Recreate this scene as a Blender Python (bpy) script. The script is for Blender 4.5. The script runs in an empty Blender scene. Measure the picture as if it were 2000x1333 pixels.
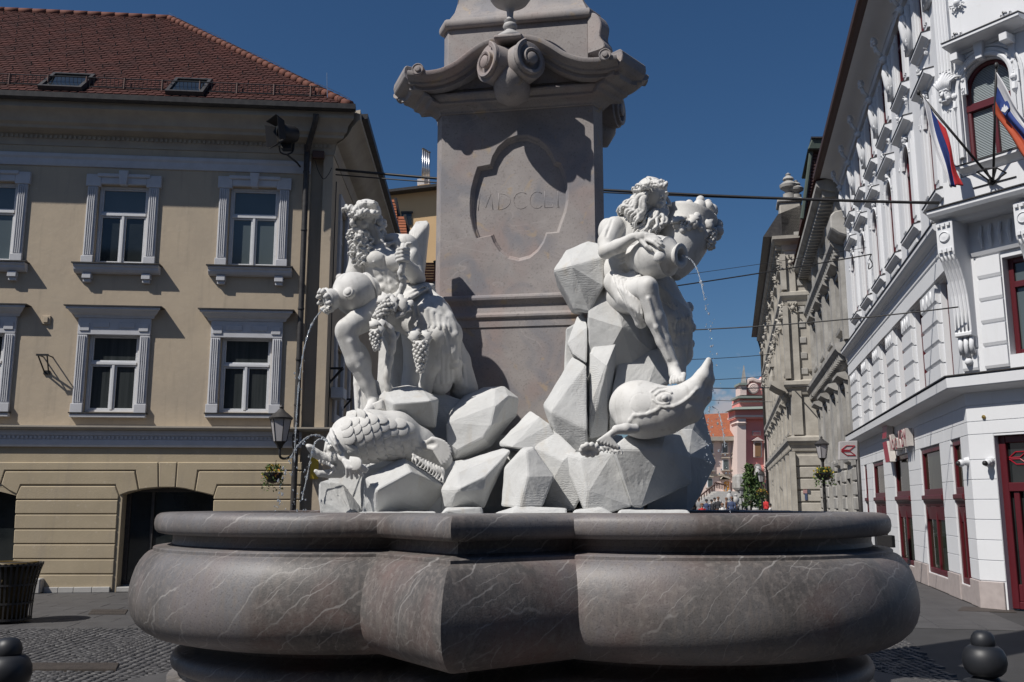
import bpy, bmesh, math, random
import numpy as np
from mathutils import Vector, Matrix, geometry

random.seed(7)
rng = np.random.RandomState(7)
R = math.radians
PI = math.pi
scene = bpy.context.scene
COL = scene.collection

# ------------------------------------------------------------------ camera
EYE = 1.75
FPX = 1833.0                       # focal length in pixels of the 2000 px wide photograph
HORIZON = 984.0
PITCH = math.atan((HORIZON - 666.5) / FPX)
cam_data = bpy.data.cameras.new('camera')
cam_data.sensor_width = 36.0
cam_data.lens = FPX / 2000.0 * 36.0
cam_data.clip_start = 0.1
cam_data.clip_end = 3000.0
cam = bpy.data.objects.new('camera', cam_data)
COL.objects.link(cam)
cam.location = (0, 0, EYE)
cam.rotation_euler = (PI / 2 + PITCH, 0, 0)
scene.camera = cam

# ------------------------------------------------------------------ sky and sun
SUN_AZ = R(215.0)                  # direction towards the sun, counter-clockwise from +X
SUN_EL = R(50.0)
world = bpy.data.worlds.new('World')
scene.world = world
world.use_nodes = True
wn = world.node_tree
wn.nodes.clear()
w_out = wn.nodes.new('ShaderNodeOutputWorld')
w_bg = wn.nodes.new('ShaderNodeBackground')
w_sky = wn.nodes.new('ShaderNodeTexSky')
w_sky.sky_type = 'NISHITA'
w_sky.sun_disc = False
w_sky.sun_elevation = SUN_EL
w_sky.sun_rotation = math.atan2(math.cos(SUN_AZ), math.sin(SUN_AZ))
w_sky.altitude = 300
w_sky.air_density = 1.0
w_sky.dust_density = 0.9
w_sky.ozone_density = 6.0
CLOUD_OFF = (1.3, 0.0, 0.0)
SKY_STRENGTH = 0.062
w_bg.inputs['Strength'].default_value = SKY_STRENGTH
# low cumulus along the horizon, by direction
w_tc = wn.nodes.new('ShaderNodeTexCoord')
w_sep = wn.nodes.new('ShaderNodeSeparateXYZ'); wn.links.new(w_tc.outputs['Generated'], w_sep.inputs[0])
w_map = wn.nodes.new('ShaderNodeMapping'); w_map.inputs['Location'].default_value = CLOUD_OFF; w_map.inputs['Rotation'].default_value = (0, 0, R(-8)); w_map.inputs['Scale'].default_value = (1, 1, 1.5)
wn.links.new(w_tc.outputs['Generated'], w_map.inputs['Vector'])
w_n = wn.nodes.new('ShaderNodeTexNoise'); w_n.inputs['Scale'].default_value = 11; w_n.inputs['Detail'].default_value = 7; w_n.inputs['Roughness'].default_value = 0.55
wn.links.new(w_map.outputs[0], w_n.inputs['Vector'])
w_h = wn.nodes.new('ShaderNodeMapRange'); w_h.inputs[1].default_value = 0.04; w_h.inputs[2].default_value = 0.17; w_h.inputs[3].default_value = 0.16; w_h.inputs[4].default_value = -0.20
wn.links.new(w_sep.outputs['Z'], w_h.inputs[0])
w_add = wn.nodes.new('ShaderNodeMath'); w_add.operation = 'ADD'; wn.links.new(w_n.outputs['Fac'], w_add.inputs[0]); wn.links.new(w_h.outputs[0], w_add.inputs[1])
w_m = wn.nodes.new('ShaderNodeMapRange'); w_m.interpolation_type = 'SMOOTHSTEP'; w_m.inputs[1].default_value = 0.50; w_m.inputs[2].default_value = 0.60; w_m.inputs[4].default_value = 0.8
wn.links.new(w_add.outputs[0], w_m.inputs[0])
w_mix = wn.nodes.new('ShaderNodeMix'); w_mix.data_type = 'RGBA'
w_hs = wn.nodes.new('ShaderNodeHueSaturation'); w_hs.inputs['Saturation'].default_value = 1.14; wn.links.new(w_sky.outputs[0], w_hs.inputs['Color']); wn.links.new(w_hs.outputs[0], w_mix.inputs[6]); w_mix.inputs[7].default_value = (7.2, 6.6, 6.9, 1)
wn.links.new(w_m.outputs[0], w_mix.inputs[0])
wn.links.new(w_mix.outputs[2], w_bg.inputs['Color'])
wn.links.new(w_bg.outputs[0], w_out.inputs['Surface'])

sun_data = bpy.data.lights.new('sun', 'SUN')
sun_data.energy = 5.0
sun_data.angle = R(0.5)
sun_data.color = (1.0, 0.955, 0.89)
sun = bpy.data.objects.new('sun', sun_data)
COL.objects.link(sun)
SUN_DIR = Vector((math.cos(SUN_AZ) * math.cos(SUN_EL), math.sin(SUN_AZ) * math.cos(SUN_EL), math.sin(SUN_EL)))
sun.rotation_euler = SUN_DIR.to_track_quat('Z', 'Y').to_euler()
sun.location = (-20, -10, 30)

scene.view_settings.view_transform = 'Standard'
scene.view_settings.look = 'None'
scene.view_settings.gamma = 1.0
scene.view_settings.use_curve_mapping = False
scene.view_settings.exposure = 0.0
scene.render.engine = 'CYCLES'
scene.cycles.max_bounces = 6
scene.cycles.use_denoising = True

# ------------------------------------------------------------------ measuring
_CP, _SP = math.cos(PITCH), math.sin(PITCH)

def ray(px, py):
    """direction from the eye for a measured bearing (given in photograph pixels)"""
    x = (px - 1000.0) / FPX
    v = (666.5 - py) / FPX
    return Vector((x, _CP - v * _SP, _SP + v * _CP))

def at(px, py, Y):
    d = ray(px, py)
    t = Y / d.y
    return Vector((d.x * t, Y, EYE + d.z * t))

def ground(px, py, z=0.0):
    d = ray(px, py)
    t = (z - EYE) / d.z
    return Vector((d.x * t, d.y * t, z))

class Fac:
    """an upright facade: O on the ground, U along it, N out of it"""
    def __init__(s, O, ang, flip=1):
        s.O = Vector((O[0], O[1], 0.0))
        s.U = Vector((math.cos(ang), math.sin(ang), 0))
        s.N = Vector((s.U.y, -s.U.x, 0)) * flip
        s.ang = ang
    def uz(s, px, py, d=0.0):
        r = ray(px, py)
        e = Vector((0, 0, EYE))
        t = (s.O + s.N * d - e).dot(s.N) / r.dot(s.N)
        p = e + r * t - s.O
        return p.dot(s.U), p.z
    def u(s, px, py, d=0.0): return s.uz(px, py, d)[0]
    def z(s, px, py, d=0.0): return s.uz(px, py, d)[1]
    def p(s, u, d, z):
        q = s.O + s.U * u + s.N * d
        return Vector((q.x, q.y, z))

# ------------------------------------------------------------------ mesh building
class MB:
    def __init__(s):
        s.v = []; s.f = []; s.mi = []; s.cur = 0
    def add(s, vs, fs):
        o = len(s.v)
        s.v.extend([tuple(x) for x in vs])
        for f in fs:
            s.f.append(tuple(i + o for i in f)); s.mi.append(s.cur)
        return s
    def hexa(s, p):
        """8 points: bottom 0-3 counter-clockwise, top 4-7"""
        return s.add(p, [(3, 2, 1, 0), (4, 5, 6, 7), (0, 1, 5, 4), (1, 2, 6, 5), (2, 3, 7, 6), (3, 0, 4, 7)])
    def box(s, x0, x1, y0, y1, z0, z1):
        return s.hexa([(x0, y0, z0), (x1, y0, z0), (x1, y1, z0), (x0, y1, z0), (x0, y0, z1), (x1, y0, z1), (x1, y1, z1), (x0, y1, z1)])
    def fbox(s, F, u0, u1, d0, d1, z0, z1):
        p = F.p
        return s.hexa([p(u0, d1, z0), p(u1, d1, z0), p(u1, d0, z0), p(u0, d0, z0), p(u0, d1, z1), p(u1, d1, z1), p(u1, d0, z1), p(u0, d0, z1)])
    def prism(s, pts, off):
        """polygon pts extruded by vector off, caps included"""
        n = len(pts); off = Vector(off)
        a = [Vector(q) for q in pts]; b = [q + off for q in a]
        return s.add(a + b, [tuple(range(n - 1, -1, -1)), tuple(range(n, 2 * n))] + [(i, (i + 1) % n, n + (i + 1) % n, n + i) for i in range(n)])
    def fprism(s, F, uz, d0, d1):
        a = [F.p(u, d1, z) for u, z in uz]
        return s.prism(a, F.N * (d0 - d1))
    def fprofile(s, F, prof, u0, u1, m0=0.0, m1=0.0):
        """profile [(d,z)..] swept along the facade from u0 to u1; m = mitre slope at each end"""
        n = len(prof)
        a = [F.p(u0 - m0 * d, d, z) for d, z in prof]
        b = [F.p(u1 + m1 * d, d, z) for d, z in prof]
        return s.add(a + b, [tuple(range(n)), tuple(range(2 * n - 1, n - 1, -1))] + [(i, n + i, n + (i + 1) % n, (i + 1) % n) for i in range(n)])
    def loft(s, rings, cap0=True, cap1=True, closed=True):
        n = len(rings[0]); vs = [q for r in rings for q in r]; fs = []
        for k in range(len(rings) - 1):
            for i in range(n if closed else n - 1):
                j = (i + 1) % n
                fs.append((k * n + i, k * n + j, (k + 1) * n + j, (k + 1) * n + i))
        if cap0: fs.append(tuple(range(n - 1, -1, -1)))
        if cap1: fs.append(tuple(range((len(rings) - 1) * n, len(rings) * n)))
        return s.add(vs, fs)
    def lathe(s, prof, c, axis=(0, 0, 1), n=24):
        """prof [(r,h)..] turned about axis through c"""
        ax = Vector(axis).normalized()
        q = ax.to_track_quat('Z', 'Y')
        c = Vector(c)
        rings = []
        for r, h in prof:
            rings.append([c + q @ Vector((r * math.cos(2 * PI * i / n), r * math.sin(2 * PI * i / n), h)) for i in range(n)])
        return s.loft(rings)
    def tube(s, pts, r, n=8):
        pts = [Vector(p) for p in pts]
        if not hasattr(r, '__len__'): r = [r] * len(pts)
        rings = []; up = Vector((0.123, 0.31, 0.94)); side = None
        for i, p in enumerate(pts):
            t = (pts[min(i + 1, len(pts) - 1)] - pts[max(i - 1, 0)]).normalized()
            if side is None: side = t.cross(up).normalized()
            side = (side - t * side.dot(t)).normalized()
            w = t.cross(side)
            rings.append([p + side * (r[i] * math.cos(2 * PI * k / n)) + w * (r[i] * math.sin(2 * PI * k / n)) for k in range(n)])
        return s.loft(rings)
    def ball(s, c, r, n=8, m=6, sq=(1, 1, 1)):
        c = Vector(c); rings = []
        for j in range(1, m):
            a = PI * j / m
            rings.append([c + Vector((r * sq[0] * math.sin(a) * math.cos(2 * PI * i / n), r * sq[1] * math.sin(a) * math.sin(2 * PI * i / n), -r * sq[2] * math.cos(a))) for i in range(n)])
        o = len(s.v)
        s.loft(rings, False, False)
        b = len(s.v)
        s.v.append(tuple(c + Vector((0, 0, -r * sq[2])))); s.v.append(tuple(c + Vector((0, 0, r * sq[2]))))
        last = o + (m - 2) * n
        for i in range(n):
            s.f.append((b, o + (i + 1) % n, o + i)); s.mi.append(s.cur)
            s.f.append((b + 1, last + i, last + (i + 1) % n)); s.mi.append(s.cur)
        return s
    def build(s, name, mat, parent=None, smooth=False, bevel=0, fix=True, segs=1):
        return mk(name, s.v, s.f, mat, parent, smooth, bevel, fix, s.mi if any(s.mi) else None, segs)

WL = {}
def wl(o): return WL.get(o.name, Vector((0, 0, 0)))

def mk(name, verts, faces, mat, parent=None, smooth=False, bevel=0, fix=True, mi=None, segs=1):
    """verts in world space; top-level meshes get their origin at their base, children share their parent's origin"""
    V = np.array(verts, dtype=float).reshape(-1, 3)
    if parent is not None:
        loc = wl(parent)
    else:
        lo, hi = V.min(0), V.max(0)
        loc = Vector(((lo[0] + hi[0]) / 2, (lo[1] + hi[1]) / 2, lo[2]))
    V = V - np.array(loc)
    me = bpy.data.meshes.new(name)
    if isinstance(faces, np.ndarray):
        n, k = faces.shape
        me.vertices.add(len(V)); me.vertices.foreach_set('co', V.astype(np.float32).ravel())
        me.loops.add(n * k); me.loops.foreach_set('vertex_index', faces.astype(np.int32).ravel())
        me.polygons.add(n); me.polygons.foreach_set('loop_start', (np.arange(n) * k).astype(np.int32))
        me.update(calc_edges=True); me.validate()
    else:
        me.from_pydata([tuple(x) for x in V], [], faces)
        if fix:
            bm = bmesh.new(); bm.from_mesh(me)
            bmesh.ops.recalc_face_normals(bm, faces=bm.faces[:])
            bm.to_mesh(me); bm.free()
        me.update()
    mats = mat if isinstance(mat, (list, tuple)) else [mat]
    for m in mats: me.materials.append(m)
    if mi is not None: me.polygons.foreach_set('material_index', mi)
    if smooth: me.polygons.foreach_set('use_smooth', [True] * len(me.polygons))
    o = bpy.data.objects.new(name, me)
    COL.objects.link(o)
    WL[o.name] = Vector(loc)
    if parent is not None: o.parent = parent
    else: o.location = loc
    if bevel:
        b = o.modifiers.new('bevel', 'BEVEL'); b.width = bevel; b.segments = segs; b.limit_method = 'ANGLE'; b.angle_limit = R(35)
        if segs > 1: me.polygons.foreach_set('use_smooth', [True] * len(me.polygons)); b.harden_normals = True
    return o

def smooth_angle(o, deg=35):
    me = o.data
    me.polygons.foreach_set('use_smooth', [True] * len(me.polygons))
    me.set_sharp_from_angle(angle=R(deg))
    return o

def thing(name, label, cat, loc, group=None):
    o = bpy.data.objects.new(name, None)
    COL.objects.link(o); o.location = loc; o.empty_display_size = 0.2
    WL[o.name] = Vector(loc)
    return tag(o, label, cat, group)

def tag(o, label=None, cat=None, group=None, kind=None):
    if label: o['label'] = label
    if cat: o['category'] = cat
    if group: o['group'] = group
    if kind: o['kind'] = kind
    return o

def lab(o, label): o['label'] = label; return o

# ------------------------------------------------------------------ materials
def mat(name, base, rough=0.7, var=0.0, scale=4.0, var_col=None, bump=0.0, bump_scale=40.0, spec=0.4, metal=0.0, stretch=(1, 1, 1), detail=6.0, extra=None):
    """principled material; base mixed towards var_col by noise, bump by finer noise"""
    m = bpy.data.materials.new(name); m.use_nodes = True
    nt = m.node_tree; N = nt.nodes; L = nt.links
    b = N['Principled BSDF']
    b.inputs['Roughness'].default_value = rough
    b.inputs['Metallic'].default_value = metal
    b.inputs['Specular IOR Level'].default_value = spec
    b.inputs['Base Color'].default_value = (*base, 1)
    tc = N.new('ShaderNodeTexCoord'); mp = N.new('ShaderNodeMapping')
    mp.inputs['Scale'].default_value = stretch
    L.new(tc.outputs['Object'], mp.inputs['Vector'])
    out = None
    if var > 0:
        n = N.new('ShaderNodeTexNoise'); n.inputs['Scale'].default_value = scale; n.inputs['Detail'].default_value = detail; n.inputs['Roughness'].default_value = 0.6
        L.new(mp.outputs[0], n.inputs['Vector'])
        r = N.new('ShaderNodeMapRange'); r.inputs[1].default_value = 0.35; r.inputs[2].default_value = 0.65; r.inputs[3].default_value = 0; r.inputs[4].default_value = var
        L.new(n.outputs['Fac'], r.inputs[0])
        mx = N.new('ShaderNodeMix'); mx.data_type = 'RGBA'
        mx.inputs[6].default_value = (*base, 1)
        vc = var_col or tuple(c * 0.6 for c in base)
        mx.inputs[7].default_value = (*vc, 1)
        L.new(r.outputs[0], mx.inputs[0])
        out = mx.outputs[2]
        L.new(out, b.inputs['Base Color'])
    if bump > 0:
        n2 = N.new('ShaderNodeTexNoise'); n2.inputs['Scale'].default_value = bump_scale; n2.inputs['Detail'].default_value = 5
        L.new(mp.outputs[0], n2.inputs['Vector'])
        bp = N.new('ShaderNodeBump'); bp.inputs['Strength'].default_value = bump; bp.inputs['Distance'].default_value = 0.01
        L.new(n2.outputs['Fac'], bp.inputs['Height'])
        L.new(bp.outputs[0], b.inputs['Normal'])
    if extra: extra(nt, b, mp, out)
    return m

def mix_layer(nt, col_socket, base, fac_socket, col):
    mx = nt.nodes.new('ShaderNodeMix'); mx.data_type = 'RGBA'
    if col_socket: nt.links.new(col_socket, mx.inputs[6])
    else: mx.inputs[6].default_value = (*base, 1)
    mx.inputs[7].default_value = (*col, 1)
    nt.links.new(fac_socket, mx.inputs[0])
    return mx.outputs[2]

def noise_mask(nt, vec, scale, lo, hi, detail=5, dist=0.0, amount=1.0):
    n = nt.nodes.new('ShaderNodeTexNoise'); n.inputs['Scale'].default_value = scale; n.inputs['Detail'].default_value = detail; n.inputs['Distortion'].default_value = dist
    nt.links.new(vec, n.inputs['Vector'])
    r = nt.nodes.new('ShaderNodeMapRange'); r.inputs[1].default_value = lo; r.inputs[2].default_value = hi; r.inputs[4].default_value = amount
    nt.links.new(n.outputs['Fac'], r.inputs[0])
    return r.outputs[0]

def veins(nt, vec, scale, width, amount, rot=(0.5, 0.6, 0.3), stretch=(1, 1, 5), dist=0.35):
    """thin bright veins: ridged noise on stretched coordinates"""
    mp = nt.nodes.new('ShaderNodeMapping'); mp.inputs['Rotation'].default_value = rot; mp.inputs['Scale'].default_value = stretch
    nt.links.new(vec, mp.inputs['Vector'])
    n = nt.nodes.new('ShaderNodeTexNoise'); n.inputs['Scale'].default_value = scale; n.inputs['Detail'].default_value = 2; n.inputs['Distortion'].default_value = dist
    nt.links.new(mp.outputs[0], n.inputs['Vector'])
    s = nt.nodes.new('ShaderNodeMath'); s.operation = 'SUBTRACT'; s.inputs[1].default_value = 0.5
    nt.links.new(n.outputs['Fac'], s.inputs[0])
    a = nt.nodes.new('ShaderNodeMath'); a.operation = 'ABSOLUTE'; nt.links.new(s.outputs[0], a.inputs[0])
    r = nt.nodes.new('ShaderNodeMapRange'); r.inputs[1].default_value = 0; r.inputs[2].default_value = width; r.inputs[3].default_value = amount; r.inputs[4].default_value = 0
    nt.links.new(a.outputs[0], r.inputs[0])
    m = noise_mask(nt, vec, scale * 0.7, 0.5, 0.62)
    mu = nt.nodes.new('ShaderNodeMath'); mu.operation = 'MULTIPLY'
    nt.links.new(r.outputs[0], mu.inputs[0]); nt.links.new(m, mu.inputs[1])
    return mu.outputs[0]

def x_basin(nt, b, mp, out):
    v = mp.outputs[0]
    c = mix_layer(nt, out, None, noise_mask(nt, v, 1.1, 0.47, 0.62, 7, 0.5, 0.7), (0.185, 0.118, 0.104))
    c = mix_layer(nt, c, None, noise_mask(nt, v, 0.8, 0.47, 0.63, 7, 0.8, 0.75), (0.165, 0.162, 0.17))
    c = mix_layer(nt, c, None, noise_mask(nt, v, 28, 0.52, 0.68, 5, 0.3, 0.55), (0.20, 0.18, 0.168))
    c = mix_layer(nt, c, None, noise_mask(nt, v, 95, 0.55, 0.7, 3, 0.2, 0.5), (0.04, 0.034, 0.031))
    mp2 = nt.nodes.new('ShaderNodeMapping'); mp2.inputs['Scale'].default_value = (9, 9, 0.8)
    nt.links.new(v, mp2.inputs['Vector'])
    c = mix_layer(nt, c, None, noise_mask(nt, mp2.outputs[0], 3.2, 0.5, 0.66, 6, 0.2, 0.5), (0.16, 0.14, 0.128))
    for rot, sc, lo, amt, ms in (((0.3, -0.95, -0.2), 2.2, 0.985, 0.5, 2.4), ((0.2, -0.75, 0.3), 3.7, 0.99, 0.4, 3.1), ((0.5, -1.2, 0.4), 1.3, 0.992, 0.35, 1.7)):
        m3 = nt.nodes.new('ShaderNodeMapping'); m3.inputs['Rotation'].default_value = rot; nt.links.new(v, m3.inputs['Vector'])
        w = nt.nodes.new('ShaderNodeTexWave'); w.inputs['Scale'].default_value = sc; w.inputs['Distortion'].default_value = 5.0; w.inputs['Detail'].default_value = 4; w.inputs['Detail Scale'].default_value = 0.9; w.inputs['Detail Roughness'].default_value = 0.6
        nt.links.new(m3.outputs[0], w.inputs['Vector'])
        r = nt.nodes.new('ShaderNodeMapRange'); r.inputs[1].default_value = lo; r.inputs[2].default_value = 1.0; r.inputs[4].default_value = amt
        nt.links.new(w.outputs['Fac'], r.inputs[0])
        mu = nt.nodes.new('ShaderNodeMath'); mu.operation = 'MULTIPLY'; nt.links.new(r.outputs[0], mu.inputs[0]); nt.links.new(noise_mask(nt, v, ms, 0.5, 0.6, 4), mu.inputs[1])
        c = mix_layer(nt, c, None, mu.outputs[0], (0.36, 0.345, 0.335))
    nt.links.new(c, b.inputs['Base Color'])
def x_obelisk(nt, b, mp, out):
    v = mp.outputs[0]
    c = mix_layer(nt, out, None, noise_mask(nt, v, 1.7, 0.5, 0.66, 7, 0.6, 0.6), (0.285, 0.21, 0.195))
    c = mix_layer(nt, c, None, noise_mask(nt, v, 2.6, 0.5, 0.66, 7, 0.9, 0.7), (0.185, 0.19, 0.215))
    c = mix_layer(nt, c, None, noise_mask(nt, v, 7, 0.62, 0.70, 5, 0.6, 0.6), (0.38, 0.29, 0.19))
    c = mix_layer(nt, c, None, veins(nt, v, 2.2, 0.012, 0.45, (0.3, 0.8, 0.2), (1, 1, 2)), (0.40, 0.37, 0.36))
    c = mix_layer(nt, c, None, noise_mask(nt, v, 60, 0.56, 0.72, 3, 0.2, 0.5), (0.14, 0.12, 0.115))
    nt.links.new(c, b.inputs['Base Color'])
def x_rock(nt, b, mp, out):
    """chisel strokes and stains on the pale boulders"""
    w = nt.nodes.new('ShaderNodeTexWave'); w.inputs['Scale'].default_value = 19; w.inputs['Distortion'].default_value = 7.0; w.inputs['Detail'].default_value = 3; w.inputs['Detail Scale'].default_value = 2
    w.bands_direction = 'Z'
    nt.links.new(mp.outputs[0], w.inputs['Vector'])
    mk_ = noise_mask(nt, mp.outputs[0], 1.9, 0.52, 0.62, 2, 0, 0.5)
    n = nt.nodes.new('ShaderNodeTexNoise'); n.inputs['Scale'].default_value = 45; n.inputs['Detail'].default_value = 6
    nt.links.new(mp.outputs[0], n.inputs['Vector'])
    mu = nt.nodes.new('ShaderNodeMath'); mu.operation = 'MULTIPLY'
    nt.links.new(w.outputs['Fac'], mu.inputs[0]); nt.links.new(mk_, mu.inputs[1])
    ad = nt.nodes.new('ShaderNodeMath'); ad.operation = 'ADD'
    nt.links.new(mu.outputs[0], ad.inputs[0]); nt.links.new(n.outputs['Fac'], ad.inputs[1])
    bp = nt.nodes.new('ShaderNodeBump'); bp.inputs['Strength'].default_value = 0.35; bp.inputs['Distance'].default_value = 0.007
    nt.links.new(ad.outputs[0], bp.inputs['Height']); nt.links.new(bp.outputs[0], b.inputs['Normal'])
    c = mix_layer(nt, out, None, noise_mask(nt, mp.outputs[0], 2.3, 0.52, 0.72, 5, 0.4, 0.4), (0.34, 0.35, 0.36))
    mp2 = nt.nodes.new('ShaderNodeMapping'); mp2.inputs['Scale'].default_value = (7, 7, 1)
    nt.links.new(mp.outputs[0], mp2.inputs['Vector'])
    c = mix_layer(nt, c, None, noise_mask(nt, mp2.outputs[0], 1.8, 0.58, 0.75, 5, 0.3, 0.35), (0.42, 0.37, 0.30))
    nt.links.new(c, b.inputs['Base Color'])
def x_statue(nt, b, mp, out):
    c = mix_layer(nt, out, None, noise_mask(nt, mp.outputs[0], 5, 0.52, 0.72, 5, 0.5, 0.4), (0.47, 0.45, 0.41))
    mp2 = nt.nodes.new('ShaderNodeMapping'); mp2.inputs['Scale'].default_value = (9, 9, 1.2)
    nt.links.new(mp.outputs[0], mp2.inputs['Vector'])
    c = mix_layer(nt, c, None, noise_mask(nt, mp2.outputs[0], 2.2, 0.55, 0.72, 5, 0.3, 0.5), (0.36, 0.355, 0.34))
    c = mix_layer(nt, c, None, noise_mask(nt, mp.outputs[0], 38, 0.6, 0.75, 4, 0.2, 0.4), (0.40, 0.39, 0.37))
    nt.links.new(c, b.inputs['Base Color'])

def x_stucco(nt, b, mp, out):
    c = mix_layer(nt, out, None, noise_mask(nt, mp.outputs[0], 0.7, 0.5, 0.7, 7, 0.8, 0.4), (0.36, 0.31, 0.25))
    mp2 = nt.nodes.new('ShaderNodeMapping'); mp2.inputs['Scale'].default_value = (5, 5, 0.45)
    nt.links.new(mp.outputs[0], mp2.inputs['Vector'])
    c = mix_layer(nt, c, None, noise_mask(nt, mp2.outputs[0], 1.5, 0.55, 0.75, 6, 0.2, 0.45), (0.31, 0.265, 0.21))
    c = mix_layer(nt, c, None, noise_mask(nt, mp.outputs[0], 14, 0.62, 0.72, 4, 0.4, 0.35), (0.52, 0.45, 0.36))
    nt.links.new(c, b.inputs['Base Color'])
def x_whitewash(nt, b, mp, out):
    mp2 = nt.nodes.new('ShaderNodeMapping'); mp2.inputs['Scale'].default_value = (6, 6, 0.5)
    nt.links.new(mp.outputs[0], mp2.inputs['Vector'])
    c = mix_layer(nt, out, None, noise_mask(nt, mp2.outputs[0], 1.6, 0.58, 0.78, 6, 0.2, 0.25), (0.50, 0.495, 0.48))
    c = mix_layer(nt, c, None, noise_mask(nt, mp.outputs[0], 9, 0.64, 0.76, 5, 0.4, 0.2), (0.52, 0.51, 0.49))
    nt.links.new(c, b.inputs['Base Color'])
M = {}
M['statue'] = mat('white_marble', (0.60, 0.595, 0.58), 0.62, 0.35, 3.0, (0.53, 0.525, 0.51), 0.12, 70, 0.3, extra=x_statue)
M['rock'] = mat('pale_rock', (0.53, 0.535, 0.53), 0.8, 0.5, 6.0, (0.44, 0.44, 0.435), spec=0.2, extra=x_rock)
M['basin'] = mat('brown_grey_marble', (0.080, 0.074, 0.071), 0.52, 0.8, 3.5, (0.128, 0.118, 0.114), 0.12, 80, 0.4, extra=x_basin)
M['obelisk'] = mat('pink_grey_limestone', (0.262, 0.238, 0.232), 0.66, 0.8, 4.0, (0.33, 0.305, 0.295), 0.12, 60, 0.35, extra=x_obelisk)
M['vase'] = mat('grey_white_limestone', (0.42, 0.41, 0.405), 0.6, 0.5, 8, (0.3, 0.29, 0.285), 0.1, 60, 0.4)
M['cream'] = mat('cream_stucco', (0.48, 0.40, 0.30), 0.9, 0.55, 1.3, (0.40, 0.335, 0.26), 0.35, 9, 0.15, extra=x_stucco)
M['creamg'] = mat('cream_rusticated_stucco', (0.42, 0.35, 0.245), 0.9, 0.6, 1.6, (0.34, 0.285, 0.20), 0.2, 30, 0.15, extra=x_stucco)
M['greypaint'] = mat('pale_grey_painted_trim', (0.53, 0.535, 0.56), 0.8, 0.5, 5, (0.43, 0.43, 0.445), 0.12, 40, 0.2)
M['greytrim'] = mat('weathered_cornice_paint', (0.40, 0.36, 0.30), 0.85, 0.7, 2.2, (0.30, 0.27, 0.235), 0.15, 30, 0.15)
M['frame'] = mat('white_window_paint', (0.62, 0.63, 0.65), 0.55, 0.2, 9, None, 0, 1, 0.35)
M['darkmetal'] = mat('dark_sheet_metal', (0.03, 0.028, 0.029), 0.5, 0.5, 8, (0.08, 0.075, 0.07), spec=0.4)
M['iron'] = mat('black_wrought_iron', (0.018, 0.018, 0.02), 0.5, 0.3, 20, (0.04, 0.035, 0.03), spec=0.4)
M['brownmetal'] = mat('brown_painted_iron', (0.09, 0.05, 0.04), 0.6, 0.3, 20)
M['tile'] = mat('red_clay_tile', (0.078, 0.028, 0.023), 0.85, 0.9, 2.2, (0.045, 0.02, 0.018), 0.3, 25, 0.2)
M['tile2'] = mat('bright_clay_tile', (0.34, 0.12, 0.06), 0.85, 0.8, 3.0, (0.22, 0.075, 0.045), 0.3, 25, 0.2)
M['ridge'] = mat('terracotta_ridge', (0.15, 0.06, 0.043), 0.8, 0.7, 4, (0.10, 0.043, 0.034), 0.2, 25, 0.2)
M['plinth'] = mat('pale_limestone_plinth', (0.42, 0.41, 0.39), 0.7, 0.6, 4, (0.32, 0.31, 0.30), 0.15, 40, 0.3)
M['black'] = mat('dark_interior', (0.012, 0.011, 0.01), 0.9)
M['white'] = mat('white_facade_paint', (0.655, 0.665, 0.685), 0.75, 0.5, 1.2, (0.60, 0.61, 0.63), 0.08, 30, 0.25, extra=x_whitewash)
M['pinkplinth'] = mat('pinkish_granite_plinth', (0.40, 0.35, 0.335), 0.6, 0.6, 7, (0.30, 0.26, 0.25), 0.1, 60, 0.3)
M['redframe'] = mat('oxblood_window_paint', (0.085, 0.008, 0.013), 0.4, 0.2, 12, None, 0, 1, 0.45)
M['greystone'] = mat('weathered_grey_stone', (0.39, 0.38, 0.36), 0.9, 0.9, 1.5, (0.24, 0.23, 0.215), 0.5, 12, 0.15)
M['beigestone'] = mat('beige_facade_stone', (0.45, 0.425, 0.38), 0.9, 0.9, 1.2, (0.29, 0.27, 0.24), 0.4, 10, 0.15)
M['orange'] = mat('apricot_stucco', (0.68, 0.47, 0.26), 0.9, 0.5, 1.0, (0.60, 0.41, 0.22), 0.1, 30, 0.15)
M['pink'] = mat('church_red_stucco', (0.74, 0.30, 0.27), 0.9, 0.5, 0.5, (0.66, 0.26, 0.235), 0.1, 10, 0.15)
M['palepink'] = mat('pale_pink_stucco', (0.64, 0.52, 0.475), 0.9, 0.4, 0.5, (0.56, 0.45, 0.41), 0.1, 10, 0.15)
M['copper'] = mat('green_copper', (0.24, 0.28, 0.25), 0.7, 0.5, 3, (0.18, 0.20, 0.18))
M['asphalt'] = mat('dark_stone_ground', (0.05, 0.049, 0.05), 0.75, 0.8, 1.5, (0.035, 0.034, 0.034), 0.4, 30, 0.35)
M['sett'] = mat('granite_setts', (0.075, 0.073, 0.075), 0.6, 0.9, 7, (0.045, 0.044, 0.046), 0.4, 70, 0.4)
M['slab'] = mat('grey_paving_slab', (0.078, 0.076, 0.077), 0.65, 0.8, 2.5, (0.056, 0.054, 0.055), 0.25, 60, 0.35)
M['rust'] = mat('rusty_cast_iron', (0.065, 0.054, 0.047), 0.7, 0.7, 10, (0.035, 0.03, 0.028), 0.3, 60)

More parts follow.
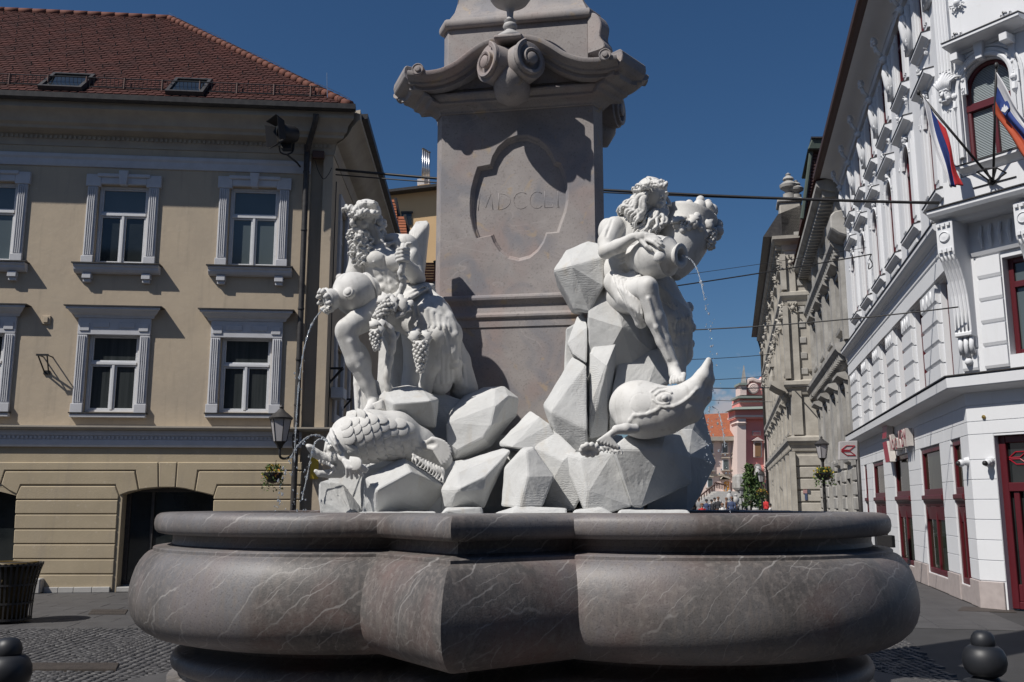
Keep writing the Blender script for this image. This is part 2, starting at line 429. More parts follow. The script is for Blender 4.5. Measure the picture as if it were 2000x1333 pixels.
def glass_dark(name, col, rough=0.06, var=0.0, scale=1.5, vc=None, stretch=(1, 1, 1), spec=0.6):
    return mat(name, col, rough, var, scale, vc, spec=spec, stretch=stretch)
M['glass'] = glass_dark('window_glass_dark', (0.014, 0.017, 0.018), 0.05, 0.6, 2.0, (0.03, 0.035, 0.035))
M['curtain'] = glass_dark('window_glass_with_curtain', (0.05, 0.056, 0.057), 0.09, 0.7, 9.0, (0.016, 0.02, 0.021), (1, 1, 0.05))
M['blind'] = glass_dark('window_glass_with_blind', (0.085, 0.105, 0.11), 0.1, 0.25, 1.0)
M['paleblind'] = mat('pale_venetian_blind', (0.40, 0.45, 0.47), 0.6)

M['shopglass'] = glass_dark('shop_glass', (0.012, 0.018, 0.012), 0.08, 0.8, 1.2, (0.03, 0.04, 0.022), spec=0.12)  # dark green of reflected trees put into the pane colour
def metal_chrome():
    return mat('steel_flue', (0.55, 0.55, 0.56), 0.3, metal=1.0)
M['steel'] = metal_chrome()

def water_mat():
    m = bpy.data.materials.new('water'); m.use_nodes = True
    b = m.node_tree.nodes['Principled BSDF']
    b.inputs['Base Color'].default_value = (0.9, 0.95, 1, 1)
    b.inputs['Roughness'].default_value = 0.05
    b.inputs['IOR'].default_value = 1.33
    b.inputs['Transmission Weight'].default_value = 0.85
    return m
M['water'] = water_mat()
def pool_mat():
    m = mat('basin_water', (0.012, 0.022, 0.03), 0.04, spec=0.5)
    nt = m.node_tree; b = nt.nodes['Principled BSDF']
    n = nt.nodes.new('ShaderNodeTexNoise'); n.inputs['Scale'].default_value = 14
    bp = nt.nodes.new('ShaderNodeBump'); bp.inputs['Strength'].default_value = 0.25; bp.inputs['Distance'].default_value = 0.01
    nt.links.new(n.outputs['Fac'], bp.inputs['Height']); nt.links.new(bp.outputs[0], b.inputs['Normal'])
    return m
M['pool'] = pool_mat()

# ------------------------------------------------------------------ sculpting with signed distances
class Sculpt:
    """carves and models one continuous surface on a grid, then meshes it (surface nets)"""
    def __init__(s, lo, hi, h):
        s.h = h; s.lo = np.array(lo, float)
        s.n = np.ceil((np.array(hi) - s.lo) / h).astype(int) + 1
        s.f = np.full(s.n, 0.2, np.float32)
    def _box(s, lo, hi, m):
        a = np.clip(((np.array(lo) - m - s.lo) / s.h).astype(int), 0, s.n - 1)
        b = np.clip(((np.array(hi) + m - s.lo) / s.h).astype(int) + 2, 1, s.n)
        if np.any(b <= a): return None, None
        g = [s.lo[i] + s.h * np.arange(a[i], b[i], dtype=np.float32) for i in range(3)]
        X, Y, Z = np.meshgrid(*g, indexing='ij')
        return (slice(a[0], b[0]), slice(a[1], b[1]), slice(a[2], b[2])), (X, Y, Z)
    def _mix(s, sl, d, k, op):
        f = s.f[sl]; d = d.astype(np.float32)
        if op == 'sub':
            if k > 0:
                hh = np.maximum(k - np.abs(f + d), 0) / k
                s.f[sl] = np.maximum(f, -d) + hh * hh * k * 0.25
            else: s.f[sl] = np.maximum(f, -d)
        else:
            if k > 0:
                hh = np.maximum(k - np.abs(f - d), 0) / k
                s.f[sl] = np.minimum(f, d) - hh * hh * k * 0.25
            else: s.f[sl] = np.minimum(f, d)
    def cap(s, a, b, ra, rb=None, k=0.02, op='add', sq=None):
        rb = ra if rb is None else rb
        a = np.array(a, float); b = np.array(b, float); r = max(ra, rb)
        sl, G = s._box(np.minimum(a, b) - r, np.maximum(a, b) + r, k + 3 * s.h)
        if sl is None: return s
        ab = b - a; L2 = max(ab.dot(ab), 1e-9)
        px, py, pz = G[0] - a[0], G[1] - a[1], G[2] - a[2]
        t = np.clip((px * ab[0] + py * ab[1] + pz * ab[2]) / L2, 0, 1)
        d = np.sqrt((px - t * ab[0]) ** 2 + (py - t * ab[1]) ** 2 + (pz - t * ab[2]) ** 2) - (ra + (rb - ra) * t)
        s._mix(sl, d, k, op); return s
    def tube(s, pts, r, k=0.02, op='add'):
        if not hasattr(r, '__len__'): r = [r] * len(pts)
        for i in range(len(pts) - 1): s.cap(pts[i], pts[i + 1], r[i], r[i + 1], k, op)
        return s
    def ell(s, c, r, rot=None, k=0.03, op='add'):
        c = np.array(c, float); r = np.array(r, float); m = r.max()
        sl, G = s._box(c - m, c + m, k + 3 * s.h)
        if sl is None: return s
        P = np.stack([G[0] - c[0], G[1] - c[1], G[2] - c[2]], -1)
        if rot is not None: P = P @ np.array(rot, float)
        k0 = np.sqrt(((P / r) ** 2).sum(-1)); k1 = np.sqrt(((P / (r * r)) ** 2).sum(-1))
        d = np.where(k1 > 1e-6, k0 * (k0 - 1) / np.maximum(k1, 1e-6), -r.min())
        s._mix(sl, d, k, op); return s
    def warp(s, lo, hi, fn):
        """add a relief function fn(X,Y,Z) to the distance inside a box"""
        sl, G = s._box(lo, hi, 0)
        if sl is not None: s.f[sl] += fn(*G).astype(np.float32)
        return s
    def hit(s, px, py, off=0.0, n=False):
        """first point of the modelled surface on the bearing px,py, moved off along its normal"""
        d = np.array(ray(px, py).normalized()); e = np.array((0, 0, EYE))
        t0 = np.linalg.norm(s.lo + s.n * s.h / 2 - e); L = np.linalg.norm(s.n * s.h)
        T = np.arange(t0 - L / 2, t0 + L / 2, s.h * .4)
        P = e + T[:, None] * d
        I = np.round((P - s.lo) / s.h).astype(int); ok = ((I > 0) & (I < s.n - 1)).all(1)
        I, P = I[ok], P[ok]
        if len(I) == 0: return None
        v = s.f[I[:, 0], I[:, 1], I[:, 2]]; w = np.where(v < 0)[0]
        if len(w) == 0: return None
        i, j, k = I[w[0]]; f = s.f
        g = np.array([f[i + 1, j, k] - f[i - 1, j, k], f[i, j + 1, k] - f[i, j - 1, k], f[i, j, k + 1] - f[i, j, k - 1]]); g /= max(np.linalg.norm(g), 1e-6)
        p = P[w[0]] - d * max(v[w[0]], -s.h) * -1 + g * off
        return (p, g) if n else p
    def on(s, pts, r, k=.006, op='add', off=0.0):
        """a raised or cut line following the surface under the given bearings"""
        Q = [s.hit(x, y, off) for x, y in pts]; Q = [q for q in Q if q is not None]
        if len(Q) > 1: s.tube(Q, r if hasattr(r, '__len__') and len(r) == len(Q) else (r[0] if hasattr(r, '__len__') else r), k, op)
        return s
    def mesh(s):
        f = s.f; ins = f < 0
        ins[0, :, :] = ins[-1, :, :] = False; ins[:, 0, :] = ins[:, -1, :] = False; ins[:, :, 0] = ins[:, :, -1] = False
        nx, ny, nz = f.shape
        cnt = np.zeros((nx - 1, ny - 1, nz - 1), np.int8)
        for dx in (0, 1):
            for dy in (0, 1):
                for dz in (0, 1):
                    cnt += ins[dx:nx - 1 + dx, dy:ny - 1 + dy, dz:nz - 1 + dz]
        act = (cnt > 0) & (cnt < 8)
        ci = np.argwhere(act)
        idx = np.full(act.shape, -1, np.int32); idx[act] = np.arange(len(ci))
        acc = np.zeros((len(ci), 3)); num = np.zeros(len(ci))
        cor = [(0, 0, 0), (1, 0, 0), (0, 1, 0), (1, 1, 0), (0, 0, 1), (1, 0, 1), (0, 1, 1), (1, 1, 1)]
        fv = [f[ci[:, 0] + c[0], ci[:, 1] + c[1], ci[:, 2] + c[2]] for c in cor]
        iv = [ins[ci[:, 0] + c[0], ci[:, 1] + c[1], ci[:, 2] + c[2]] for c in cor]
        for a in range(8):
            for b in range(a + 1, 8):
                if sum(x != y for x, y in zip(cor[a], cor[b])) != 1: continue
                m = iv[a] != iv[b]
                d = fv[a] - fv[b]
                t = np.clip(np.where(np.abs(d) > 1e-9, fv[a] / np.where(np.abs(d) > 1e-9, d, 1), 0.5), 0, 1)
                pa = np.array(cor[a], float); pb = np.array(cor[b], float)
                q = pa + t[:, None] * (pb - pa)
                acc[m] += q[m]; num[m] += 1
        V = (ci + acc / np.maximum(num, 1)[:, None]) * s.h + s.lo
        F = []
        for ax in range(3):
            o1, o2 = [(1, 2), (2, 0), (0, 1)][ax]
            sl0 = [slice(None)] * 3; sl1 = [slice(None)] * 3
            sl0[ax] = slice(0, -1); sl1[ax] = slice(1, None)
            e = ins[tuple(sl0)] != ins[tuple(sl1)]
            P = np.argwhere(e)
            ok = (P[:, o1] > 0) & (P[:, o2] > 0) & (P[:, o1] < s.n[o1] - 1) & (P[:, o2] < s.n[o2] - 1)
            P = P[ok]
            fl = ins[tuple(sl0)][P[:, 0], P[:, 1], P[:, 2]]
            def cell(a, b):
                Q = P.copy(); Q[:, o1] -= a; Q[:, o2] -= b
                return idx[Q[:, 0], Q[:, 1], Q[:, 2]]
            q = np.stack([cell(1, 1), cell(0, 1), cell(0, 0), cell(1, 0)], 1)
            q[~fl] = q[~fl][:, ::-1]
            F.append(q)
        F = np.concatenate(F); F = F[(F >= 0).all(1)]
        return V, F
    def build(s, name, m, parent=None):
        V, F = s.mesh()
        return mk(name, V, F, m, parent, smooth=True)

HEWN = bpy.data.textures.new('hewn', 'CLOUDS'); HEWN.noise_scale = 0.11; HEWN.noise_depth = 4
def hull(name, pts, m, parent=None, bevel=0.006):
    bm = bmesh.new()
    for p in pts: bm.verts.new(p)
    r = bmesh.ops.convex_hull(bm, input=bm.verts)
    bmesh.ops.delete(bm, geom=list({g for g in r['geom_interior'] + r['geom_unused'] if isinstance(g, bmesh.types.BMVert)}), context='VERTS')
    bmesh.ops.dissolve_limit(bm, angle_limit=R(4), verts=bm.verts, edges=bm.edges)
    bm.verts.ensure_lookup_table(); bm.verts.index_update()
    vs = [v.co.copy() for v in bm.verts]; fs = [tuple(v.index for v in f.verts) for f in bm.faces]
    bm.free()
    o = mk(name, vs, fs, m, parent, bevel=bevel, segs=2)
    o.data.polygons.foreach_set('use_smooth', [False] * len(o.data.polygons))
    o.modifiers['bevel'].harden_normals = False
    ss = o.modifiers.new('grid', 'SUBSURF'); ss.subdivision_type = 'SIMPLE'; ss.levels = ss.render_levels = 3
    dp = o.modifiers.new('hewn', 'DISPLACE'); dp.texture = HEWN; dp.strength = 0.012; dp.mid_level = 0.5; dp.texture_coords = 'LOCAL'
    return o
# ================================================================== the fountain
C = Vector((0.117, 8.2, 0))
PROW = R(260.5)
LOBE_C, LOBE_R, PROW_P = 1.40, 1.735, 2.14

def pol(a, r=1.0): return Vector((math.cos(a) * r, math.sin(a) * r, 0))

def outline(s, na=40, nf=4):
    pts = []
    r = LOBE_R - s
    for k in range(3):
        a0 = PROW + k * 2 * PI / 3
        a1 = a0 + 2 * PI / 3
        lc = pol(a0 + PI / 3, LOBE_C)
        n1 = pol(a0 + PI / 4); t1 = Vector((-n1.y, n1.x, 0))
        n2 = pol(a1 - PI / 4); t2 = Vector((-n2.y, n2.x, 0))
        p = PROW_P - s
        e = pol(a0, p / math.cos(PI / 4))
        q1 = math.sqrt(max(r * r - (p - lc.dot(n1)) ** 2, 0)); j1 = n1 * p + t1 * (lc.dot(t1) - q1)
        q2 = math.sqrt(max(r * r - (p - lc.dot(n2)) ** 2, 0)); j2 = n2 * p + t2 * (lc.dot(t2) + q2)
        for i in range(nf): pts.append(e.lerp(j1, i / nf))
        b1 = math.atan2(j1.y - lc.y, j1.x - lc.x); b2 = math.atan2(j2.y - lc.y, j2.x - lc.x)
        while b2 < b1: b2 += 2 * PI
        for i in range(na): 
            b = b1 + (b2 - b1) * i / na
            pts.append(lc + pol(b, r))
        e2 = pol(a1, p / math.cos(PI / 4))
        for i in range(nf): pts.append(j2.lerp(e2, i / nf))
    return pts

def basin_rings(prof):
    out = []
    for s, z in prof:
        out.append([Vector((C.x + p.x, C.y + p.y, z)) for p in outline(s)])
    return out

basin = thing('fountain_basin', 'huge brown-grey marble fountain basin with rounded lobes and a sharp prow', 'fountain basin', (C.x, C.y, 0))
bowl_prof = [(0.30, 1.30), (0.285, 1.545), (0.292, 1.50), (0.280, 1.458), (0.24, 1.443), (0.160, 1.438), (0.151, 1.431), (0.151, 1.412), (0.138, 1.406),
             (0.12, 1.400), (0.095, 1.378), (0.066, 1.34), (0.04, 1.29), (0.02, 1.225), (0.006, 1.16), (0.0, 1.09), (0.006, 1.02), (0.026, 0.955), (0.06, 0.90), (0.11, 0.855), (0.17, 0.82), (0.25, 0.80), (0.40, 0.79), (0.52, 0.79)]
mb = MB(); mb.loft(basin_rings(bowl_prof), True, True)
bowl = smooth_angle(mb.build('bowl', M['basin'], basin), 40)
rim_prof = [(0.515, 1.32), (0.285, 1.53), (0.21, 1.532), (0.178, 1.540), (0.158, 1.562), (0.15, 1.60), (0.153, 1.638), (0.166, 1.665), (0.19, 1.681), (0.225, 1.686), (0.47, 1.690), (0.50, 1.682), (0.512, 1.66), (0.515, 1.32)]
mb = MB(); mb.loft(basin_rings(rim_prof), False, False)
smooth_angle(mb.build('rim', M['basin'], basin), 40)
base_prof = [(0.53, 0.80), (0.49, 0.775), (0.52, 0.735), (0.47, 0.70), (0.37, 0.685), (0.335, 0.665), (0.318, 0.62), (0.328, 0.58), (0.36, 0.555), (0.39, 0.54), (0.39, 0.51), (0.30, 0.495), (0.30, 0.15), (0.17, 0.14), (0.17, 0.0)]
mb = MB(); mb.loft(basin_rings(base_prof), True, True)
smooth_angle(mb.build('base', M['basin'], basin), 40)
mb = MB(); ring = [Vector((C.x + p.x, C.y + p.y, 1.615)) for p in outline(0.513)]
mb.add(ring, [tuple(range(len(ring)))])
tag(mb.build('water', M['pool'], None), 'dark still water filling the fountain basin', 'water', kind='structure')

# ------------------------------------------------------------------ pedestal and obelisk
ob = thing('obelisk', 'pinkish-grey triangular stone obelisk pedestal carved with MDCCLI', 'obelisk', (C.x, C.y, 0))
A0, B0 = 0.4656, 0.812
def trihex(o, z, a=A0, b=B0):
    """chamfered triangle grown outwards by o, starting at the front face's right end, counter-clockwise"""
    a += o; b += o
    pts = []
    for k in range(3):
        fn = PROW + k * 2 * PI / 3                 # face normal
        n = pol(fn); t = Vector((-n.y, n.x, 0))
        for sgn, ca in ((-1, fn - PI / 3), (1, fn + PI / 3)):
            cn = pol(ca)
            # intersection of x.n = a and x.cn = b
            u = (b - a * n.dot(cn)) / t.dot(cn)
            q = n * a + t * u
            pts.append(Vector((C.x + q.x, C.y + q.y, z)))
    return pts
FF = Fac((C.x + pol(PROW).x * A0, C.y + pol(PROW).y * A0), PROW + PI / 2)      # front face frame, u = 0 at its middle
def fz(y, d=0.0, x=1011): return FF.z(x, y, d)
def ring_obj(name, prof, parent, m=None, bevel=0.004, sm=False):
    mb = MB(); mb.loft([trihex(o, z) for o, z in prof])
    return mb.build(name, m or M['obelisk'], parent, bevel=bevel)

z_sh0, z_sh1 = fz(577), fz(213)
# shaft: front face has the carved cartouche sunk into it
cart_px = [(932, 326), (957, 321), (961, 306), (972, 287), (990, 271), (1010, 264), (1030, 263), (1052, 271), (1068, 284), (1079, 300), (1086, 315),
           (1096, 319), (1104, 337), (1110, 362), (1111, 390), (1106, 415), (1098, 437), (1092, 455), (1069, 457), (1063, 474), (1051, 492), (1035, 505), (1013, 511), (992, 506), (975, 493), (964, 476), (958, 461),
           (930, 467), (923, 448), (918, 424), (917, 398), (919, 372), (925, 347)]
cart = [FF.uz(x, y) for x, y in cart_px]
ccu = sum(u for u, z in cart) / len(cart); ccz = sum(z for u, z in cart) / len(cart)
def cart_in(k): return [(ccu + (u - ccu) * k, ccz + (z - ccz) * k) for u, z in cart]
th = trihex(0, 0)
u0 = (th[0] - FF.O).dot(FF.U); u1 = (th[1] - FF.O).dot(FF.U)
if u0 > u1: u0, u1 = u1, u0
mb = MB()
outer = [FF.p(u0, 0, z_sh0), FF.p(u1, 0, z_sh0), FF.p(u1, 0, z_sh1), FF.p(u0, 0, z_sh1)]
inner = [FF.p(u, 0, z) for u, z in cart]
tri = geometry.tessellate_polygon([outer, inner])
mb.add(outer + inner, [tuple(t) for t in tri])
n = len(cart)
steps = [(1.0, 0.0), (0.985, -0.006), (0.965, -0.028), (0.945, -0.034), (0.925, -0.05)]
for (ka, da), (kb, db) in zip(steps[:-1], steps[1:]):
    a = [FF.p(u, da, z) for u, z in cart_in(ka)]; b = [FF.p(u, db, z) for u, z in cart_in(kb)]
    mb.add(a + b, [(i, (i + 1) % n, n + (i + 1) % n, n + i) for i in range(n)])
mb.add([FF.p(u, -0.05, z) for u, z in cart_in(0.925)], [tuple(range(n))])
lo, hi = trihex(0, z_sh0), trihex(0, z_sh1)
mb.add(lo + hi, [(i, (i + 1) % 6, 6 + (i + 1) % 6, 6 + i) for i in range(6) if i != 0])
shaft = mb.build('shaft', M['obelisk'], ob, fix=False)
# carved year
def letter(ch, strokes, u, z, w, h):
    mb = MB()
    for st in strokes:
        pts = [FF.p(u + a * w, -0.0508, z + b * h) for a, b in st]
        mb.tube(pts, 0.0034, 6)
    return lab(mb.build('carved_letter', M['obelisk'], ob, smooth=True), 'carved letter ' + ch)
arcD = [(0.0 + 0.95 * math.sin(a) * 1.0, 0.5 + 0.5 * math.cos(a)) for a in [PI * i / 10 for i in range(11)]]
arcC = [(0.55 - 0.55 * math.sin(a) , 0.5 + 0.5 * math.cos(a)) for a in [R(-42) + (PI + R(84)) * i / 12 for i in range(13)]]
GL = {'M': [[(0, 0), (0.12, 1), (0.5, 0.15), (0.88, 1), (1, 0)]], 'D': [[(0, 0), (0, 1)], arcD], 'C': [arcC], 'L': [[(0, 1), (0, 0), (0.9, 0), (0.9, 0.18)]], 'I': [[(0.3, 0), (0.3, 1)], [(0.05, 0), (0.55, 0)], [(0.05, 1), (0.55, 1)]]}
for ch, xl, xr, yt, yb in (('M', 934, 963, 378, 412), ('D', 974, 998, 377, 410), ('C', 1003, 1030, 375, 409), ('C', 1035, 1060, 374, 408), ('L', 1064, 1081, 373, 406), ('I', 1087, 1097, 371, 405)):
    ua, za = FF.uz(xl, yb, -0.05); ub, zb = FF.uz(xr, yt, -0.05)
    letter(ch, GL[ch], ua, za, ub - ua, zb - za)

zl = lambda y: fz(y)
ring_obj('base_moulding', [(-0.02, zl(640)), (0.03, zl(640)), (0.03, zl(624)), (0.05, zl(621)), (0.05, zl(616)), (0.036, zl(611)), (0.03, zl(603)), (0.028, zl(596)), (0.05, zl(590)), (0.066, zl(588)), (0.07, zl(583)), (0.064, zl(578.5)), (0.05, zl(577)), (0.012, zl(575.5)), (-0.02, zl(575))], ob)
ring_obj('die', [(0.02, 1.35), (0.02, zl(638))], ob)
# cornice mouldings
ca = lambda y: fz(y - 8)
ring_obj('cornice', [(-0.02, ca(224)), (0.014, ca(224)), (0.018, ca(220)), (0.035, ca(217)), (0.05, ca(212.5)), (0.06, ca(210.5)), (0.088, ca(210)), (0.088, ca(205)), (0.108, ca(203)), (0.13, ca(200)), (0.138, ca(197)), (0.138, ca(194)), (0.09, ca(192.5)), (0.09, ca(160)), (-0.05, ca(160))], ob)
z_c = ca(160)
# corona blocks at the three chamfered corners
for k in range(3):
    mb = MB()
    cn = PROW + PI / 3 + k * 2 * PI / 3
    n = pol(cn); t = Vector((-n.y, n.x, 0))
    w = 0.069
    zk = lambda y: at(785, y, 7.78).z
    prof = [(0.0, zk(206)), (0.12, zk(206)), (0.14, zk(199)), (0.19, zk(197)), (0.20, zk(190)), (0.285, zk(187)), (0.295, zk(178)), (0.34, zk(174)), (0.375, zk(168)), (0.385, zk(159)), (0.38, zk(150)), (0.36, zk(145)), (0.0, zk(143))]
    mit = math.tan(R(30))
    a = []; b = []
    for o, z in prof:
        base = Vector((C.x, C.y, z)) + n * (B0 + o)
        hw = w + 0.05 + min(o, 0.12) * mit
        a.append(base - t * hw); b.append(base + t * hw)
    m_ = len(prof)
    mb.add(a + b, [tuple(range(m_)), tuple(range(2 * m_ - 1, m_ - 1, -1))] + [(i, m_ + i, m_ + (i + 1) % m_, (i + 1) % m_) for i in range(m_)])
    mb.build('corner_corona', M['obelisk'], ob, bevel=0.006)

def volute(name, c, axis, Rr, thick, parent, hand=1, m=None):
    ax = Vector(axis).normalized(); s1 = Vector((0, 0, 1)); s2 = ax.cross(s1).normalized() * hand
    c = Vector(c)
    mb = MB()
    mb.lathe([(Rr * 0.90, -thick), (Rr * 0.96, -thick), (Rr * 0.9, -0.035), (Rr * 0.84, -0.03)], c, ax, 32)
    N = 64; turns = 1.35
    rings = []
    for i in range(N + 1):
        f = i / N
        th_ = f * turns * 2 * PI + R(20)
        r = Rr * (1 - 0.62 * f ** 0.85)
        wd = Rr * (0.26 - 0.12 * f)
        d = s1 * math.cos(th_) + s2 * math.sin(th_)
        h0 = -0.035; h1 = 0.0 + 0.012 * f
        rings.append([c + d * (r - wd) + ax * h0, c + d * r + ax * h0, c + d * r + ax * (h1 - 0.008), c + d * (r - 0.008) + ax * h1, c + d * (r - wd + 0.006) + ax * (h1 - 0.004), c + d * (r - wd) + ax * (h1 - 0.012)])
    mb.loft(rings)
    mb.lathe([(Rr * 0.30, -0.04), (Rr * 0.29, 0.012), (Rr * 0.2, 0.022), (0.002, 0.024)], c, ax, 20)
    return smooth_angle(mb.build(name, m or M['obelisk'], parent), 40)

def smooth_path(pts, n=6):
    """Catmull-Rom"""
    P = [Vector(p) for p in pts]; P = [P[0] * 2 - P[1]] + P + [P[-1] * 2 - P[-2]]
    out = []
    for i in range(1, len(P) - 2):
        for k in range(n):
            t = k / n
            out.append(0.5 * ((2 * P[i]) + (P[i + 1] - P[i - 1]) * t + (2 * P[i - 1] - 5 * P[i] + 4 * P[i + 1] - P[i + 2]) * t * t + (-P[i - 1] + 3 * P[i] - 3 * P[i + 1] + P[i + 2]) * t ** 3))
    out.append(P[-2]); return out

# swan-neck pediment on each of the three faces
for k in range(3):
    fa = PROW + k * 2 * PI / 3
    F = Fac((C.x + pol(fa).x * A0, C.y + pol(fa).y * A0), fa + PI / 2)
    zz = lambda y: FF.z(1003, y, .40)
    zq = lambda y: ca(y)
    for sg in (-1, 1):
        path = [(-FF.u(x_, y_, .33) - .012, FF.z(x_, y_, .33)) for x_, y_ in ((792, 152), (812, 153), (835, 152), (858, 148), (880, 139), (899, 128), (919, 112), (939, 98), (957, 90), (972, 86))]
        path = smooth_path([Vector((u, z, 0)) for u, z in path], 5)
        sec = [(-0.02, -0.062), (0.22, -0.062), (0.22, -0.03), (0.265, -0.026), (0.27, -0.008), (0.315, 0.006), (0.338, 0.024), (0.345, 0.04), (0.345, 0.056), (0.33, 0.066), (-0.02, 0.066)]
        rings = []
        for i, p in enumerate(path):
            t = (path[min(i + 1, len(path) - 1)] - path[max(i - 1, 0)]).normalized()
            nn = Vector((-t.y, t.x, 0)); nn = nn if nn.y > 0 else -nn
            rings.append([F.p(sg * (p.x + nn.x * h), d, p.y + nn.y * h) for d, h in sec])
        mb = MB(); mb.loft(rings)
        smooth_angle(mb.build('swan_neck_moulding', M['obelisk'], ob), 28)
        # wall between the straight cornice and the swan neck
        mb = MB()
        pol_ = [(sg * p.x, p.y - 0.03) for p in path]
        mb.fprism(F, [(sg * 0.86, zq(186))] + pol_ + [(sg * 0.0, pol_[-1][1]), (0.0, zq(186))], -0.05, 0.11)
        mb.build('tympanum', M['obelisk'], ob)
        # big central volute and small end scroll
        ax = pol(fa + sg * R(44)) 
        cpos = F.p(sg * 0.20, 0.43, zz(120))
        volute('volute', cpos, ax, 0.178, 0.20, ob, hand=sg)
        mb = MB()
        e = F.p(sg * 0.80, 0.365, zz(116))
        mb.lathe([(0.052, -0.28), (0.052, -0.004), (0.046, 0.0), (0.04, -0.006), (0.026, -0.006), (0.022, 0.01), (0.002, 0.012)], e, pol(fa), 20)
        smooth_angle(mb.build('end_scroll', M['obelisk'], ob), 35)
    # tongue and shell apron between the volutes
    mb = MB(); rings = []
    for i in range(13):
        f = i / 12
        z = zz(84) + (zz(186) - zz(84)) * f
        d = 0.30 + 0.16 * math.sin(min(f * 1.25, 1) * PI * 0.62) - 0.30 * max(f - 0.72, 0) ** 1.2
        w = (0.085 + 0.02 * math.cos(f * PI * 2)) if f < 0.42 else 0.08 + 0.10 * math.sin((f - 0.42) / 0.58 * PI * 0.92) ** 0.8
        if i == 12: w = 0.05
        ring = []
        for j in range(13):
            a = PI * j / 12
            ring.append(F.p(-.86 * w * math.cos(a), 0.08 + (d - 0.08) * (0.35 + 0.65 * math.sin(a) ** 0.7), z))
        rings.append(ring)
    mb.loft(rings, True, True, closed=True)
    smooth_angle(mb.build('shell_apron', M['obelisk'], ob), 50)
    # stone slab under the vase
    mb = MB(); mb.fbox(F, -0.12, 0.12, 0.05, 0.47, zz(80), zz(73)); mb.build('vase_slab', M['obelisk'], ob, bevel=0.01)
    # vase
    if k == 0:
        vz = zz(73); base = F.p(0, 0.34, vz)
        v = thing('stone_vase', 'slender grey stone vase standing above the scrolls of the pedestal', 'vase', base)
        mb = MB()
        S = 0.00437
        mb.lathe([(0.001, 0), (0.115, 0), (0.12, 0.015), (0.115, 0.03), (0.095, 0.04), (0.09, 0.05), (0.06, 0.075), (0.045, 0.085), (0.04, 0.095), (0.055, 0.11), (0.062, 0.13), (0.055, 0.148), (0.04, 0.158), (0.05, 0.17), (0.053, 0.18), (0.035, 0.19), (0.026, 0.215), (0.03, 0.27), (0.05, 0.30), (0.10, 0.325), (0.15, 0.355), (0.18, 0.40), (0.175, 0.46), (0.14, 0.52), (0.15, 0.56), (0.001, 0.56)], base, (0, 0, 1), 32)
        smooth_angle(mb.build('vase_body', M['vase'], v), 45)
# plinth above the cornice, cap and foot of the obelisk proper
UA, UB = A0 - 0.0, B0 - 0.02
def uring(name, prof):
    mb = MB(); mb.loft([trihex(o, z, UA, UB) for o, z in prof]); return mb.build(name, M['obelisk'], ob, bevel=0.006, segs=2)
zz = ca
uring('upper_plinth', [(-0.03, ca(150)), (-0.03, ca(52))])
uring('upper_torus', [(-0.05, ca(52)), (-0.005, ca(52)), (0.01, ca(49)), (0.016, ca(43)), (0.01, ca(37)), (-0.005, ca(34)), (-0.05, ca(33.5))])
uring('obelisk_foot', [(-0.045, ca(33)), (-0.05, ca(28)), (-0.075, ca(20)), (-0.11, ca(8)), (-0.135, ca(-10)), (-0.15, ca(-40)), (-0.16, ca(-80))])
mb = MB(); mb.loft([trihex(o, z, UA, UB) for o, z in [(-0.16, ca(-80)), (-0.30, ca(-80) + 5.0), (-0.42, ca(-80) + 5.3)]]); mb.build('obelisk_needle', M['obelisk'], ob)
for k in range(1):
    n = pol(PROW + PI / 3 + k * 2 * PI / 3)
    mb = MB(); cc = Vector((C.x, C.y, 0)) + n * (B0 + 0.05)
    t = Vector((-n.y, n.x, 0))
    prof = smooth_path([Vector((0.0, ca(42), 0)), Vector((0.09, ca(50), 0)), Vector((0.145, ca(72), 0)), Vector((0.13, ca(96), 0)), Vector((0.17, ca(112), 0)), Vector((0.16, ca(122), 0)), Vector((0.0, ca(122), 0))], 4)
    a = [Vector((cc.x, cc.y, p.y)) + n * (p.x - 0.1) - t * 0.07 for p in prof]
    mb.prism(a, t * 0.14)
    mb.build('side_console', M['obelisk'], ob, bevel=0.008)
# ================================================================== pile of cut boulders
pile = thing('boulder_pile', 'pile of pale angular cut boulders carrying the statues inside the basin', 'boulders', (C.x, C.y, 1.3))
def boulder(Y0, pts, bk=0.5, shrink=0.8, m=None, bevel=0.016, lift=0.0):
    P = [at(x, y, Y0 + dy) for x, y, dy in pts]
    c = sum(P, Vector()) / len(P)
    Q = [Vector((c.x + (p.x - c.x) * shrink, p.y + bk, c.z + (p.z - c.z) * shrink)) for p in P]
    return hull('boulder', P + Q, m or M['rock'], pile, bevel)
boulder(6.85, [(622, 942, 0.0), (640, 937, .1), (668, 945, .08), (690, 1012, -.05), (626, 1012, -.02), (621, 975, -.02), (720, 1012, .1)], .5)
boulder(6.65, [(712, 935, .05), (786, 890, .16), (803, 922, -.02), (737, 958, -.12), (735, 1012, .02), (714, 988, .08), (868, 950, .28), (850, 1012, .34), (705, 1012, .2)], .5)
boulder(6.95, [(738, 776, .02), (752, 759, .06), (795, 752, .14), (822, 757, .14), (842, 783, -.12), (771, 789, -.14), (766, 832, -.02), (852, 836, .06), (745, 800, .05), (857, 779, .05)], .35)
boulder(7.0, [(870, 828, .0), (890, 804, .05), (926, 781, .05), (968, 793, -.06), (960, 832, -.09), (945, 856, -.08), (895, 881, -.04), (872, 863, 0), (880, 800, .2), (905, 774, .3), (945, 757, .32), (985, 755, .3), (1014, 778, .22), (1009, 812, .2), (960, 872, .12), (895, 906, .12), (880, 906, .1), (968, 761, .08), (994, 772, .05)], .3)
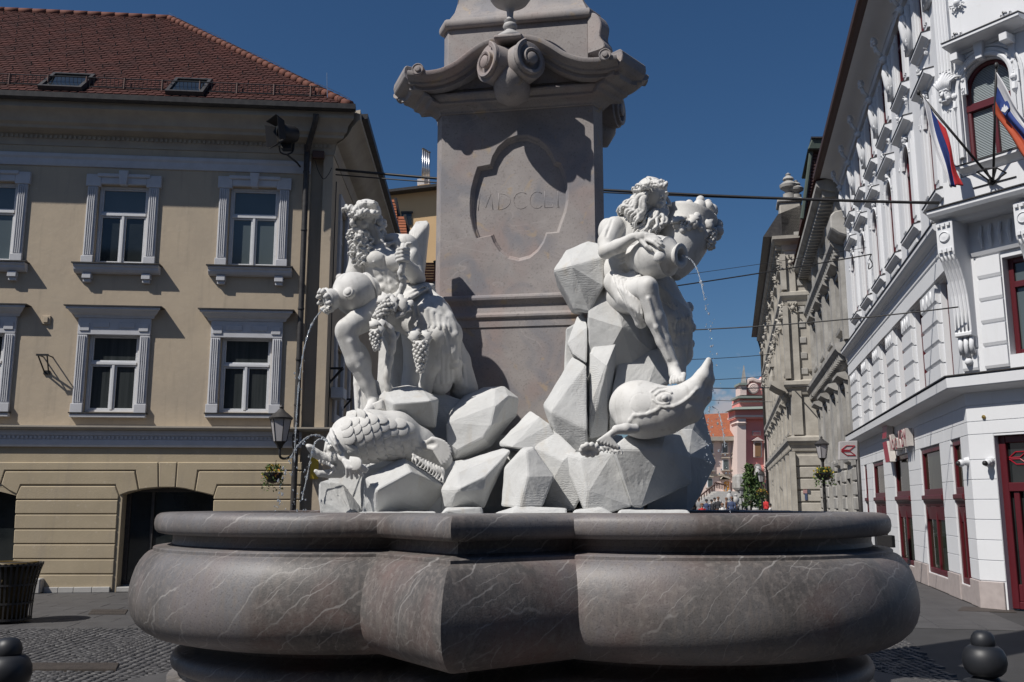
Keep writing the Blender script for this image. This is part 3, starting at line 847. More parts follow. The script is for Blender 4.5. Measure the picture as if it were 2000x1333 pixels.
boulder(6.6, [(860, 957, .06), (893, 925, -.02), (985, 875, .2), (998, 880, .12), (950, 930, -.06), (945, 957, -.05), (895, 957, -.12), (882, 992, .02), (868, 992, .08), (945, 994, .06), (890, 905, .16)], .45)
boulder(6.85, [(975, 864, .02), (1008, 840, .1), (1035, 803, .2), (1054, 815, .05), (1000, 873, -.04), (1074, 829, .02), (1100, 885, -.02), (1010, 877, -.02), (976, 872, .02)], .45)
boulder(6.55, [(985, 913, .1), (1020, 875, .14), (1028, 881, -.0), (1014, 993, -.08), (978, 990, .06), (1042, 873, .06), (1084, 931, .0), (1060, 991, -.04), (1030, 930, -.07)], .5)
boulder(6.72, [(1042, 873, .1), (1074, 830, .2), (1126, 880, .0), (1142, 960, -.06), (1120, 1000, -.0), (1062, 1000, .1), (1084, 930, .0), (1100, 900, -.04)], .45)
boulder(6.85, [(1060, 791, .06), (1118, 696, .18), (1145, 712, .06), (1146, 840, -.08), (1076, 806, -.06), (1148, 890, .0), (1096, 882, .06), (1074, 832, .06)], .4)
boulder(7.0, [(1107, 671, .05), (1127, 619, .16), (1148, 640, .02), (1147, 712, -.05), (1119, 693, 0), (1140, 610, .2)], .3)
boulder(7.0, [(1080, 528, .03), (1106, 489, .16), (1150, 470, .22), (1181, 478, .14), (1183, 500, -.02), (1116, 519, -.1), (1152, 612, -.0), (1122, 606, .06), (1180, 560, -.06), (1084, 535, .05)], .45)
boulder(7.12, [(1145, 515, -.02), (1184, 500, .0), (1225, 560, -.05), (1290, 700, .0), (1215, 640, -.22), (1180, 700, -.12), (1150, 620, -.14), (1150, 760, -.05), (1250, 760, .0), (1300, 620, .1)], .45)
boulder(6.92, [(1152, 690, .05), (1205, 656, .12), (1207, 662, .05), (1186, 712, -.08), (1170, 765, -.05), (1150, 800, -.02), (1150, 860, .0), (1185, 850, .08), (1160, 672, .1)], .4)
boulder(6.95, [(1210, 690, .1), (1290, 680, .12), (1320, 740, .1), (1260, 770, -.02), (1190, 790, -.05), (1190, 850, .1)], .4)
boulder(6.6, [(1200, 876, -.08), (1206, 866, .0), (1232, 846, .06), (1300, 846, .08), (1330, 850, .16), (1293, 878, -.05), (1252, 992, .0), (1236, 992, .0), (1350, 895, .2), (1352, 945, .25), (1190, 885, .1)], .5)
boulder(6.62, [(1095, 884, .12), (1133, 894, -.0), (1200, 880, .0), (1236, 990, -.02), (1186, 1004, -.04), (1142, 1000, -.06), (1147, 960, -.07), (1100, 905, .1)], .45)
boulder(6.95, [(1300, 840, .0), (1352, 838, .1), (1384, 868, .15), (1399, 905, .2), (1372, 962, .15), (1340, 1012, .1), (1255, 1012, -.05), (1290, 930, -.12), (1345, 890, -.08)], .45)
boulder(6.9, [(1330, 760, .2), (1372, 790, .25), (1395, 880, .3), (1330, 900, .1), (1290, 850, .1)], .45)
for q in ([(872, 991, -.02), (942, 991, -.04), (946, 1016, -.05), (850, 1016, -.05), (870, 998, -.06)], [(968, 1000, -.02), (1012, 988, .05), (1108, 993, .03), (1108, 1018, -.06), (956, 1018, -.06), (1002, 1003, -.08)], [(1122, 996, .02), (1176, 990, .02), (1200, 1004, .0), (1210, 1018, -.04), (1112, 1018, -.04)], [(1210, 996, .02), (1345, 996, .05), (1360, 1018, .0), (1200, 1018, -.03)], [(700, 1001, 0), (850, 999, .05), (860, 1018, 0), (690, 1018, -.02)]):
    boulder(6.45, q, .6)
boulder(7.12, [(1105, 640, 0), (1180, 600, .05), (1200, 760, 0), (1190, 900, -.05), (1110, 900, -.05), (1100, 760, 0)], .3)
for Y_, q in ((6.98, [(862, 905, 0), (1000, 880, .1), (1120, 890, 0), (1135, 1015, -.1), (860, 1015, -.1), (960, 930, -.1)]), (6.98, [(640, 930, .05), (720, 900, .1), (880, 890, .05), (890, 1015, -.1), (640, 1015, -.05)]), (7.2, [(840, 760, 0), (900, 780, .05), (960, 860, 0), (900, 905, -.05), (800, 880, -.05), (780, 800, 0)])):
    boulder(Y_, q, .4)
# hidden core that the boulders lean on
core = MB(); core.loft([trihex(0.30, 1.3), trihex(0.26, 1.9), trihex(0.10, 2.3)]); core.build('core', M['rock'], pile)
# slab behind the river god beside the orange house
boulder(7.42, [(742, 640, 0), (800, 600, .05), (850, 640, .05), (870, 760, 0), (850, 830, -.04), (760, 830, -.06), (735, 760, -.02), (770, 700, -.08)], .3, .9, M['statue'])
# ================================================================== sculpture
def frame(Y0):
    return lambda px, py, dy=0.0: np.array(at(px, py, Y0 + dy))

def curly(sc, p0, p1, r, amp, waves, k=0.006, seed=0, n=14, curl=0.0):
    """one lock of hair from p0 to p1, waving, tapered, its end curled"""
    rr = np.random.RandomState(seed)
    p0 = np.array(p0); p1 = np.array(p1); ax = p1 - p0; L = np.linalg.norm(ax); ax = ax / L
    a = np.cross(ax, [0.2, -1, 0.1]); a /= np.linalg.norm(a); b = np.cross(ax, a)
    ph = rr.rand() * 6.28; pts = []; rad = []
    for i in range(n + 1):
        f = i / n
        w = amp * math.sin(f * PI) ** 0.5
        q = p0 + ax * L * f + a * w * math.sin(ph + f * waves * 6.28) + b * w * 0.6 * math.cos(ph + f * waves * 6.28)
        if f > 0.7 and curl: q = q + a * curl * math.sin((f - 0.7) * 9) + b * curl * (1 - math.cos((f - 0.7) * 9)) * 0.6
        pts.append(q); rad.append(r * (1.0 - 0.55 * f) * (0.7 + 0.3 * min(1, f * 5)))
    sc.tube(pts, rad, k)

def blob_cluster(name, c, axis, length, r0, r1, ball, n, m, parent, seed):
    """bunch of grapes: small balls round a tapering core"""
    rr = np.random.RandomState(seed); c = np.array(c); axis = np.array(axis, float); axis /= np.linalg.norm(axis)
    s = np.cross(axis, [0.3, 1, 0.2]); s /= np.linalg.norm(s); t = np.cross(axis, s)
    mb = MB(); g = 2.399963
    mb.tube([c, c + axis * length * 0.5, c + axis * length], [r0 * .9, (r0 + r1) * .45, r1 * .8], 8)
    for i in range(n):
        f = (i + .5) / n; r = r0 + (r1 - r0) * f; r *= (0.75 + 0.25 * math.sin(f * PI))
        a = i * g
        p = c + axis * (length * f) + (s * math.cos(a) + t * math.sin(a)) * r + rr.randn(3) * ball * .15
        mb.ball(p, ball * (0.85 + .3 * rr.rand()), 8, 6)
    return tag(mb.build(name, m, parent, smooth=True), kind='stuff')

def leaf(mb, c, tip, wid, up, n=5):
    """lobed vine leaf, a little cupped, with thickness"""
    c = np.array(c); tip = np.array(tip); ax = tip - c; L = np.linalg.norm(ax); ax /= L
    up = np.array(up, float); up -= ax * up.dot(ax); up /= np.linalg.norm(up); s = np.cross(ax, up)
    prof = [(0, .12), (.15, .5), (.3, .38), (.45, 1.0), (.6, .55), (.75, .7), (.88, .3), (1, .02)]
    T = []; B = []
    for f, w in prof:
        mid = c + ax * L * f + up * .02 * math.sin(f * PI)
        T.append([mid - s * w * wid + up * .008 * w, mid + up * .012, mid + s * w * wid + up * .008 * w])
    top = [q for r in T for q in r]; bot = [q - up * .012 for q in top]
    fs = []
    m_ = len(prof); o = len(top)
    for i in range(m_ - 1):
        for j in range(2):
            a = i * 3 + j
            fs += [(a, a + 1, a + 4, a + 3), (o + a, o + a + 3, o + a + 4, o + a + 1)]
        for j in (0, 2):
            a = i * 3 + j
            fs.append((a, a + 3, o + a + 3, o + a))
    mb.add(top + bot, fs)

def lathe_obj(name, prof, a, b, parent, m, n=36):
    """prof: [(r, f)] f along a->b"""
    a = Vector(a); b = Vector(b); L = (b - a).length
    mb = MB(); mb.lathe([(r, f * L) for r, f in prof], a, b - a, n)
    return smooth_angle(mb.build(name, m, parent), 40)

# ------------------------------------------------------------------ left river god
def roty(a):
    c, s = math.cos(a), math.sin(a); return np.array([[c, 0, s], [0, 1, 0], [-s, 0, c]])
g = frame(7.25); S = 0.00405
left = thing('river_god_statue', 'white marble bearded river god with grapes and a jug beside the cream house', 'statue', tuple(at(745, 830, 7.25)), 'river god statues of the fountain')
b = Sculpt(at(640, 1000, 7.25) + Vector((0, -.7, .55)), at(895, 375, 7.25) + Vector((.0, .4, .06)), 0.0062)
e = lambda x, y, dy, rx, ry, rz, k=.03, op='add', rot=None: b.ell(g(x, y, dy), (rx * S, ry * S, rz * S), rot, k, op)
# trunk: rib cage, belly, hips
e(748, 520, .02, 38, 30, 46, rot=roty(R(-10)))
e(756, 570, .02, 32, 26, 40); e(772, 612, .03, 42, 34, 30)
e(735, 507, -.075, 22, 14, 17, .018); e(772, 510, -.07, 24, 14, 18, .018)            # chest muscles
e(792, 480, .02, 24, 24, 23, .02); e(702, 497, .03, 20, 22, 20, .02)                 # shoulders
e(770, 468, .03, 24, 16, 12, .02)
b.tube([g(732, 486, -.045), g(758, 477, -.055), g(788, 469, -.015)], [3 * S, 3 * S, 3.4 * S], .02)
b.tube([g(728, 486, -.05), g(712, 486, -.04)], [3 * S, 3 * S], .02)
# neck
b.cap(g(742, 490, .03), g(724, 447, .0), 17 * S, 15 * S, .02)
b.tube([g(747, 474, -.045), g(735, 445, -.04)], [4.5 * S, 4.5 * S], .012)
# his left arm: upper arm down, forearm towards the viewer, fist round the stalk
b.tube([g(796, 482, .02), g(810, 516, .02), g(815, 545, -.02)], [21 * S, 18.5 * S, 15 * S], .02)
b.ell(g(803, 508, -.03), (13 * S, 14 * S, 24 * S), roty(R(18)), .015)
b.tube([g(815, 545, -.03), g(804, 530, -.17), g(792, 514, -.30)], [15.5 * S, 15 * S, 9.5 * S], .015)
e(788, 500, -.345, 10.5, 11, 13, .012)
for i, (y, o) in enumerate(((487, 0), (494, -2), (501, -1.5), (508, 0))):
    b.tube([g(797, y + 1, -.365), g(787 + o, y - .5, -.40), g(778 + o, y + 1.5, -.392), g(776 + o, y + 3, -.355)], [4.4 * S, 4.2 * S, 4 * S, 3.4 * S], .0025)
b.tube([g(795, 500, -.35), g(791, 485, -.375), g(796, 477, -.385), g(802, 476, -.385)], [4.6 * S, 4.2 * S, 3.8 * S, 3.2 * S], .003)
# his right arm, behind the jug
b.tube([g(702, 498, .03), g(692, 535, .03), g(694, 562, .0)], [18 * S, 16 * S, 13 * S], .02)
b.tube([g(694, 562, .0), g(676, 552, -.12), g(664, 543, -.2)], [13 * S, 11 * S, 8 * S], .015)
# near leg
b.tube([g(772, 610, .0), g(728, 612, -.17), g(682, 640, -.33)], [31 * S, 29 * S, 21 * S], .025)
e(672, 644, -.345, 16.5, 17, 18, .015); e(668, 640, -.39, 9, 7, 10, .012)
b.tube([g(676, 654, -.335), g(697, 705, -.29), g(717, 750, -.25), g(729, 780, -.23)], [19 * S, 19.5 * S, 14 * S, 10.5 * S], .025)
b.ell(g(706, 698, -.245), (16 * S, 18 * S, 34 * S), roty(R(-22)), .025)
b.tube([g(684, 668, -.39), g(702, 716, -.345), g(722, 765, -.275)], [2.5 * S, 3 * S, 2 * S], .03)
b.ell(g(733, 778, -.24), (6 * S, 8 * S, 6 * S), None, .01)
b.tube([g(731, 782, -.22), g(724, 800, -.30), g(712, 809, -.40)], [11 * S, 10.5 * S, 7 * S], .015)
for i in range(5): b.tube([g(718 + i * 4 - 8, 805, -.38), g(711 + i * 4 - 8, 811, -.43)], [3.4 * S, 2.8 * S], .0025)
# far leg, under the cloak
b.tube([g(782, 614, .02), g(830, 638, -.12), g(858, 655, -.19)], [34 * S, 31 * S, 25 * S], .025)
b.tube([g(858, 655, -.19), g(852, 710, -.12), g(830, 760, -.05)], [23 * S, 20 * S, 15 * S], .025)
# belly muscles, nipple, navel, ribs follow the surface
for x, y in ((742, 545), (758, 548), (745, 562), (762, 565), (750, 580), (768, 584)):
    q = b.hit(x, y, -.027)
    if q is not None: b.ell(q, (9 * S, 9 * S, 8 * S), None, .014)
b.on([(733, 500 + 22), (745, 527), (757, 524), (768, 530), (782, 527)], 1.6 * S, .012, 'sub')
b.on([(751, 502), (752, 520), (756, 545), (762, 580)], 1.6 * S, .012, 'sub')
for x, y in ((730, 512), (776, 514)):
    q = b.hit(x, y, -.002)
    if q is not None: b.ell(q, (2.4 * S, 2.4 * S, 2.4 * S), None, .004)
for i in range(4): b.on([(772 + i, 535 + i * 7), (782 + i, 531 + i * 7), (790, 530 + i * 7)], 2.2 * S, .01)
b.build('body', M['statue'], left)
# head: carved on its own fine grid, one piece with the neck below the beard
b = Sculpt(at(668, 530, 7.25) + Vector((0, -.34, 0)), at(770, 380, 7.25) + Vector((.03, .2, .03)), 0.0042)
e = lambda x, y, dy, rx, ry, rz, k=.02, op='add', rot=None: b.ell(g(x, y, dy), (rx * S, ry * S, rz * S), rot, k, op)
b.cap(g(734, 476, .02), g(722, 445, .0), 15 * S, 15 * S, .02)
e(717, 417, .0, 28, 30, 28, .02); e(703, 436, -.045, 17, 19, 22, .02); e(700, 452, -.06, 13, 15, 12, .015)
e(697, 419, -.105, 13, 7, 4, .01); e(685, 421, -.07, 6, 8, 4, .01)                          # brow
b.tube([g(692, 421, -.115), g(687, 436, -.145), g(688, 439, -.14)], [3.2 * S, 4.2 * S, 4.6 * S], .005)
e(693, 440, -.125, 4, 4, 3, .004)
e(703, 428, -.115, 7, 6, 4.5, .005, 'sub'); e(685, 429, -.09, 5, 6, 4, .005, 'sub')
e(702.5, 428.5, -.10, 4.6, 4.6, 4, .001); e(686, 430, -.078, 3.5, 4, 3.5, .001)
b.on([(697, 426), (703, 424.4), (709, 427)], 1.3 * S, .002); b.on([(698, 431.5), (703, 432.4), (708, 430.5)], 1.2 * S, .002)
e(711, 441, -.09, 8, 7, 7, .01); e(690, 441, -.10, 5, 5, 5, .008)
b.tube([g(687, 449.5, -.115), g(693, 451, -.122), g(701, 449.5, -.112)], [2.4 * S, 2.8 * S, 2.2 * S], .003)
e(731, 430, -.055, 3.5, 5.5, 8, .004); e(730, 430, -.075, 2, 3.5, 5, .002, 'sub')
# hair: cap of locks swept from the crown to the brow
rr = np.random.RandomState(3)
for i in range(34):
    a_ = R(-75 + 150 * (i % 17) / 16); lay = i // 17
    x1 = 716 + 31 * math.sin(a_) - 3; y1 = 409 + 8 * abs(math.sin(a_)) + lay * 6 - (4 if a_ < 0 else 0)
    p0 = b.hit(717 + 14 * math.sin(a_), 394 + 3 * lay, .0); p1 = b.hit(max(689, min(741, x1)), y1, .006)
    if p0 is None or p1 is None: continue
    curly(b, p0, p1, 3.6 * S, 3.0 * S, 1.3, .0025, 700 + i, 12, 3 * S)
for i in range(15):      # wreath of forward curls over the forehead
    f = i / 14; x = 681 + f * 52; y = 408 + 7 * math.sin(f * 3.1) + 10 * f * f
    q = b.hit(max(691, x), y, .004)
    if q is None: continue
    q = q + np.array([-(max(0, 691 - x)) * S, -.01, 0])
    curly(b, q + np.array([.02, .0, .012]), q + np.array([-.026 - .01 * rr.rand(), -.012, -.012 + .02 * rr.randn()]), 4.6 * S, 3.4 * S, 1.1, .0025, 720 + i, 12, 7 * S)
for i in range(18):      # locks round the ear and down the neck
    x = 733 + rr.rand() * 14; y = 424 + i * 1.9
    p0 = g(x, y, -.03 + .05 * rr.rand()); curly(b, p0, p0 + np.array([.02 + .04 * rr.rand(), -.01, -.05 - .02 * rr.rand()]), 4.4 * S, 4 * S, 1.3, .003, 740 + i, 13, 8 * S)
e(703, 474, -.075, 13, 12, 24, .02); e(708, 497, -.06, 11, 11, 17, .02)
for i in range(70):      # beard in rows of spiral locks
    row = i // 7; c_ = i % 7; y = 452 + row * 5.6; x = 688 + c_ * 5.0 + row * 1.2 + rr.randn() * 1.3
    dep = -.125 + .02 * abs(c_ - 3) + .004 * row
    p0 = g(x, y, dep); curly(b, p0, g(x + rr.randn() * 3 + (c_ - 3) * 1.0, y + 13 + 5 * rr.rand(), dep - .025 + .01 * rr.randn()), 3.5 * S, 3.4 * S, 1.5, .002, 800 + i, 13, 6.5 * S)
for sg, n_ in ((-1, 3), (1, 4)):      # moustache
    for i in range(n_): curly(b, g(691 + sg, 446 + i * .8, -.128), g(691 + sg * (9 + 3 * i), 455 + 3 * i, -.12 + .01 * i), 2.8 * S, 2 * S, 1.1, .002, 900 + i + 9 * sg, 10, 4 * S)
b.build('head', M['statue'], left)
# cloak over the far thigh and lap, with folds
b = Sculpt(at(720, 1000, 7.25) + Vector((0, -.7, .75)), at(935, 530, 7.25) + Vector((.05, .5, .06)), 0.0075)
b.tube([g(800, 590, .05), g(842, 622, -.09), g(868, 655, -.14)], [38 * S, 41 * S, 34 * S], .03)
b.tube([g(868, 655, -.14), g(872, 705, -.08), g(860, 748, -.03)], [32 * S, 27 * S, 23 * S], .03)
b.tube([g(820, 640, .05), g(828, 700, .08), g(818, 770, .1)], [38 * S, 38 * S, 36 * S], .03)
b.tube([g(752, 598, -.1), g(792, 584, -.11), g(832, 572, -.02)], [15 * S, 20 * S, 20 * S], .02)
b.tube([g(878, 665, .02), g(896, 705, .1), g(906, 760, .15)], [22 * S, 22 * S, 28 * S], .03)
for i in range(7):      # folds across the lap
    x0 = 744 + i * 9; b.on([(x0, 606 - i * 3.5), (x0 + 16, 597 - i * 4), (x0 + 34, 586 - i * 4), (x0 + 56, 573 - i * 3)], [5 * S], .018, off=-.006)
for i in range(6):      # long folds falling from the knee
    x0 = 822 + i * 11; b.on([(x0 - 14 + i * 2, 596 + i * 5), (x0 - 4, 640), (x0 + 2, 690), (x0 + 3, 745)], [6 * S], .03, off=-.016)
for i in range(4): b.on([(880 + i * 6, 680 + i * 8), (888 + i * 5, 715), (890 + i * 6, 755)], [4.4 * S], .02, off=-.008)
b.on([(838, 566), (862, 586), (880, 616), (890, 655), (892, 700)], [5 * S], .03, off=-.006)
for i in range(7):
    x0 = 816 + i * 10.5; b.on([(x0 - 16 + i * 2, 592 + i * 5), (x0 - 6, 635), (x0, 688), (x0 + 1, 748)], [2.2 * S], .008, 'sub', off=.002)
for i in range(6):
    x0 = 748 + i * 10; b.on([(x0, 601 - i * 3.5), (x0 + 16, 592 - i * 4), (x0 + 34, 581 - i * 4), (x0 + 54, 570 - i * 3)], [1.7 * S], .006, 'sub', off=.002)
b.build('cloak', M['statue'], left)
# cloth hanging beside the lower leg
b = Sculpt(at(675, 830, 7.25) + Vector((-.08, -.5, -.25)), at(795, 700, 7.25) + Vector((.08, .25, .08)), 0.0065)
for i in range(7):
    x0 = 696 + i * 6
    b.tube([g(x0 - 3 + i, 712 + i * 9, -.12 + .01 * i), g(x0 + 1, 750, -.14), g(x0 + 4 + i * 2, 806, -.17)], [3.5 * S, 6.5 * S, 6.5 * S], .008)
for i in range(4): b.tube([g(722, 806 - i * 4, -.31), g(745, 797 - i * 4, -.33), g(775, 806 - i * 6, -.22)], [2.6 * S, 4 * S, 2.6 * S], .006)
b.build('hanging_cloth', M['statue'], left)
# twisted vine stalk, leaves, grapes
mb = MB()
mb.tube(smooth_path([g(788, 476, -.37), g(787, 515, -.37), g(783, 535, -.36), g(788, 552, -.33), g(780, 575, -.30), g(762, 590, -.30)], 5), [5 * S + 2.4 * S * abs(math.sin(i * .85)) for i in range(26)], 8)
mb.tube(smooth_path([g(742, 626, -.38), g(762, 642, -.36), g(768, 668, -.33), g(762, 700, -.3), g(756, 740, -.28), g(762, 775, -.25)], 5), [5 * S + 2.5 * S * abs(math.sin(i * .9)) for i in range(26)], 8)
mb.tube(smooth_path([g(764, 672, -.33), g(774, 660, -.33), g(778, 650, -.32)], 4), [4 * S] * 9, 7)
mb.build('vine_stalk', M['statue'], left, smooth=True)
for c, t, w in (((770, 578, -.33), (735, 592, -.38), 15 * S), ((780, 575, -.34), (790, 612, -.38), 15 * S), ((762, 575, -.33), (772, 610, -.40), 14 * S), ((806, 588, -.30), (772, 622, -.37), 20 * S), ((745, 628, -.36), (722, 640, -.42), 14 * S), ((740, 622, -.36), (745, 655, -.42), 14 * S), ((815, 640, -.3), (806, 670, -.34), 16 * S), ((826, 645, -.3), (838, 672, -.33), 16 * S)):
    mb = MB(); leaf(mb, g(*c), g(*t), w, (-.3, -1, .4)); mb.build('vine_leaf', M['statue'], left, smooth=True)
blob_cluster('grapes', g(766, 590, -.36), g(738, 622, -.36) - g(766, 590, -.36), .17, .062, .035, .0165, 60, M['statue'], left, 1)
blob_cluster('grapes', g(734, 645, -.40), (0.05, 0, -1), .15, .05, .02, .014, 48, M['statue'], left, 2)
blob_cluster('grapes', g(822, 668, -.32), (0.0, 0, -1), .23, .062, .02, .015, 80, M['statue'], left, 3)
# jug
j = thing('stone_jug', 'white marble jug tipped over the left river god\'s knee, mouth to the left', 'jug', tuple(at(690, 610, 7.0)))
a_, b_ = g(636, 588, -.34), g(733, 562, -.12)
jug = lathe_obj('jug_body', [(16 * S, .0), (22 * S, .005), (24 * S, .03), (24 * S, .06), (20.5 * S, .08), (20 * S, .15), (17 * S, .20), (19 * S, .235), (29 * S, .285), (37 * S, .36), (41 * S, .47), (41 * S, .58), (38 * S, .70), (33 * S, .80), (30 * S, .83), (33 * S, .85), (33 * S, .88), (30 * S, .90), (22 * S, .93), (20 * S, 1.0), (0.002, 1.0)], a_, b_, j, M['statue'])
mb = MB(); c = Vector(g(680, 571, -.405)); dirn = Vector((-.3, -1, .25))
mb.lathe([(11 * S, -.04), (10.5 * S, .002), (9 * S, .007), (7 * S, .004), (6.5 * S, .012), (4 * S, .017), (.001, .018)], c, dirn, 20); mb.build('boss', M['statue'], j, smooth=True)
mb = MB(); c = Vector(a_); ax = (Vector(b_) - c).normalized()
for i in range(9):
    an = 2 * PI * i / 9; q = ax.to_track_quat('Z', 'Y')
    p0 = c + q @ Vector((15 * S * math.cos(an), 15 * S * math.sin(an), .01)); mb.tube([p0, c + q @ Vector((21 * S * math.cos(an), 21 * S * math.sin(an), -.012)), c + q @ Vector((17 * S * math.cos(an), 17 * S * math.sin(an), -.035))], [5 * S, 6 * S, 3 * S], 7)
tag(mb.build('mouth_ornament', M['statue'], j, smooth=True), kind='stuff')
# upright slab behind his shoulder
boulder(7.5, [(800, 452, -.02), (812, 432, .02), (834, 430, .02), (838, 436, .0), (826, 545, -.06), (780, 545, -.06), (808, 470, -.12), (790, 500, -.1)], .12, .95, M['statue'])

# ------------------------------------------------------------------ left dolphin
g = frame(6.8); S = 0.0038
dl = thing('dolphin_statue', 'white marble dolphin covered in scales spouting from its open snout', 'dolphin', tuple(at(720, 930, 6.8)), 'dolphins of the fountain')
b = Sculpt(at(596, 960, 6.8) + Vector((0, -.42, 0)), at(895, 785, 6.8) + Vector((.05, .42, .04)), 0.0055)
b.tube([g(690, 862, -.02), g(725, 852, .0), g(770, 852, .06), g(815, 872, .15), g(860, 900, .2)], [44 * S, 48 * S, 46 * S, 36 * S, 24 * S], .04)
b.tube([g(684, 852, .0), g(670, 872, -.04), g(658, 893, -.07)], [38 * S, 32 * S, 26 * S], .04)
b.ell(g(649, 878, -.10), (15 * S, 16 * S, 13 * S), None, .012)                                       # bulging brow
b.tube([g(657, 900, -.08), g(634, 896, -.13), g(617, 886, -.165), g(607, 876, -.18)], [15 * S, 10 * S, 8 * S, 6.5 * S], .012)
b.ell(g(606, 874, -.18), (9 * S, 14 * S, 5 * S), roty(R(30)), .008)                                 # flared upper lip
b.tube([g(662, 920, -.05), g(642, 925, -.1), g(624, 926, -.14), g(617, 921, -.15)], [14 * S, 8.5 * S, 5.5 * S, 4 * S], .012)
b.ell(g(640, 911, -.14), (17 * S, 34 * S, 5.5 * S), roty(R(-12)), .008, 'sub')
for i in range(4): b.tube([g(624 + i * 7, 900 + i * 1.5, -.19), g(625 + i * 7, 907 + i, -.19)], [2 * S, 1 * S], .002)
b.tube([g(638, 905, -.18), g(650, 912, -.19), g(655, 920, -.17), g(642, 928, -.17)], [2.6 * S, 3 * S, 3 * S, 2.4 * S], .005)
for p in ((646, 874),):
    q = b.hit(p[0], p[1], -.012)
    if q is not None: b.ell(q, (7.5 * S, 7.5 * S, 7 * S), None, .004)
b.on([(636, 880), (640, 868), (650, 863), (660, 866)], [2.6 * S], .005, off=.004)
for i in range(8):      # ruff of skin folds behind the head
    f = i / 7; b.on([(646 + 7 * f, 836 + 20 * f), (644 + 12 * f, 850 + 18 * f), (648 + 14 * f, 864 + 18 * f), (656 + 14 * f, 874 + 18 * f)], [3 * S], .006, off=.0)
for i in range(5): b.on([(655 + i * 12, 818 - i * 2.4), (668 + i * 12, 811 - i * 1.5), (680 + i * 12, 812)], [3 * S], .008, off=.0)
# breast fin with long fingers
fin0 = g(670, 896, -.2)
b.tube([g(662, 886, -.14), g(668, 895, -.20), g(676, 904, -.23)], [6 * S, 6 * S, 4.5 * S], .012)
for tx, ty in ((717, 917), (714, 922), (707, 929), (698, 933), (687, 934), (678, 931)):
    b.tube([g(674, 902, -.235), g((674 + tx) / 2 + 3, (902 + ty) / 2 - 3, -.265), g(tx, ty, -.24)], [5 * S, 4.4 * S, 3 * S], .004)
# tail fan curling over the rock on the right
for i in range(12):
    an = R(-80 + i * 13); b.tube([g(824, 872, .04), g(842 + 14 * math.cos(an), 868 + 10 * math.sin(an), -.02), g(850 + 30 * math.cos(an), 884 + 26 * math.sin(an), -.03)], [5 * S, 5 * S, 2.6 * S], .004)
for i in range(12): curly(b, g(806 + i * 5.2, 888 + i * 2.4, -.1), g(810 + i * 5.5, 902 + i * 3.8, -.13), 3 * S, 2.4 * S, 1, .003, 230 + i, 8, 4 * S)
dbody = b.build('body', M['statue'], dl)
# overlapping scales
def scale_mesh():
    mb = MB(); pts = []; n = 9
    for i in range(n):
        a = PI * i / (n - 1); pts.append((math.cos(a) * .5, -.15 - math.sin(a) * .55))
    pts += [(-.5, .45), (.5, .45)]
    top = [(x, y, .13 - .30 * x * x - (.0 if y < 0 else .10)) for x, y in pts]; top = top[:n] + [top[n], top[n + 1]]
    bot = [(x * 1.03, y * 1.03, -.12) for x, y in pts]
    N_ = len(pts); cen = (0, .0, .15)
    vs = top + bot + [cen]
    fs = [(i, (i + 1) % N_, 2 * N_) for i in range(N_)] + [(i, N_ + i, N_ + (i + 1) % N_, (i + 1) % N_) for i in range(N_)]
    me = bpy.data.meshes.new('scale'); me.from_pydata(vs, [], fs)
    bm = bmesh.new(); bm.from_mesh(me); bmesh.ops.recalc_face_normals(bm, faces=bm.faces[:]); bm.to_mesh(me); bm.free()
    me.polygons.foreach_set('use_smooth', [True] * N_ + [False] * N_)
    me.materials.append(M['statue']); return me
SCALE = scale_mesh()
from mathutils.bvhtree import BVHTree
def bvh(o):
    me = o.data; off = wl(o)
    return BVHTree.FromPolygons([v.co + off for v in me.vertices], [tuple(p.vertices) for p in me.polygons])
bt = bvh(dbody)
eye_ = Vector((0, 0, EYE))
row = 0
for ry in range(-1, 8):
    for cx in range(0, 9):
        # rows slope down to the right like on the carving
        x = 668 + cx * 18.5 + ry * 3.2; y = 818 + ry * 12.5 + cx * 3.4 + (4.5 if cx % 2 else 0)
        if y > 908 - cx * 3 or x > 812 or (x < 684 and y > 866): continue
        hit = bt.ray_cast(eye_, ray(x, y).normalized())
        if hit[0] is None: continue
        p, nrm = hit[0], hit[1]
        if nrm.dot(ray(x, y).normalized()) > -.38: continue
        o = bpy.data.objects.new('scale', SCALE); COL.objects.link(o); o.parent = dl
        tailward = Vector((.9, .2, -.25))
        yax = (-(tailward - nrm * tailward.dot(nrm))).normalized(); xax = yax.cross(nrm).normalized()
        q = Matrix((xax, yax, nrm)).transposed().to_4x4()
        o.matrix_local = Matrix.Translation(p - wl(dl)) @ q @ Matrix.Scale(25 * S, 4) @ Matrix.Diagonal((.96, 1, .42, 1)) @ Matrix.Rotation(R(-6), 4, 'X')

# ------------------------------------------------------------------ right river god
g = frame(6.95); S = 0.0039
right = thing('river_god_statue', 'white marble long-haired river god in profile with fruit basket, against blue sky', 'statue', tuple(at(1250, 790, 6.95)), 'river god statues of the fountain')
b = Sculpt(at(1150, 775, 6.95) + Vector((-.03, -.66, 0)), at(1350, 395, 6.95) + Vector((.03, .4, .0)), 0.0062)
e = lambda x, y, dy, rx, ry, rz, k=.03, op='add', rot=None: b.ell(g(x, y, dy), (rx * S, ry * S, rz * S), rot, k, op)
e(1226, 476, .06, 38, 34, 52, rot=roty(R(24))); e(1210, 452, .08, 34, 30, 30)
e(1212, 535, .08, 40, 34, 44); e(1222, 578, .08, 44, 36, 34)
e(1246, 478, -.02, 20, 20, 22, .02)
e(1200, 446, -.01, 21, 22, 23, .02); e(1186, 452, .04, 18, 20, 26, .02)           # shoulder, shoulder blade
b.cap(g(1236, 428, .02), g(1266, 400, .0), 18 * S, 16 * S, .02)
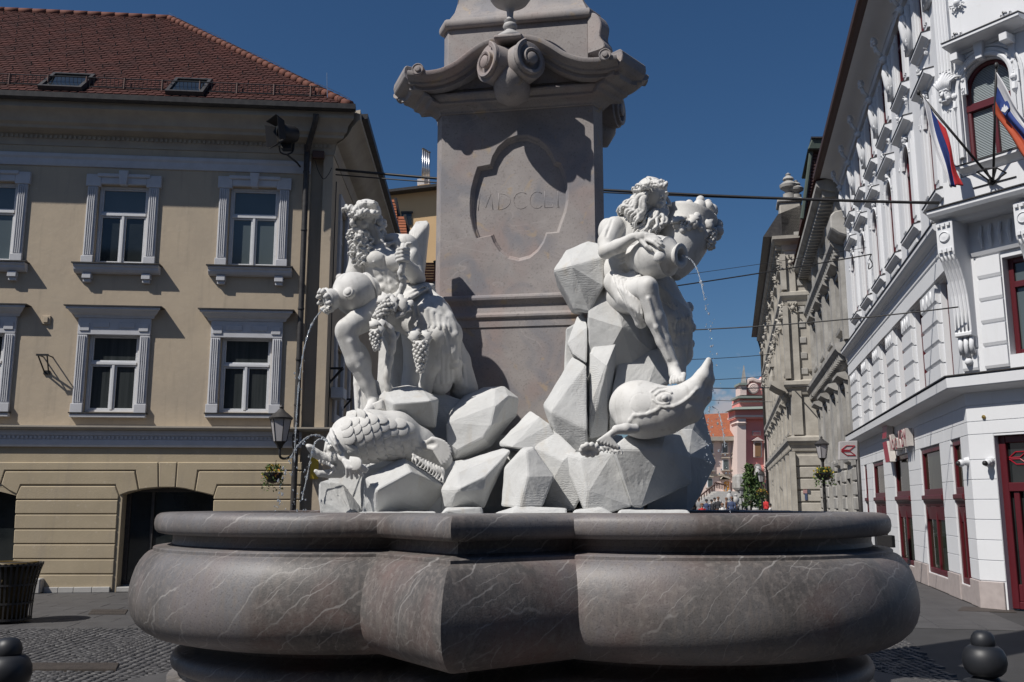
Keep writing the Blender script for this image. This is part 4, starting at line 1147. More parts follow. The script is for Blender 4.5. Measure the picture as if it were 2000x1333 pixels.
b.tube([g(1250, 430, -.06), g(1262, 412, -.06)], [4.5 * S, 4.5 * S], .01)
# near arm: elbow on the rock, forearm laid along the jug, open hand
b.tube([g(1198, 448, -.03), g(1186, 472, -.09), g(1183, 492, -.15)], [20 * S, 17.5 * S, 14 * S], .02)
b.ell(g(1188, 466, -.1), (12 * S, 12 * S, 20 * S), roty(R(-14)), .012)
b.tube([g(1183, 492, -.15), g(1206, 482, -.23), g(1232, 466, -.295), g(1244, 461, -.315)], [13.5 * S, 13.5 * S, 8.5 * S, 8 * S], .015)
b.ell(g(1255, 462, -.335), (14 * S, 6 * S, 9 * S), roty(R(-14)), .008)
for i, (kx, ky, tx, ty) in enumerate(((1277, 474, 1295, 489), (1281, 470, 1301, 484), (1280, 465, 1300, 476), (1276, 460, 1292, 468))):
    b.tube([g(1262, 468 - i * 3, -.35), g(kx, ky, -.40 + .016 * i), g((kx + tx) / 2, (ky + ty) / 2 + .5, -.415 + .018 * i), g(tx, ty, -.395 + .02 * i)], [3.8 * S, 3.6 * S, 3.2 * S, 2.5 * S], .0022)
b.tube([g(1252, 470, -.335), g(1263, 482, -.375), g(1272, 488, -.385)], [4.8 * S, 4 * S, 3 * S], .004)
# far arm round the basket
b.tube([g(1258, 452, .12), g(1296, 468, .16), g(1326, 450, .12)], [18 * S, 15 * S, 10 * S], .02)
# near leg
b.tube([g(1220, 585, .05), g(1240, 573, -.15), g(1262, 562, -.32)], [33 * S, 30 * S, 22 * S], .025)
e(1265, 562, -.345, 19, 19, 20, .015); e(1267, 556, -.40, 10, 7, 11, .012)
b.tube([g(1267, 574, -.34), g(1280, 622, -.30), g(1296, 666, -.28), g(1315, 712, -.28)], [18.5 * S, 18 * S, 13.5 * S, 9.5 * S], .025)
b.ell(g(1287, 622, -.245), (14 * S, 16 * S, 34 * S), roty(R(-18)), .02)
b.tube([g(1266, 584, -.405), g(1282, 640, -.365), g(1306, 700, -.315)], [2 * S, 2.6 * S, 2 * S], .03)
e(1319, 714, -.30, 5, 6, 5, .01)
b.tube([g(1315, 712, -.27), g(1319, 730, -.30), g(1327, 741, -.37)], [10.5 * S, 11.5 * S, 10 * S], .012)
for i in range(5): b.tube([g(1313 + i * 5.6, 736 - i, -.365), g(1310 + i * 6, 745 - i * 1.4, -.415), g(1310 + i * 6, 749.5 - i * 1.4, -.42)], [3.6 * S, 3.2 * S, 2.8 * S] if i < 4 else [5 * S, 4.8 * S, 4.2 * S], .002)
# far leg
b.tube([g(1235, 600, .15), g(1288, 600, .1), g(1308, 620, .05)], [32 * S, 28 * S, 22 * S], .025)
b.tube([g(1310, 620, .06), g(1323, 680, .1), g(1328, 730, .12)], [21 * S, 18 * S, 12 * S], .025)
for i in range(4): b.on([(1206 + i * 2, 494 + i * 8), (1220, 490 + i * 8), (1236, 492 + i * 9)], 2.2 * S, .01)
b.on([(1196, 428), (1190, 445), (1184, 462)], 1.8 * S, .012, 'sub')
b.build('body', M['statue'], right)
# head with profile, hair and beard
b = Sculpt(at(1200, 478, 6.95) + Vector((-.03, -.3, 0)), at(1325, 333, 6.95) + Vector((.03, .2, .02)), 0.0042)
e = lambda x, y, dy, rx, ry, rz, k=.02, op='add', rot=None: b.ell(g(x, y, dy), (rx * S, ry * S, rz * S), rot, k, op)
b.cap(g(1244, 420, .02), g(1268, 398, .0), 15 * S, 15 * S, .02)
e(1271, 378, .0, 31, 27, 33, .02); e(1284, 397, .0, 17, 19, 22, .02); e(1287, 414, .0, 13, 15, 11, .015)
e(1294, 371, .0, 9, 17, 12, .012); e(1300, 380, -.015, 5, 15, 3.6, .008)
b.tube([g(1300, 382, .0), g(1307, 396, .0), g(1308, 400, .0)], [3 * S, 3.8 * S, 4.4 * S], .005); e(1304, 401, -.012, 4, 4, 3, .003)
e(1297, 388, -.055, 6, 6, 4.5, .005, 'sub'); e(1294.5, 388.5, -.042, 4.6, 4.6, 4, .001)
b.on([(1289, 386), (1294, 384), (1299, 386)], 1.3 * S, .002); b.on([(1289, 391.5), (1294, 392.5), (1298, 391)], 1.2 * S, .002)
e(1288, 402, -.055, 8, 8, 8, .01)
b.tube([g(1303, 407, -.0), g(1304, 411, 0)], [3.5 * S, 3.2 * S], .004); b.tube([g(1302, 415, 0), g(1301, 419, 0)], [3.4 * S, 3.6 * S], .004)
e(1263, 390, -.10, 4, 4, 8, .004); e(1263, 390, -.115, 2, 2.5, 5, .002, 'sub')
rr = np.random.RandomState(5)
for i in range(20):      # band of locks round the crown, swept back from the brow
    f = i / 19; x = 1246 + f * 56; y = 372 - 13 * math.sin(f * PI * .75) + (2 if i % 2 else -2)
    q = b.hit(min(x, 1298), y, .004)
    if q is None: continue
    curly(b, q + np.array([.014, 0, .01]), q + np.array([-.035, -.006, -.018 + .012 * rr.randn()]), 4.2 * S, 3 * S, 1.2, .0025, 300 + i, 12, 5 * S)
for i in range(12):      # fine strands over the crown
    f = i / 11; p0 = b.hit(1262 + 10 * f, 345 + 2 * f, .0); p1 = b.hit(1244 + 52 * f, 366 - 8 * math.sin(f * 3), .002)
    if p0 is not None and p1 is not None: curly(b, p0, p1, 2.2 * S, 2 * S, 1, .003, 320 + i, 12)
for i in range(22):      # long waves from the temple back and down to the shoulder
    f = i / 21; lay = i % 3
    curly(b, g(1260 - 6 * f + lay * 2, 376 + 22 * f, -.10 - .01 * lay), g(1214 + 34 * f + rr.randn() * 3, 410 + 34 * f, -.05 - .06 * f - .015 * lay), 4.8 * S, 4.6 * S, 1.35, .003, 330 + i, 16, 7 * S)
for i in range(9): curly(b, g(1243, 378 + i * 4, -.05 + .03 * i), g(1208 + i * 3, 414 + i * 6, -.03 + .03 * i), 5 * S, 4.4 * S, 1.3, .003, 360 + i, 15, 7 * S)
e(1280, 426, -.03, 16, 15, 18, .02)
for i in range(46):      # beard sweeping down and back
    f = (i % 12) / 11; lay = i // 12
    curly(b, g(1303 - f * 24, 409 + 6 * lay + 3 * rr.rand(), -.055 - .02 * f + .02 * lay), g(1297 - f * 56 + rr.randn() * 3, 440 + 22 * math.sin(f * 2.4) + lay * 2, -.12 + .02 * lay + .03 * rr.randn()), 3.8 * S, 3.6 * S, 1.35, .0022, 400 + i, 15, 6.5 * S)
for i in range(4): curly(b, g(1302, 404 + i, -.03), g(1284 - 3 * i, 414 + 4 * i, -.085), 2.8 * S, 2.4 * S, 1.1, .002, 470 + i, 10, 4 * S)
b.build('head', M['statue'], right)
# drapery round hips and behind the leg
b = Sculpt(at(1185, 780, 6.95) + Vector((-.03, -.56, 0)), at(1385, 505, 6.95) + Vector((.03, .45, .04)), 0.0075)
b.tube([g(1204, 552, -.02), g(1232, 580, -.16), g(1252, 604, -.22)], [25 * S, 27 * S, 20 * S], .03)
b.tube([g(1240, 545, -.1), g(1244, 590, -.22), g(1252, 630, -.2)], [18 * S, 16 * S, 12 * S], .03)
b.tube([g(1290, 560, .1), g(1316, 620, .14), g(1324, 690, .18)], [30 * S, 34 * S, 30 * S], .04)
b.tube([g(1310, 690, .18), g(1315, 728, .2)], [30 * S, 20 * S], .04)
for q in ((1346, 602, .2), (1351, 640, .24), (1348, 672, .24)): b.ell(g(*q), (9 * S, 12 * S, 10 * S), None, .02)
for i in range(11):
    x0 = 1288 + i * 6; b.on([(x0 - 4, 556 + i * 5), (x0 + 3, 590 + i * 4), (x0 + 4 + 3 * math.sin(i), 635), (x0 + 1, 680), (x0 - 4, 715)], [4.8 * S], .018, off=-.007)
for i in range(7): b.on([(1198 + i * 8, 536 + i * 4), (1208 + i * 7, 562 + i * 4), (1222 + i * 5, 590 + i * 4), (1238 + i * 3, 614 + i * 3)], [4.6 * S], .016, off=-.006)
for i in range(4): b.on([(1296, 590 + i * 26), (1320, 600 + i * 26), (1346, 592 + i * 27)], [4.2 * S], .018, off=-.008)
b.tube([g(1194, 528, .0), g(1226, 545, -.14), g(1250, 540, -.2)], [5 * S, 4 * S, 3.4 * S], .008)
for i in range(9): b.on([(1194 + i * 7, 532 + i * 4), (1203 + i * 6.5, 560 + i * 4), (1217 + i * 5, 588 + i * 4), (1234 + i * 3.4, 618 + i * 3)], [1.9 * S], .006, 'sub', off=.002)
for i in range(11):
    x0 = 1285 + i * 6; b.on([(x0 - 4, 556 + i * 5), (x0 + 3, 590 + i * 4), (x0 + 4 + 3 * math.sin(i), 635), (x0 + 1, 680), (x0 - 4, 715)], [1.9 * S], .006, 'sub', off=.002)
b.build('drapery', M['statue'], right)
# jug on his knee
j = thing('stone_jug', 'white marble jug under the hand of the right river god, mouth to the right', 'jug', tuple(at(1285, 545, 6.65)))
a_, b_ = g(1331, 500, -.36), g(1236, 505, -.08)
lathe_obj('jug_body', [(.001, .14), (10 * S, .14), (12 * S, .02), (15 * S, -.005), (20 * S, -.01), (23.5 * S, .005), (24 * S, .03), (20 * S, .06), (18.5 * S, .10), (24 * S, .14), (32 * S, .20), (35.5 * S, .235), (37.5 * S, .24), (37.5 * S, .29), (36.5 * S, .30), (41 * S, .42), (42 * S, .52), (40 * S, .66), (34 * S, .8), (27 * S, .9), (25 * S, 1.0), (.002, 1.0)], a_, b_, j, M['statue'], 48)
mb = MB(); c = Vector(g(1288, 503, -.405)); mb.lathe([(9 * S, -.04), (11 * S, .008), (7 * S, .022), (.001, .026)], c, (.1, -1, .1), 16); mb.build('boss', M['statue'], j, smooth=True)
# fruit basket (horn of plenty) behind
j = thing('fruit_basket', 'stone basket heaped with fruit and grapes behind the right river god', 'basket', tuple(at(1345, 540, 7.1)))
lathe_obj('basket_body', [(.001, 0), (18 * S, .0), (30 * S, .12), (42 * S, .3), (50 * S, .52), (52 * S, .7), (49 * S, .86), (54 * S, .92), (54 * S, .97), (40 * S, 1.0), (.002, 1.0)], g(1312, 540, .06), g(1352, 418, .14), j, M['statue'])
rr = np.random.RandomState(9)
for x, y, dy, r in ((1368, 392, .1, 9), (1383, 398, .14, 8), (1350, 408, .05, 12), (1366, 405, .06, 14), (1390, 412, .1, 13), (1392, 426, .06, 9), (1330, 430, .0, 12), (1345, 425, -.02, 12), (1360, 425, -.04, 10), (1318, 434, .02, 10), (1378, 432, .06, 12), (1402, 440, .12, 11), (1334, 449, -.08, 8), (1346, 444, -.09, 7), (1400, 460, .1, 10), (1404, 452, .08, 10), (1376, 455, .0, 8), (1388, 450, .02, 8), (1316, 424, .08, 10), (1328, 416, .1, 11), (1340, 410, .12, 11), (1352, 420, -.02, 9), (1360, 412, .0, 10), (1374, 420, .0, 10), (1322, 440, -.06, 9), (1356, 438, -.09, 9), (1368, 446, -.06, 8), (1309, 436, .0, 9), (1384, 404, .06, 10), (1336, 422, .0, 10), (1346, 400, .14, 9)):
    mb = MB(); mb.ball(g(x, y, dy), r * S, 14, 10, (1, 1, 1.12)); mb.build('fruit', M['statue'], j, smooth=True)
blob_cluster('grapes', g(1330, 436, -.06), (.2, -.3, -.8), .07, .045, .02, .011, 34, M['statue'], j, 5)
blob_cluster('grapes', g(1386, 448, .02), (.0, -.1, -1), .16, .055, .02, .015, 60, M['statue'], j, 6)
for c, t, w in (((1345, 425, -.04), (1310, 436, -.1), 12 * S), ((1365, 420, -.04), (1345, 440, -.12), 12 * S), ((1375, 425, 0), (1390, 450, -.04), 12 * S), ((1380, 440, .0), (1375, 470, -.03), 12 * S)):
    mb = MB(); leaf(mb, g(*c), g(*t), w, (-.2, -1, .6)); mb.build('leaf', M['statue'], j, smooth=True)

# ------------------------------------------------------------------ right dolphin
g = frame(6.55); S = 0.0037
dr = thing('dolphin_statue', 'white marble dolphin with long upturned beak under the right river god\'s foot', 'dolphin', tuple(at(1270, 860, 6.55)), 'dolphins of the fountain')
b = Sculpt(at(1125, 915, 6.55) + Vector((0, -.42, -.03)), at(1400, 685, 6.55) + Vector((.03, .4, .03)), 0.0052)
b.tube([g(1232, 798, .08), g(1258, 800, .02), g(1300, 800, -.04), g(1338, 790, -.09)], [40 * S, 50 * S, 42 * S, 28 * S], .05)
b.ell(g(1240, 788, .05), (44 * S, 44 * S, 42 * S), None, .05)
b.ell(g(1262, 826, .0), (54 * S, 40 * S, 28 * S), None, .05)
b.tube([g(1318, 782, -.09), g(1350, 766, -.12), g(1372, 736, -.13), g(1384, 704, -.13)], [26 * S, 21 * S, 13 * S, 5.5 * S], .03)
b.tube([g(1310, 818, -.05), g(1348, 804, -.07), g(1374, 775, -.08), g(1386, 742, -.10), g(1388, 712, -.12)], [26 * S, 21 * S, 14 * S, 8 * S, 4 * S], .03)
b.tube([g(1384, 780, -.13), g(1389, 795, -.12)], [4 * S, 3.5 * S], .004, 'sub')
# mouth line with raised lip, eye, cheek disc, gill fold - all following the surface
lip = [(1288, 798), (1300, 800), (1316, 799), (1330, 793), (1343, 784), (1354, 774), (1362, 764)]
b.on([(x, y - 4) for x, y in lip], [3 * S], .016, off=-.005)
b.on(lip, [1.7 * S], .003, 'sub', off=.001)
b.on([(1226, 838), (1230, 822), (1238, 812), (1250, 811), (1265, 809), (1280, 803), (1288, 798)], [2.6 * S], .014, off=-.005)
b.on([(1251 + 21 * math.cos(t), 788 + 20 * math.sin(t)) for t in np.linspace(0, 6.3, 30)], [1.3 * S], .002, 'sub', off=.002)
q = b.hit(1298, 778, -.006)
b.ell(q, (14 * S, 8 * S, 10 * S), None, .010); q = b.hit(1298, 778, .004)
b.ell(q, (8.5 * S, 6 * S, 7 * S), None, .003, 'sub'); q = b.hit(1298, 778, .002); b.ell(q, (6 * S, 5.5 * S, 5.5 * S), None, .001)
b.on([(1280, 772), (1288, 765), (1300, 763), (1311, 768)], [2.6 * S], .005, off=.001)
b.on([(1276, 782), (1284, 788), (1296, 790), (1306, 787)], [2 * S], .005, off=.001)
b.on([(1272, 766), (1284, 758), (1300, 757)], [1.8 * S], .006, off=.001)
# breast fin and curling lower fin
b.tube([g(1240, 838, -.16), g(1222, 838, -.19), g(1204, 840, -.2)], [9 * S, 10 * S, 9 * S], .012)
for i in range(7): b.tube([g(1214, 838, -.195), g(1196 - i * 1.5, 844 + i * 1.5, -.205), g(1168 + i * 6.5, 862 + i * 2, -.21)], [5 * S, 4.6 * S, 3 * S], .004)
for i in range(11):
    an = i * .62; b.tube([g(1152 + 6 * math.cos(an), 880 + 4 * math.sin(an), -.18), g(1152 + 16 * math.cos(an), 879 + 10 * math.sin(an), -.19 + .02 * math.sin(an))], [4 * S, 5.5 * S], .004)
for i in range(7): curly(b, g(1166 + i * 7, 866 + i, -.19), g(1172 + i * 7, 882 + i, -.21), 3.6 * S, 2 * S, 1, .003, 400 + i, 8)
b.build('body', M['statue'], dr)

# ------------------------------------------------------------------ water jets
def jet(pts, Y, r, label, breakup=0.5, seed=1, n=9):
    rr = np.random.RandomState(seed)
    P = smooth_path([at(x, y, Y + d) for x, y, d in pts], n)
    k = int(len(P) * breakup)
    root = thing('water_jet', label, 'water jet', tuple(P[-1]), 'water jets of the fountain')
    mb = MB(); mb.tube(P[:k + 1], [r * (1.0 + .35 * math.sin(i * 1.9) + .25 * rr.randn()) * (1 - .4 * i / max(k, 1)) for i in range(k + 1)], 7)
    mb.build('stream', M['water'], root, smooth=True)
    mb = MB()
    for i in range(int(k * .5), len(P)):
        for q_ in range(2 if i > k else 1):
            if rr.rand() < .7:
                q = P[i] + Vector(rr.randn(3) * (.008 + .014 * i / len(P))); mb.ball(q, r * (.3 + .8 * rr.rand() ** 2), 6, 5, (1, 1, 1.5))
    tag(mb.build('droplets', M['water'], root, smooth=True), kind='stuff')
    return root
jet([(632, 602, 0), (612, 628, -.05), (598, 665, -.1), (588, 715, -.15), (582, 770, -.18), (577, 850, -.2), (574, 930, -.22), (572, 1000, -.24)], 6.9, .006, 'thin water jet falling from the mouth of the left marble jug', .8, 2)
jet([(645, 868, 0), (628, 853, -.04), (608, 851, -.08), (588, 864, -.12), (572, 886, -.16), (560, 920, -.18), (548, 965, -.2), (540, 1002, -.2)], 6.6, .007, 'water jet arching highest from the scaly dolphin\'s head to the left', .62, 3)
jet([(640, 862, 0), (626, 858, -.02), (615, 866, -.04), (608, 890, -.05), (600, 930, -.06), (590, 975, -.08), (586, 1003, -.1)], 6.6, .006, 'shorter water jet dropping close in front of the scaly dolphin\'s snout', .85, 4)
jet([(1333, 500, 0), (1350, 508, -.03), (1362, 528, -.05), (1371, 560, -.08), (1378, 595, -.1), (1384, 640, -.12), (1392, 710, -.14), (1400, 790, -.16), (1408, 880, -.17), (1416, 990, -.18)], 6.6, .0065, 'water jet pouring from the jug of the right river god against the sky', .42, 5)
jet([(1391, 795, 0), (1402, 803, -.02), (1408, 822, -.03), (1413, 850, -.04), (1417, 890, -.05), (1420, 940, -.06), (1422, 990, -.06)], 6.45, .005, 'small water jet falling from the upturned dolphin beak', .6, 6)
jet([(1386, 795, 0), (1383, 815, -.02), (1386, 850, -.03), (1380, 900, -.04), (1376, 990, -.06)], 6.35, .005, 'broken string of drops dripping under the upturned dolphin beak', .15, 7)
# ================================================================== helpers for buildings
def wall(name, F, u0, u1, z0, z1, holes, m, parent, d=0.0, depth=0.25):
    """one wall plane with rectangular openings and their reveals"""
    us = sorted({u0, u1, *[h[0] for h in holes], *[h[1] for h in holes]}); us = [u for u in us if u0 <= u <= u1]
    zs = sorted({z0, z1, *[h[2] for h in holes], *[h[3] for h in holes]}); zs = [z for z in zs if z0 <= z <= z1]
    mb = MB()
    def inhole(a, b): return any(h[0] < a < h[1] and h[2] < b < h[3] for h in holes)
    for i in range(len(us) - 1):
        for j in range(len(zs) - 1):
            if not inhole((us[i] + us[i + 1]) / 2, (zs[j] + zs[j + 1]) / 2):
                mb.add([F.p(us[i], d, zs[j]), F.p(us[i + 1], d, zs[j]), F.p(us[i + 1], d, zs[j + 1]), F.p(us[i], d, zs[j + 1])], [(0, 1, 2, 3)])
    for a, b, c, e in holes:
        q = [(a, c), (b, c), (b, e), (a, e)]
        for i in range(4):
            (ua, za), (ub, zb) = q[i], q[(i + 1) % 4]
            mb.add([F.p(ua, d, za), F.p(ub, d, zb), F.p(ub, d - depth, zb), F.p(ua, d - depth, za)], [(0, 1, 2, 3)])
    me = mb.build(name, m, parent, fix=False)
    bm = bmesh.new(); bm.from_mesh(me.data); bmesh.ops.remove_doubles(bm, verts=bm.verts, dist=1e-5); bm.to_mesh(me.data); bm.free()
    return me

def bar_frame(mb, F, u0, u1, z0, z1, w, d0, d1):
    mb.fbox(F, u0, u0 + w, d0, d1, z0, z1); mb.fbox(F, u1 - w, u1, d0, d1, z0, z1)
    mb.fbox(F, u0 + w, u1 - w, d0, d1, z0, z0 + w); mb.fbox(F, u0 + w, u1 - w, d0, d1, z1 - w, z1)

def sash(F, win, u0, u1, z0, z1, frame_m, panes_m, transom=0.33, d=-0.10, w=0.05, mullion=True):
    """outer frame, transom, two casements below and one light above; every pane its own piece"""
    mb = MB(); bar_frame(mb, F, u0, u1, z0, z1, w, d - .05, d + .03)
    zt = z1 - (z1 - z0) * transom; um = (u0 + u1) / 2
    mb.fbox(F, u0 + w, u1 - w, d - .05, d + .045, zt - w * .6, zt + w * .6)
    lights = [(u0 + w, u1 - w, zt + w * .6, z1 - w)]
    if mullion:
        mb.fbox(F, um - w * .55, um + w * .55, d - .05, d + .04, z0 + w, zt - w * .6)
        lights += [(u0 + w, um - w * .55, z0 + w, zt - w * .6), (um + w * .55, u1 - w, z0 + w, zt - w * .6)]
    else: lights += [(u0 + w, u1 - w, z0 + w, zt - w * .6)]
    fr = mb.build('sash_frame', frame_m, win, bevel=.006)
    for i, (a, b, c, e) in enumerate(lights):
        m2 = MB(); bar_frame(m2, F, a + .004, b - .004, c + .004, e - .004, w * .62, d - .04, d + .012)
        m2.build('casement', frame_m, win, bevel=.004)
        m3 = MB(); t = rng.randn() * .002
        m3.add([F.p(a + w * .5, d - .02 + t, c + w * .5), F.p(b - w * .5, d - .02 - t, c + w * .5), F.p(b - w * .5, d - .02 - t, e - w * .5), F.p(a + w * .5, d - .02 + t, e - w * .5)], [(0, 1, 2, 3)])
        m3.build('pane', panes_m[i % len(panes_m)], win, fix=False)
    return fr

# ================================================================== cream town house on the left
g0 = ground(150, 1158)
F1 = Fac((g0.x, g0.y), R(5.5))
u_of = lambda px, py=600, d=0.0: F1.u(px, py, d)
z_of = lambda py, px=300, d=0.0: F1.z(px, py, d)
house = thing('cream_town_house', 'cream stucco town house with red tiled roof and arched ground floor', 'house', F1.p(-1, 0, 0))
UL = u_of(-420)
U_GAP0, U_GAP1, U_C = u_of(597), u_of(622), u_of(641)
Z_BELT = z_of(836); Z_EAVE = z_of(222, 600, .68)
# windows: (u0,u1,z0,z1)
def wpx(l, r, t, b, lean): return (F1.u(l, (t + b) / 2), F1.u(r, (t + b) / 2), F1.z((l + r) / 2, b), F1.z((l + r) / 2, t))
lowW3 = wpx(429, 529, 657, 806, 0); lowW2 = wpx(168, 269, 651, 805, 0)
upW3 = wpx(446, 543, 367, 522, 0); upW2 = wpx(188, 287, 363, 517, 0)
du = lowW3[0] - lowW2[0]
lowW1 = (lowW2[0] - du, lowW2[1] - du, lowW2[2], lowW2[3]); upW1 = (upW2[0] - du, upW2[1] - du, upW2[2], upW2[3])
holes = [lowW1, lowW2, lowW3, upW1, upW2, upW3]
wall('wall', F1, UL, U_GAP0, Z_BELT, Z_EAVE + .1, holes, M['cream'], house, 0, .2)
mb = MB(); mb.fbox(F1, U_GAP0, U_GAP1, -.6, -.16, 0, Z_EAVE); mb.build('wall_recess', M['cream'], house)
mb = MB(); mb.fbox(F1, U_GAP1, U_C, -.6, 0.0, 0, Z_EAVE + .05); mb.build('corner_pilaster', M['cream'], house)
mb = MB(); mb.add([F1.p(U_GAP0, 0, 0), F1.p(U_GAP0, 0, Z_EAVE), F1.p(U_GAP0, -.6, Z_EAVE), F1.p(U_GAP0, -.6, 0)], [(0, 1, 2, 3)]); mb.build('wall_return', M['cream'], house, fix=False)

def fluted_jamb(mb, F, u0, u1, z0, z1, d):
    w = (u1 - u0); n = 4
    mb.fbox(F, u0, u1, -.02, d, z0, z1)
    for i in range(n):
        a = u0 + w * (.1 + .8 * i / n); b = a + w * .8 / n * .62
        mb.fbox(F, a, b, d, d + .02, z0 + .22, z1 - .02)
    mb.fbox(F, u0 - .02, u1 + .02, d - .02, d + .04, z0, z0 + .2)

def town_window(rect, upper, panes):
    u0, u1, z0, z1 = rect
    jw = .215
    mb = MB()
    fluted_jamb(mb, F1, u0 - jw, u0 - .012, z0 - .04, z1 - .05, .055); fluted_jamb(mb, F1, u1 + .012, u1 + jw, z0 - .04, z1 - .05, .055)
    if upper:
        mb.fbox(F1, u0 - jw - .04, u0 + .05, -.02, .07, z1 - .045, z1 + .22); mb.fbox(F1, u1 - .05, u1 + jw + .04, -.02, .07, z1 - .045, z1 + .22)
        mb.fbox(F1, u0 + .05, u1 - .05, -.02, .062, z1 + .01, z1 + .2)
        mb.fbox(F1, u0 - .02, u1 + .02, -.02, .10, z1 + .16, z1 + .235)
    else:
        mb.fbox(F1, u0 - jw, u1 + jw, -.02, .06, z1 - .045, z1 + .31)
        mb.fbox(F1, u0 - jw + .04, u0 + .02, .06, .08, z1 + .03, z1 + .2); mb.fbox(F1, u1 - .02, u1 + jw - .04, .06, .08, z1 + .03, z1 + .2)
        mb.fbox(F1, u0 + .1, (u0 + u1) / 2 - .1, .06, .075, z1 + .1, z1 + .22); mb.fbox(F1, (u0 + u1) / 2 + .1, u1 - .1, .06, .075, z1 + .1, z1 + .22)
    win = mb.build('window', M['greypaint'], house, bevel=.008)
    if upper:
        um = (u0 + u1) / 2
        mk_ = MB(); mk_.fprism(F1, [(um - .1, z1 + .3), (um + .1, z1 + .3), (um + .07, z1 - .02), (um - .07, z1 - .02)], -.02, .13); mk_.build('keystone', M['greypaint'], win, bevel=.01)
        s = MB()
        s.fprofile(F1, [(-.02, z0 - .04), (.19, z0 - .04), (.19, z0 - .075), (.16, z0 - .10), (.15, z0 - .15), (.11, z0 - .2), (.06, z0 - .22), (-.02, z0 - .22)], u0 - jw - .13, u1 + jw + .13)
        s.build('sill', M['greypaint'], win, bevel=.004)
        s = MB(); s.fbox(F1, u0 - jw - .16, u1 + jw + .16, -.02, .22, z0 - .038, z0 - .012); s.build('sill_flashing', M['darkmetal'], win)
        for c in (u0 - .08, u1 + .08):
            s = MB(); s.fbox(F1, c - .09, c + .09, -.02, .13, z0 - .34, z0 - .222); s.fbox(F1, c - .075, c + .075, -.02, .09, z0 - .41, z0 - .34); s.build('sill_bracket', M['greypaint'], win, bevel=.008)
    else:
        s = MB()
        s.fprofile(F1, [(-.02, z1 + .31), (.07, z1 + .31), (.09, z1 + .36), (.15, z1 + .40), (.19, z1 + .45), (.23, z1 + .47), (.23, z1 + .52), (-.02, z1 + .54)], u0 - jw, u1 + jw, .95, .95)
        s.build('hood', M['greypaint'], win, bevel=.004)
        s = MB(); s.fbox(F1, u0 - jw - .25, u1 + jw + .25, -.02, .255, z1 + .522, z1 + .545); s.build('hood_flashing', M['darkmetal'], win)
        s = MB(); s.fbox(F1, u0 - jw - .02, u1 + jw + .02, -.02, .10, z0 - .12, z0 - .045); s.build('sill', M['greypaint'], win, bevel=.008)
        s = MB(); s.fbox(F1, u0 - jw - .04, u1 + jw + .04, -.02, .12, z0 - .043, z0 - .02); s.build('sill_flashing', M['darkmetal'], win)
    sash(F1, win, u0 + .004, u1 - .004, z0, z1 - .004, M['frame'], panes, .36 if upper else .38)
    return win
cu, bl, gl = M['curtain'], M['blind'], M['glass']
town_window(lowW1, False, [cu, cu, cu]); town_window(lowW2, False, [cu, cu, cu]); town_window(lowW3, False, [cu, cu, cu])
town_window(upW1, True, [bl, bl, bl]); town_window(upW2, True, [bl, gl, gl]); town_window(upW3, True, [bl, bl, bl])

# belt course with dentils
zb = lambda y: z_of(y)
mb = MB()
mb.fprofile(F1, [(-.05, zb(842) + .0), (.05, zb(842)), (.17, zb(840)), (.19, zb(837)), (.19, zb(834)), (-.05, zb(832))], UL, U_C + .2)
mb.build('belt_ledge', M['greytrim'], house)
mb = MB(); mb.fprofile(F1, [(-.05, zb(874)), (.03, zb(874)), (.045, zb(870)), (.045, zb(861)), (.03, zb(859)), (.03, zb(853)), (.06, zb(851)), (.06, zb(842)), (-.05, zb(842))], UL, U_GAP0 + .02)
mb.build('belt_band', M['greypaint'], house, bevel=.004)
mb = MB(); u = UL
while u < U_GAP0 - .1:
    mb.fbox(F1, u, u + .045, .031, .058, zb(858.5), zb(853)); u += .085
tag(mb.build('belt_dentils', M['greypaint'], house), kind='stuff')
# main cornice
zc = lambda y: F1.z(500, y - 0, .3)
mb = MB()
prof = [(-.05, z_of(331)), (.03, z_of(331)), (.04, z_of(326)), (.04, z_of(318)), (.07, z_of(314)), (.07, z_of(308)), (.02, z_of(306)), (-.05, z_of(306))]
mb.fprofile(F1, prof, UL, U_GAP0); mb.build('architrave', M['greypaint'], house, bevel=.004)
mb = MB()
prof = [(-.05, z_of(292)), (.02, z_of(292)), (.03, z_of(284)), (.06, z_of(280)), (.08, z_of(272)), (.16, z_of(268)), (.22, z_of(262, 300, .2)), (.32, z_of(258, 300, .3)), (.34, z_of(252, 300, .34)), (.42, z_of(246, 300, .4)), (.46, z_of(232, 300, .5)), (.56, z_of(222, 300, .6)), (.64, z_of(217, 300, .64)), (.64, Z_EAVE + .16), (-.05, Z_EAVE + .3)]
mb.fprofile(F1, prof, UL, U_C, 0, .75); smooth_angle(mb.build('cornice', M['greytrim'], house), 40)
mb = MB(); u = UL
while u < U_C: mb.fbox(F1, u, u + .05, .05, .10, z_of(280), z_of(274)); u += .1
tag(mb.build('cornice_dentils', M['greytrim'], house), kind='stuff')
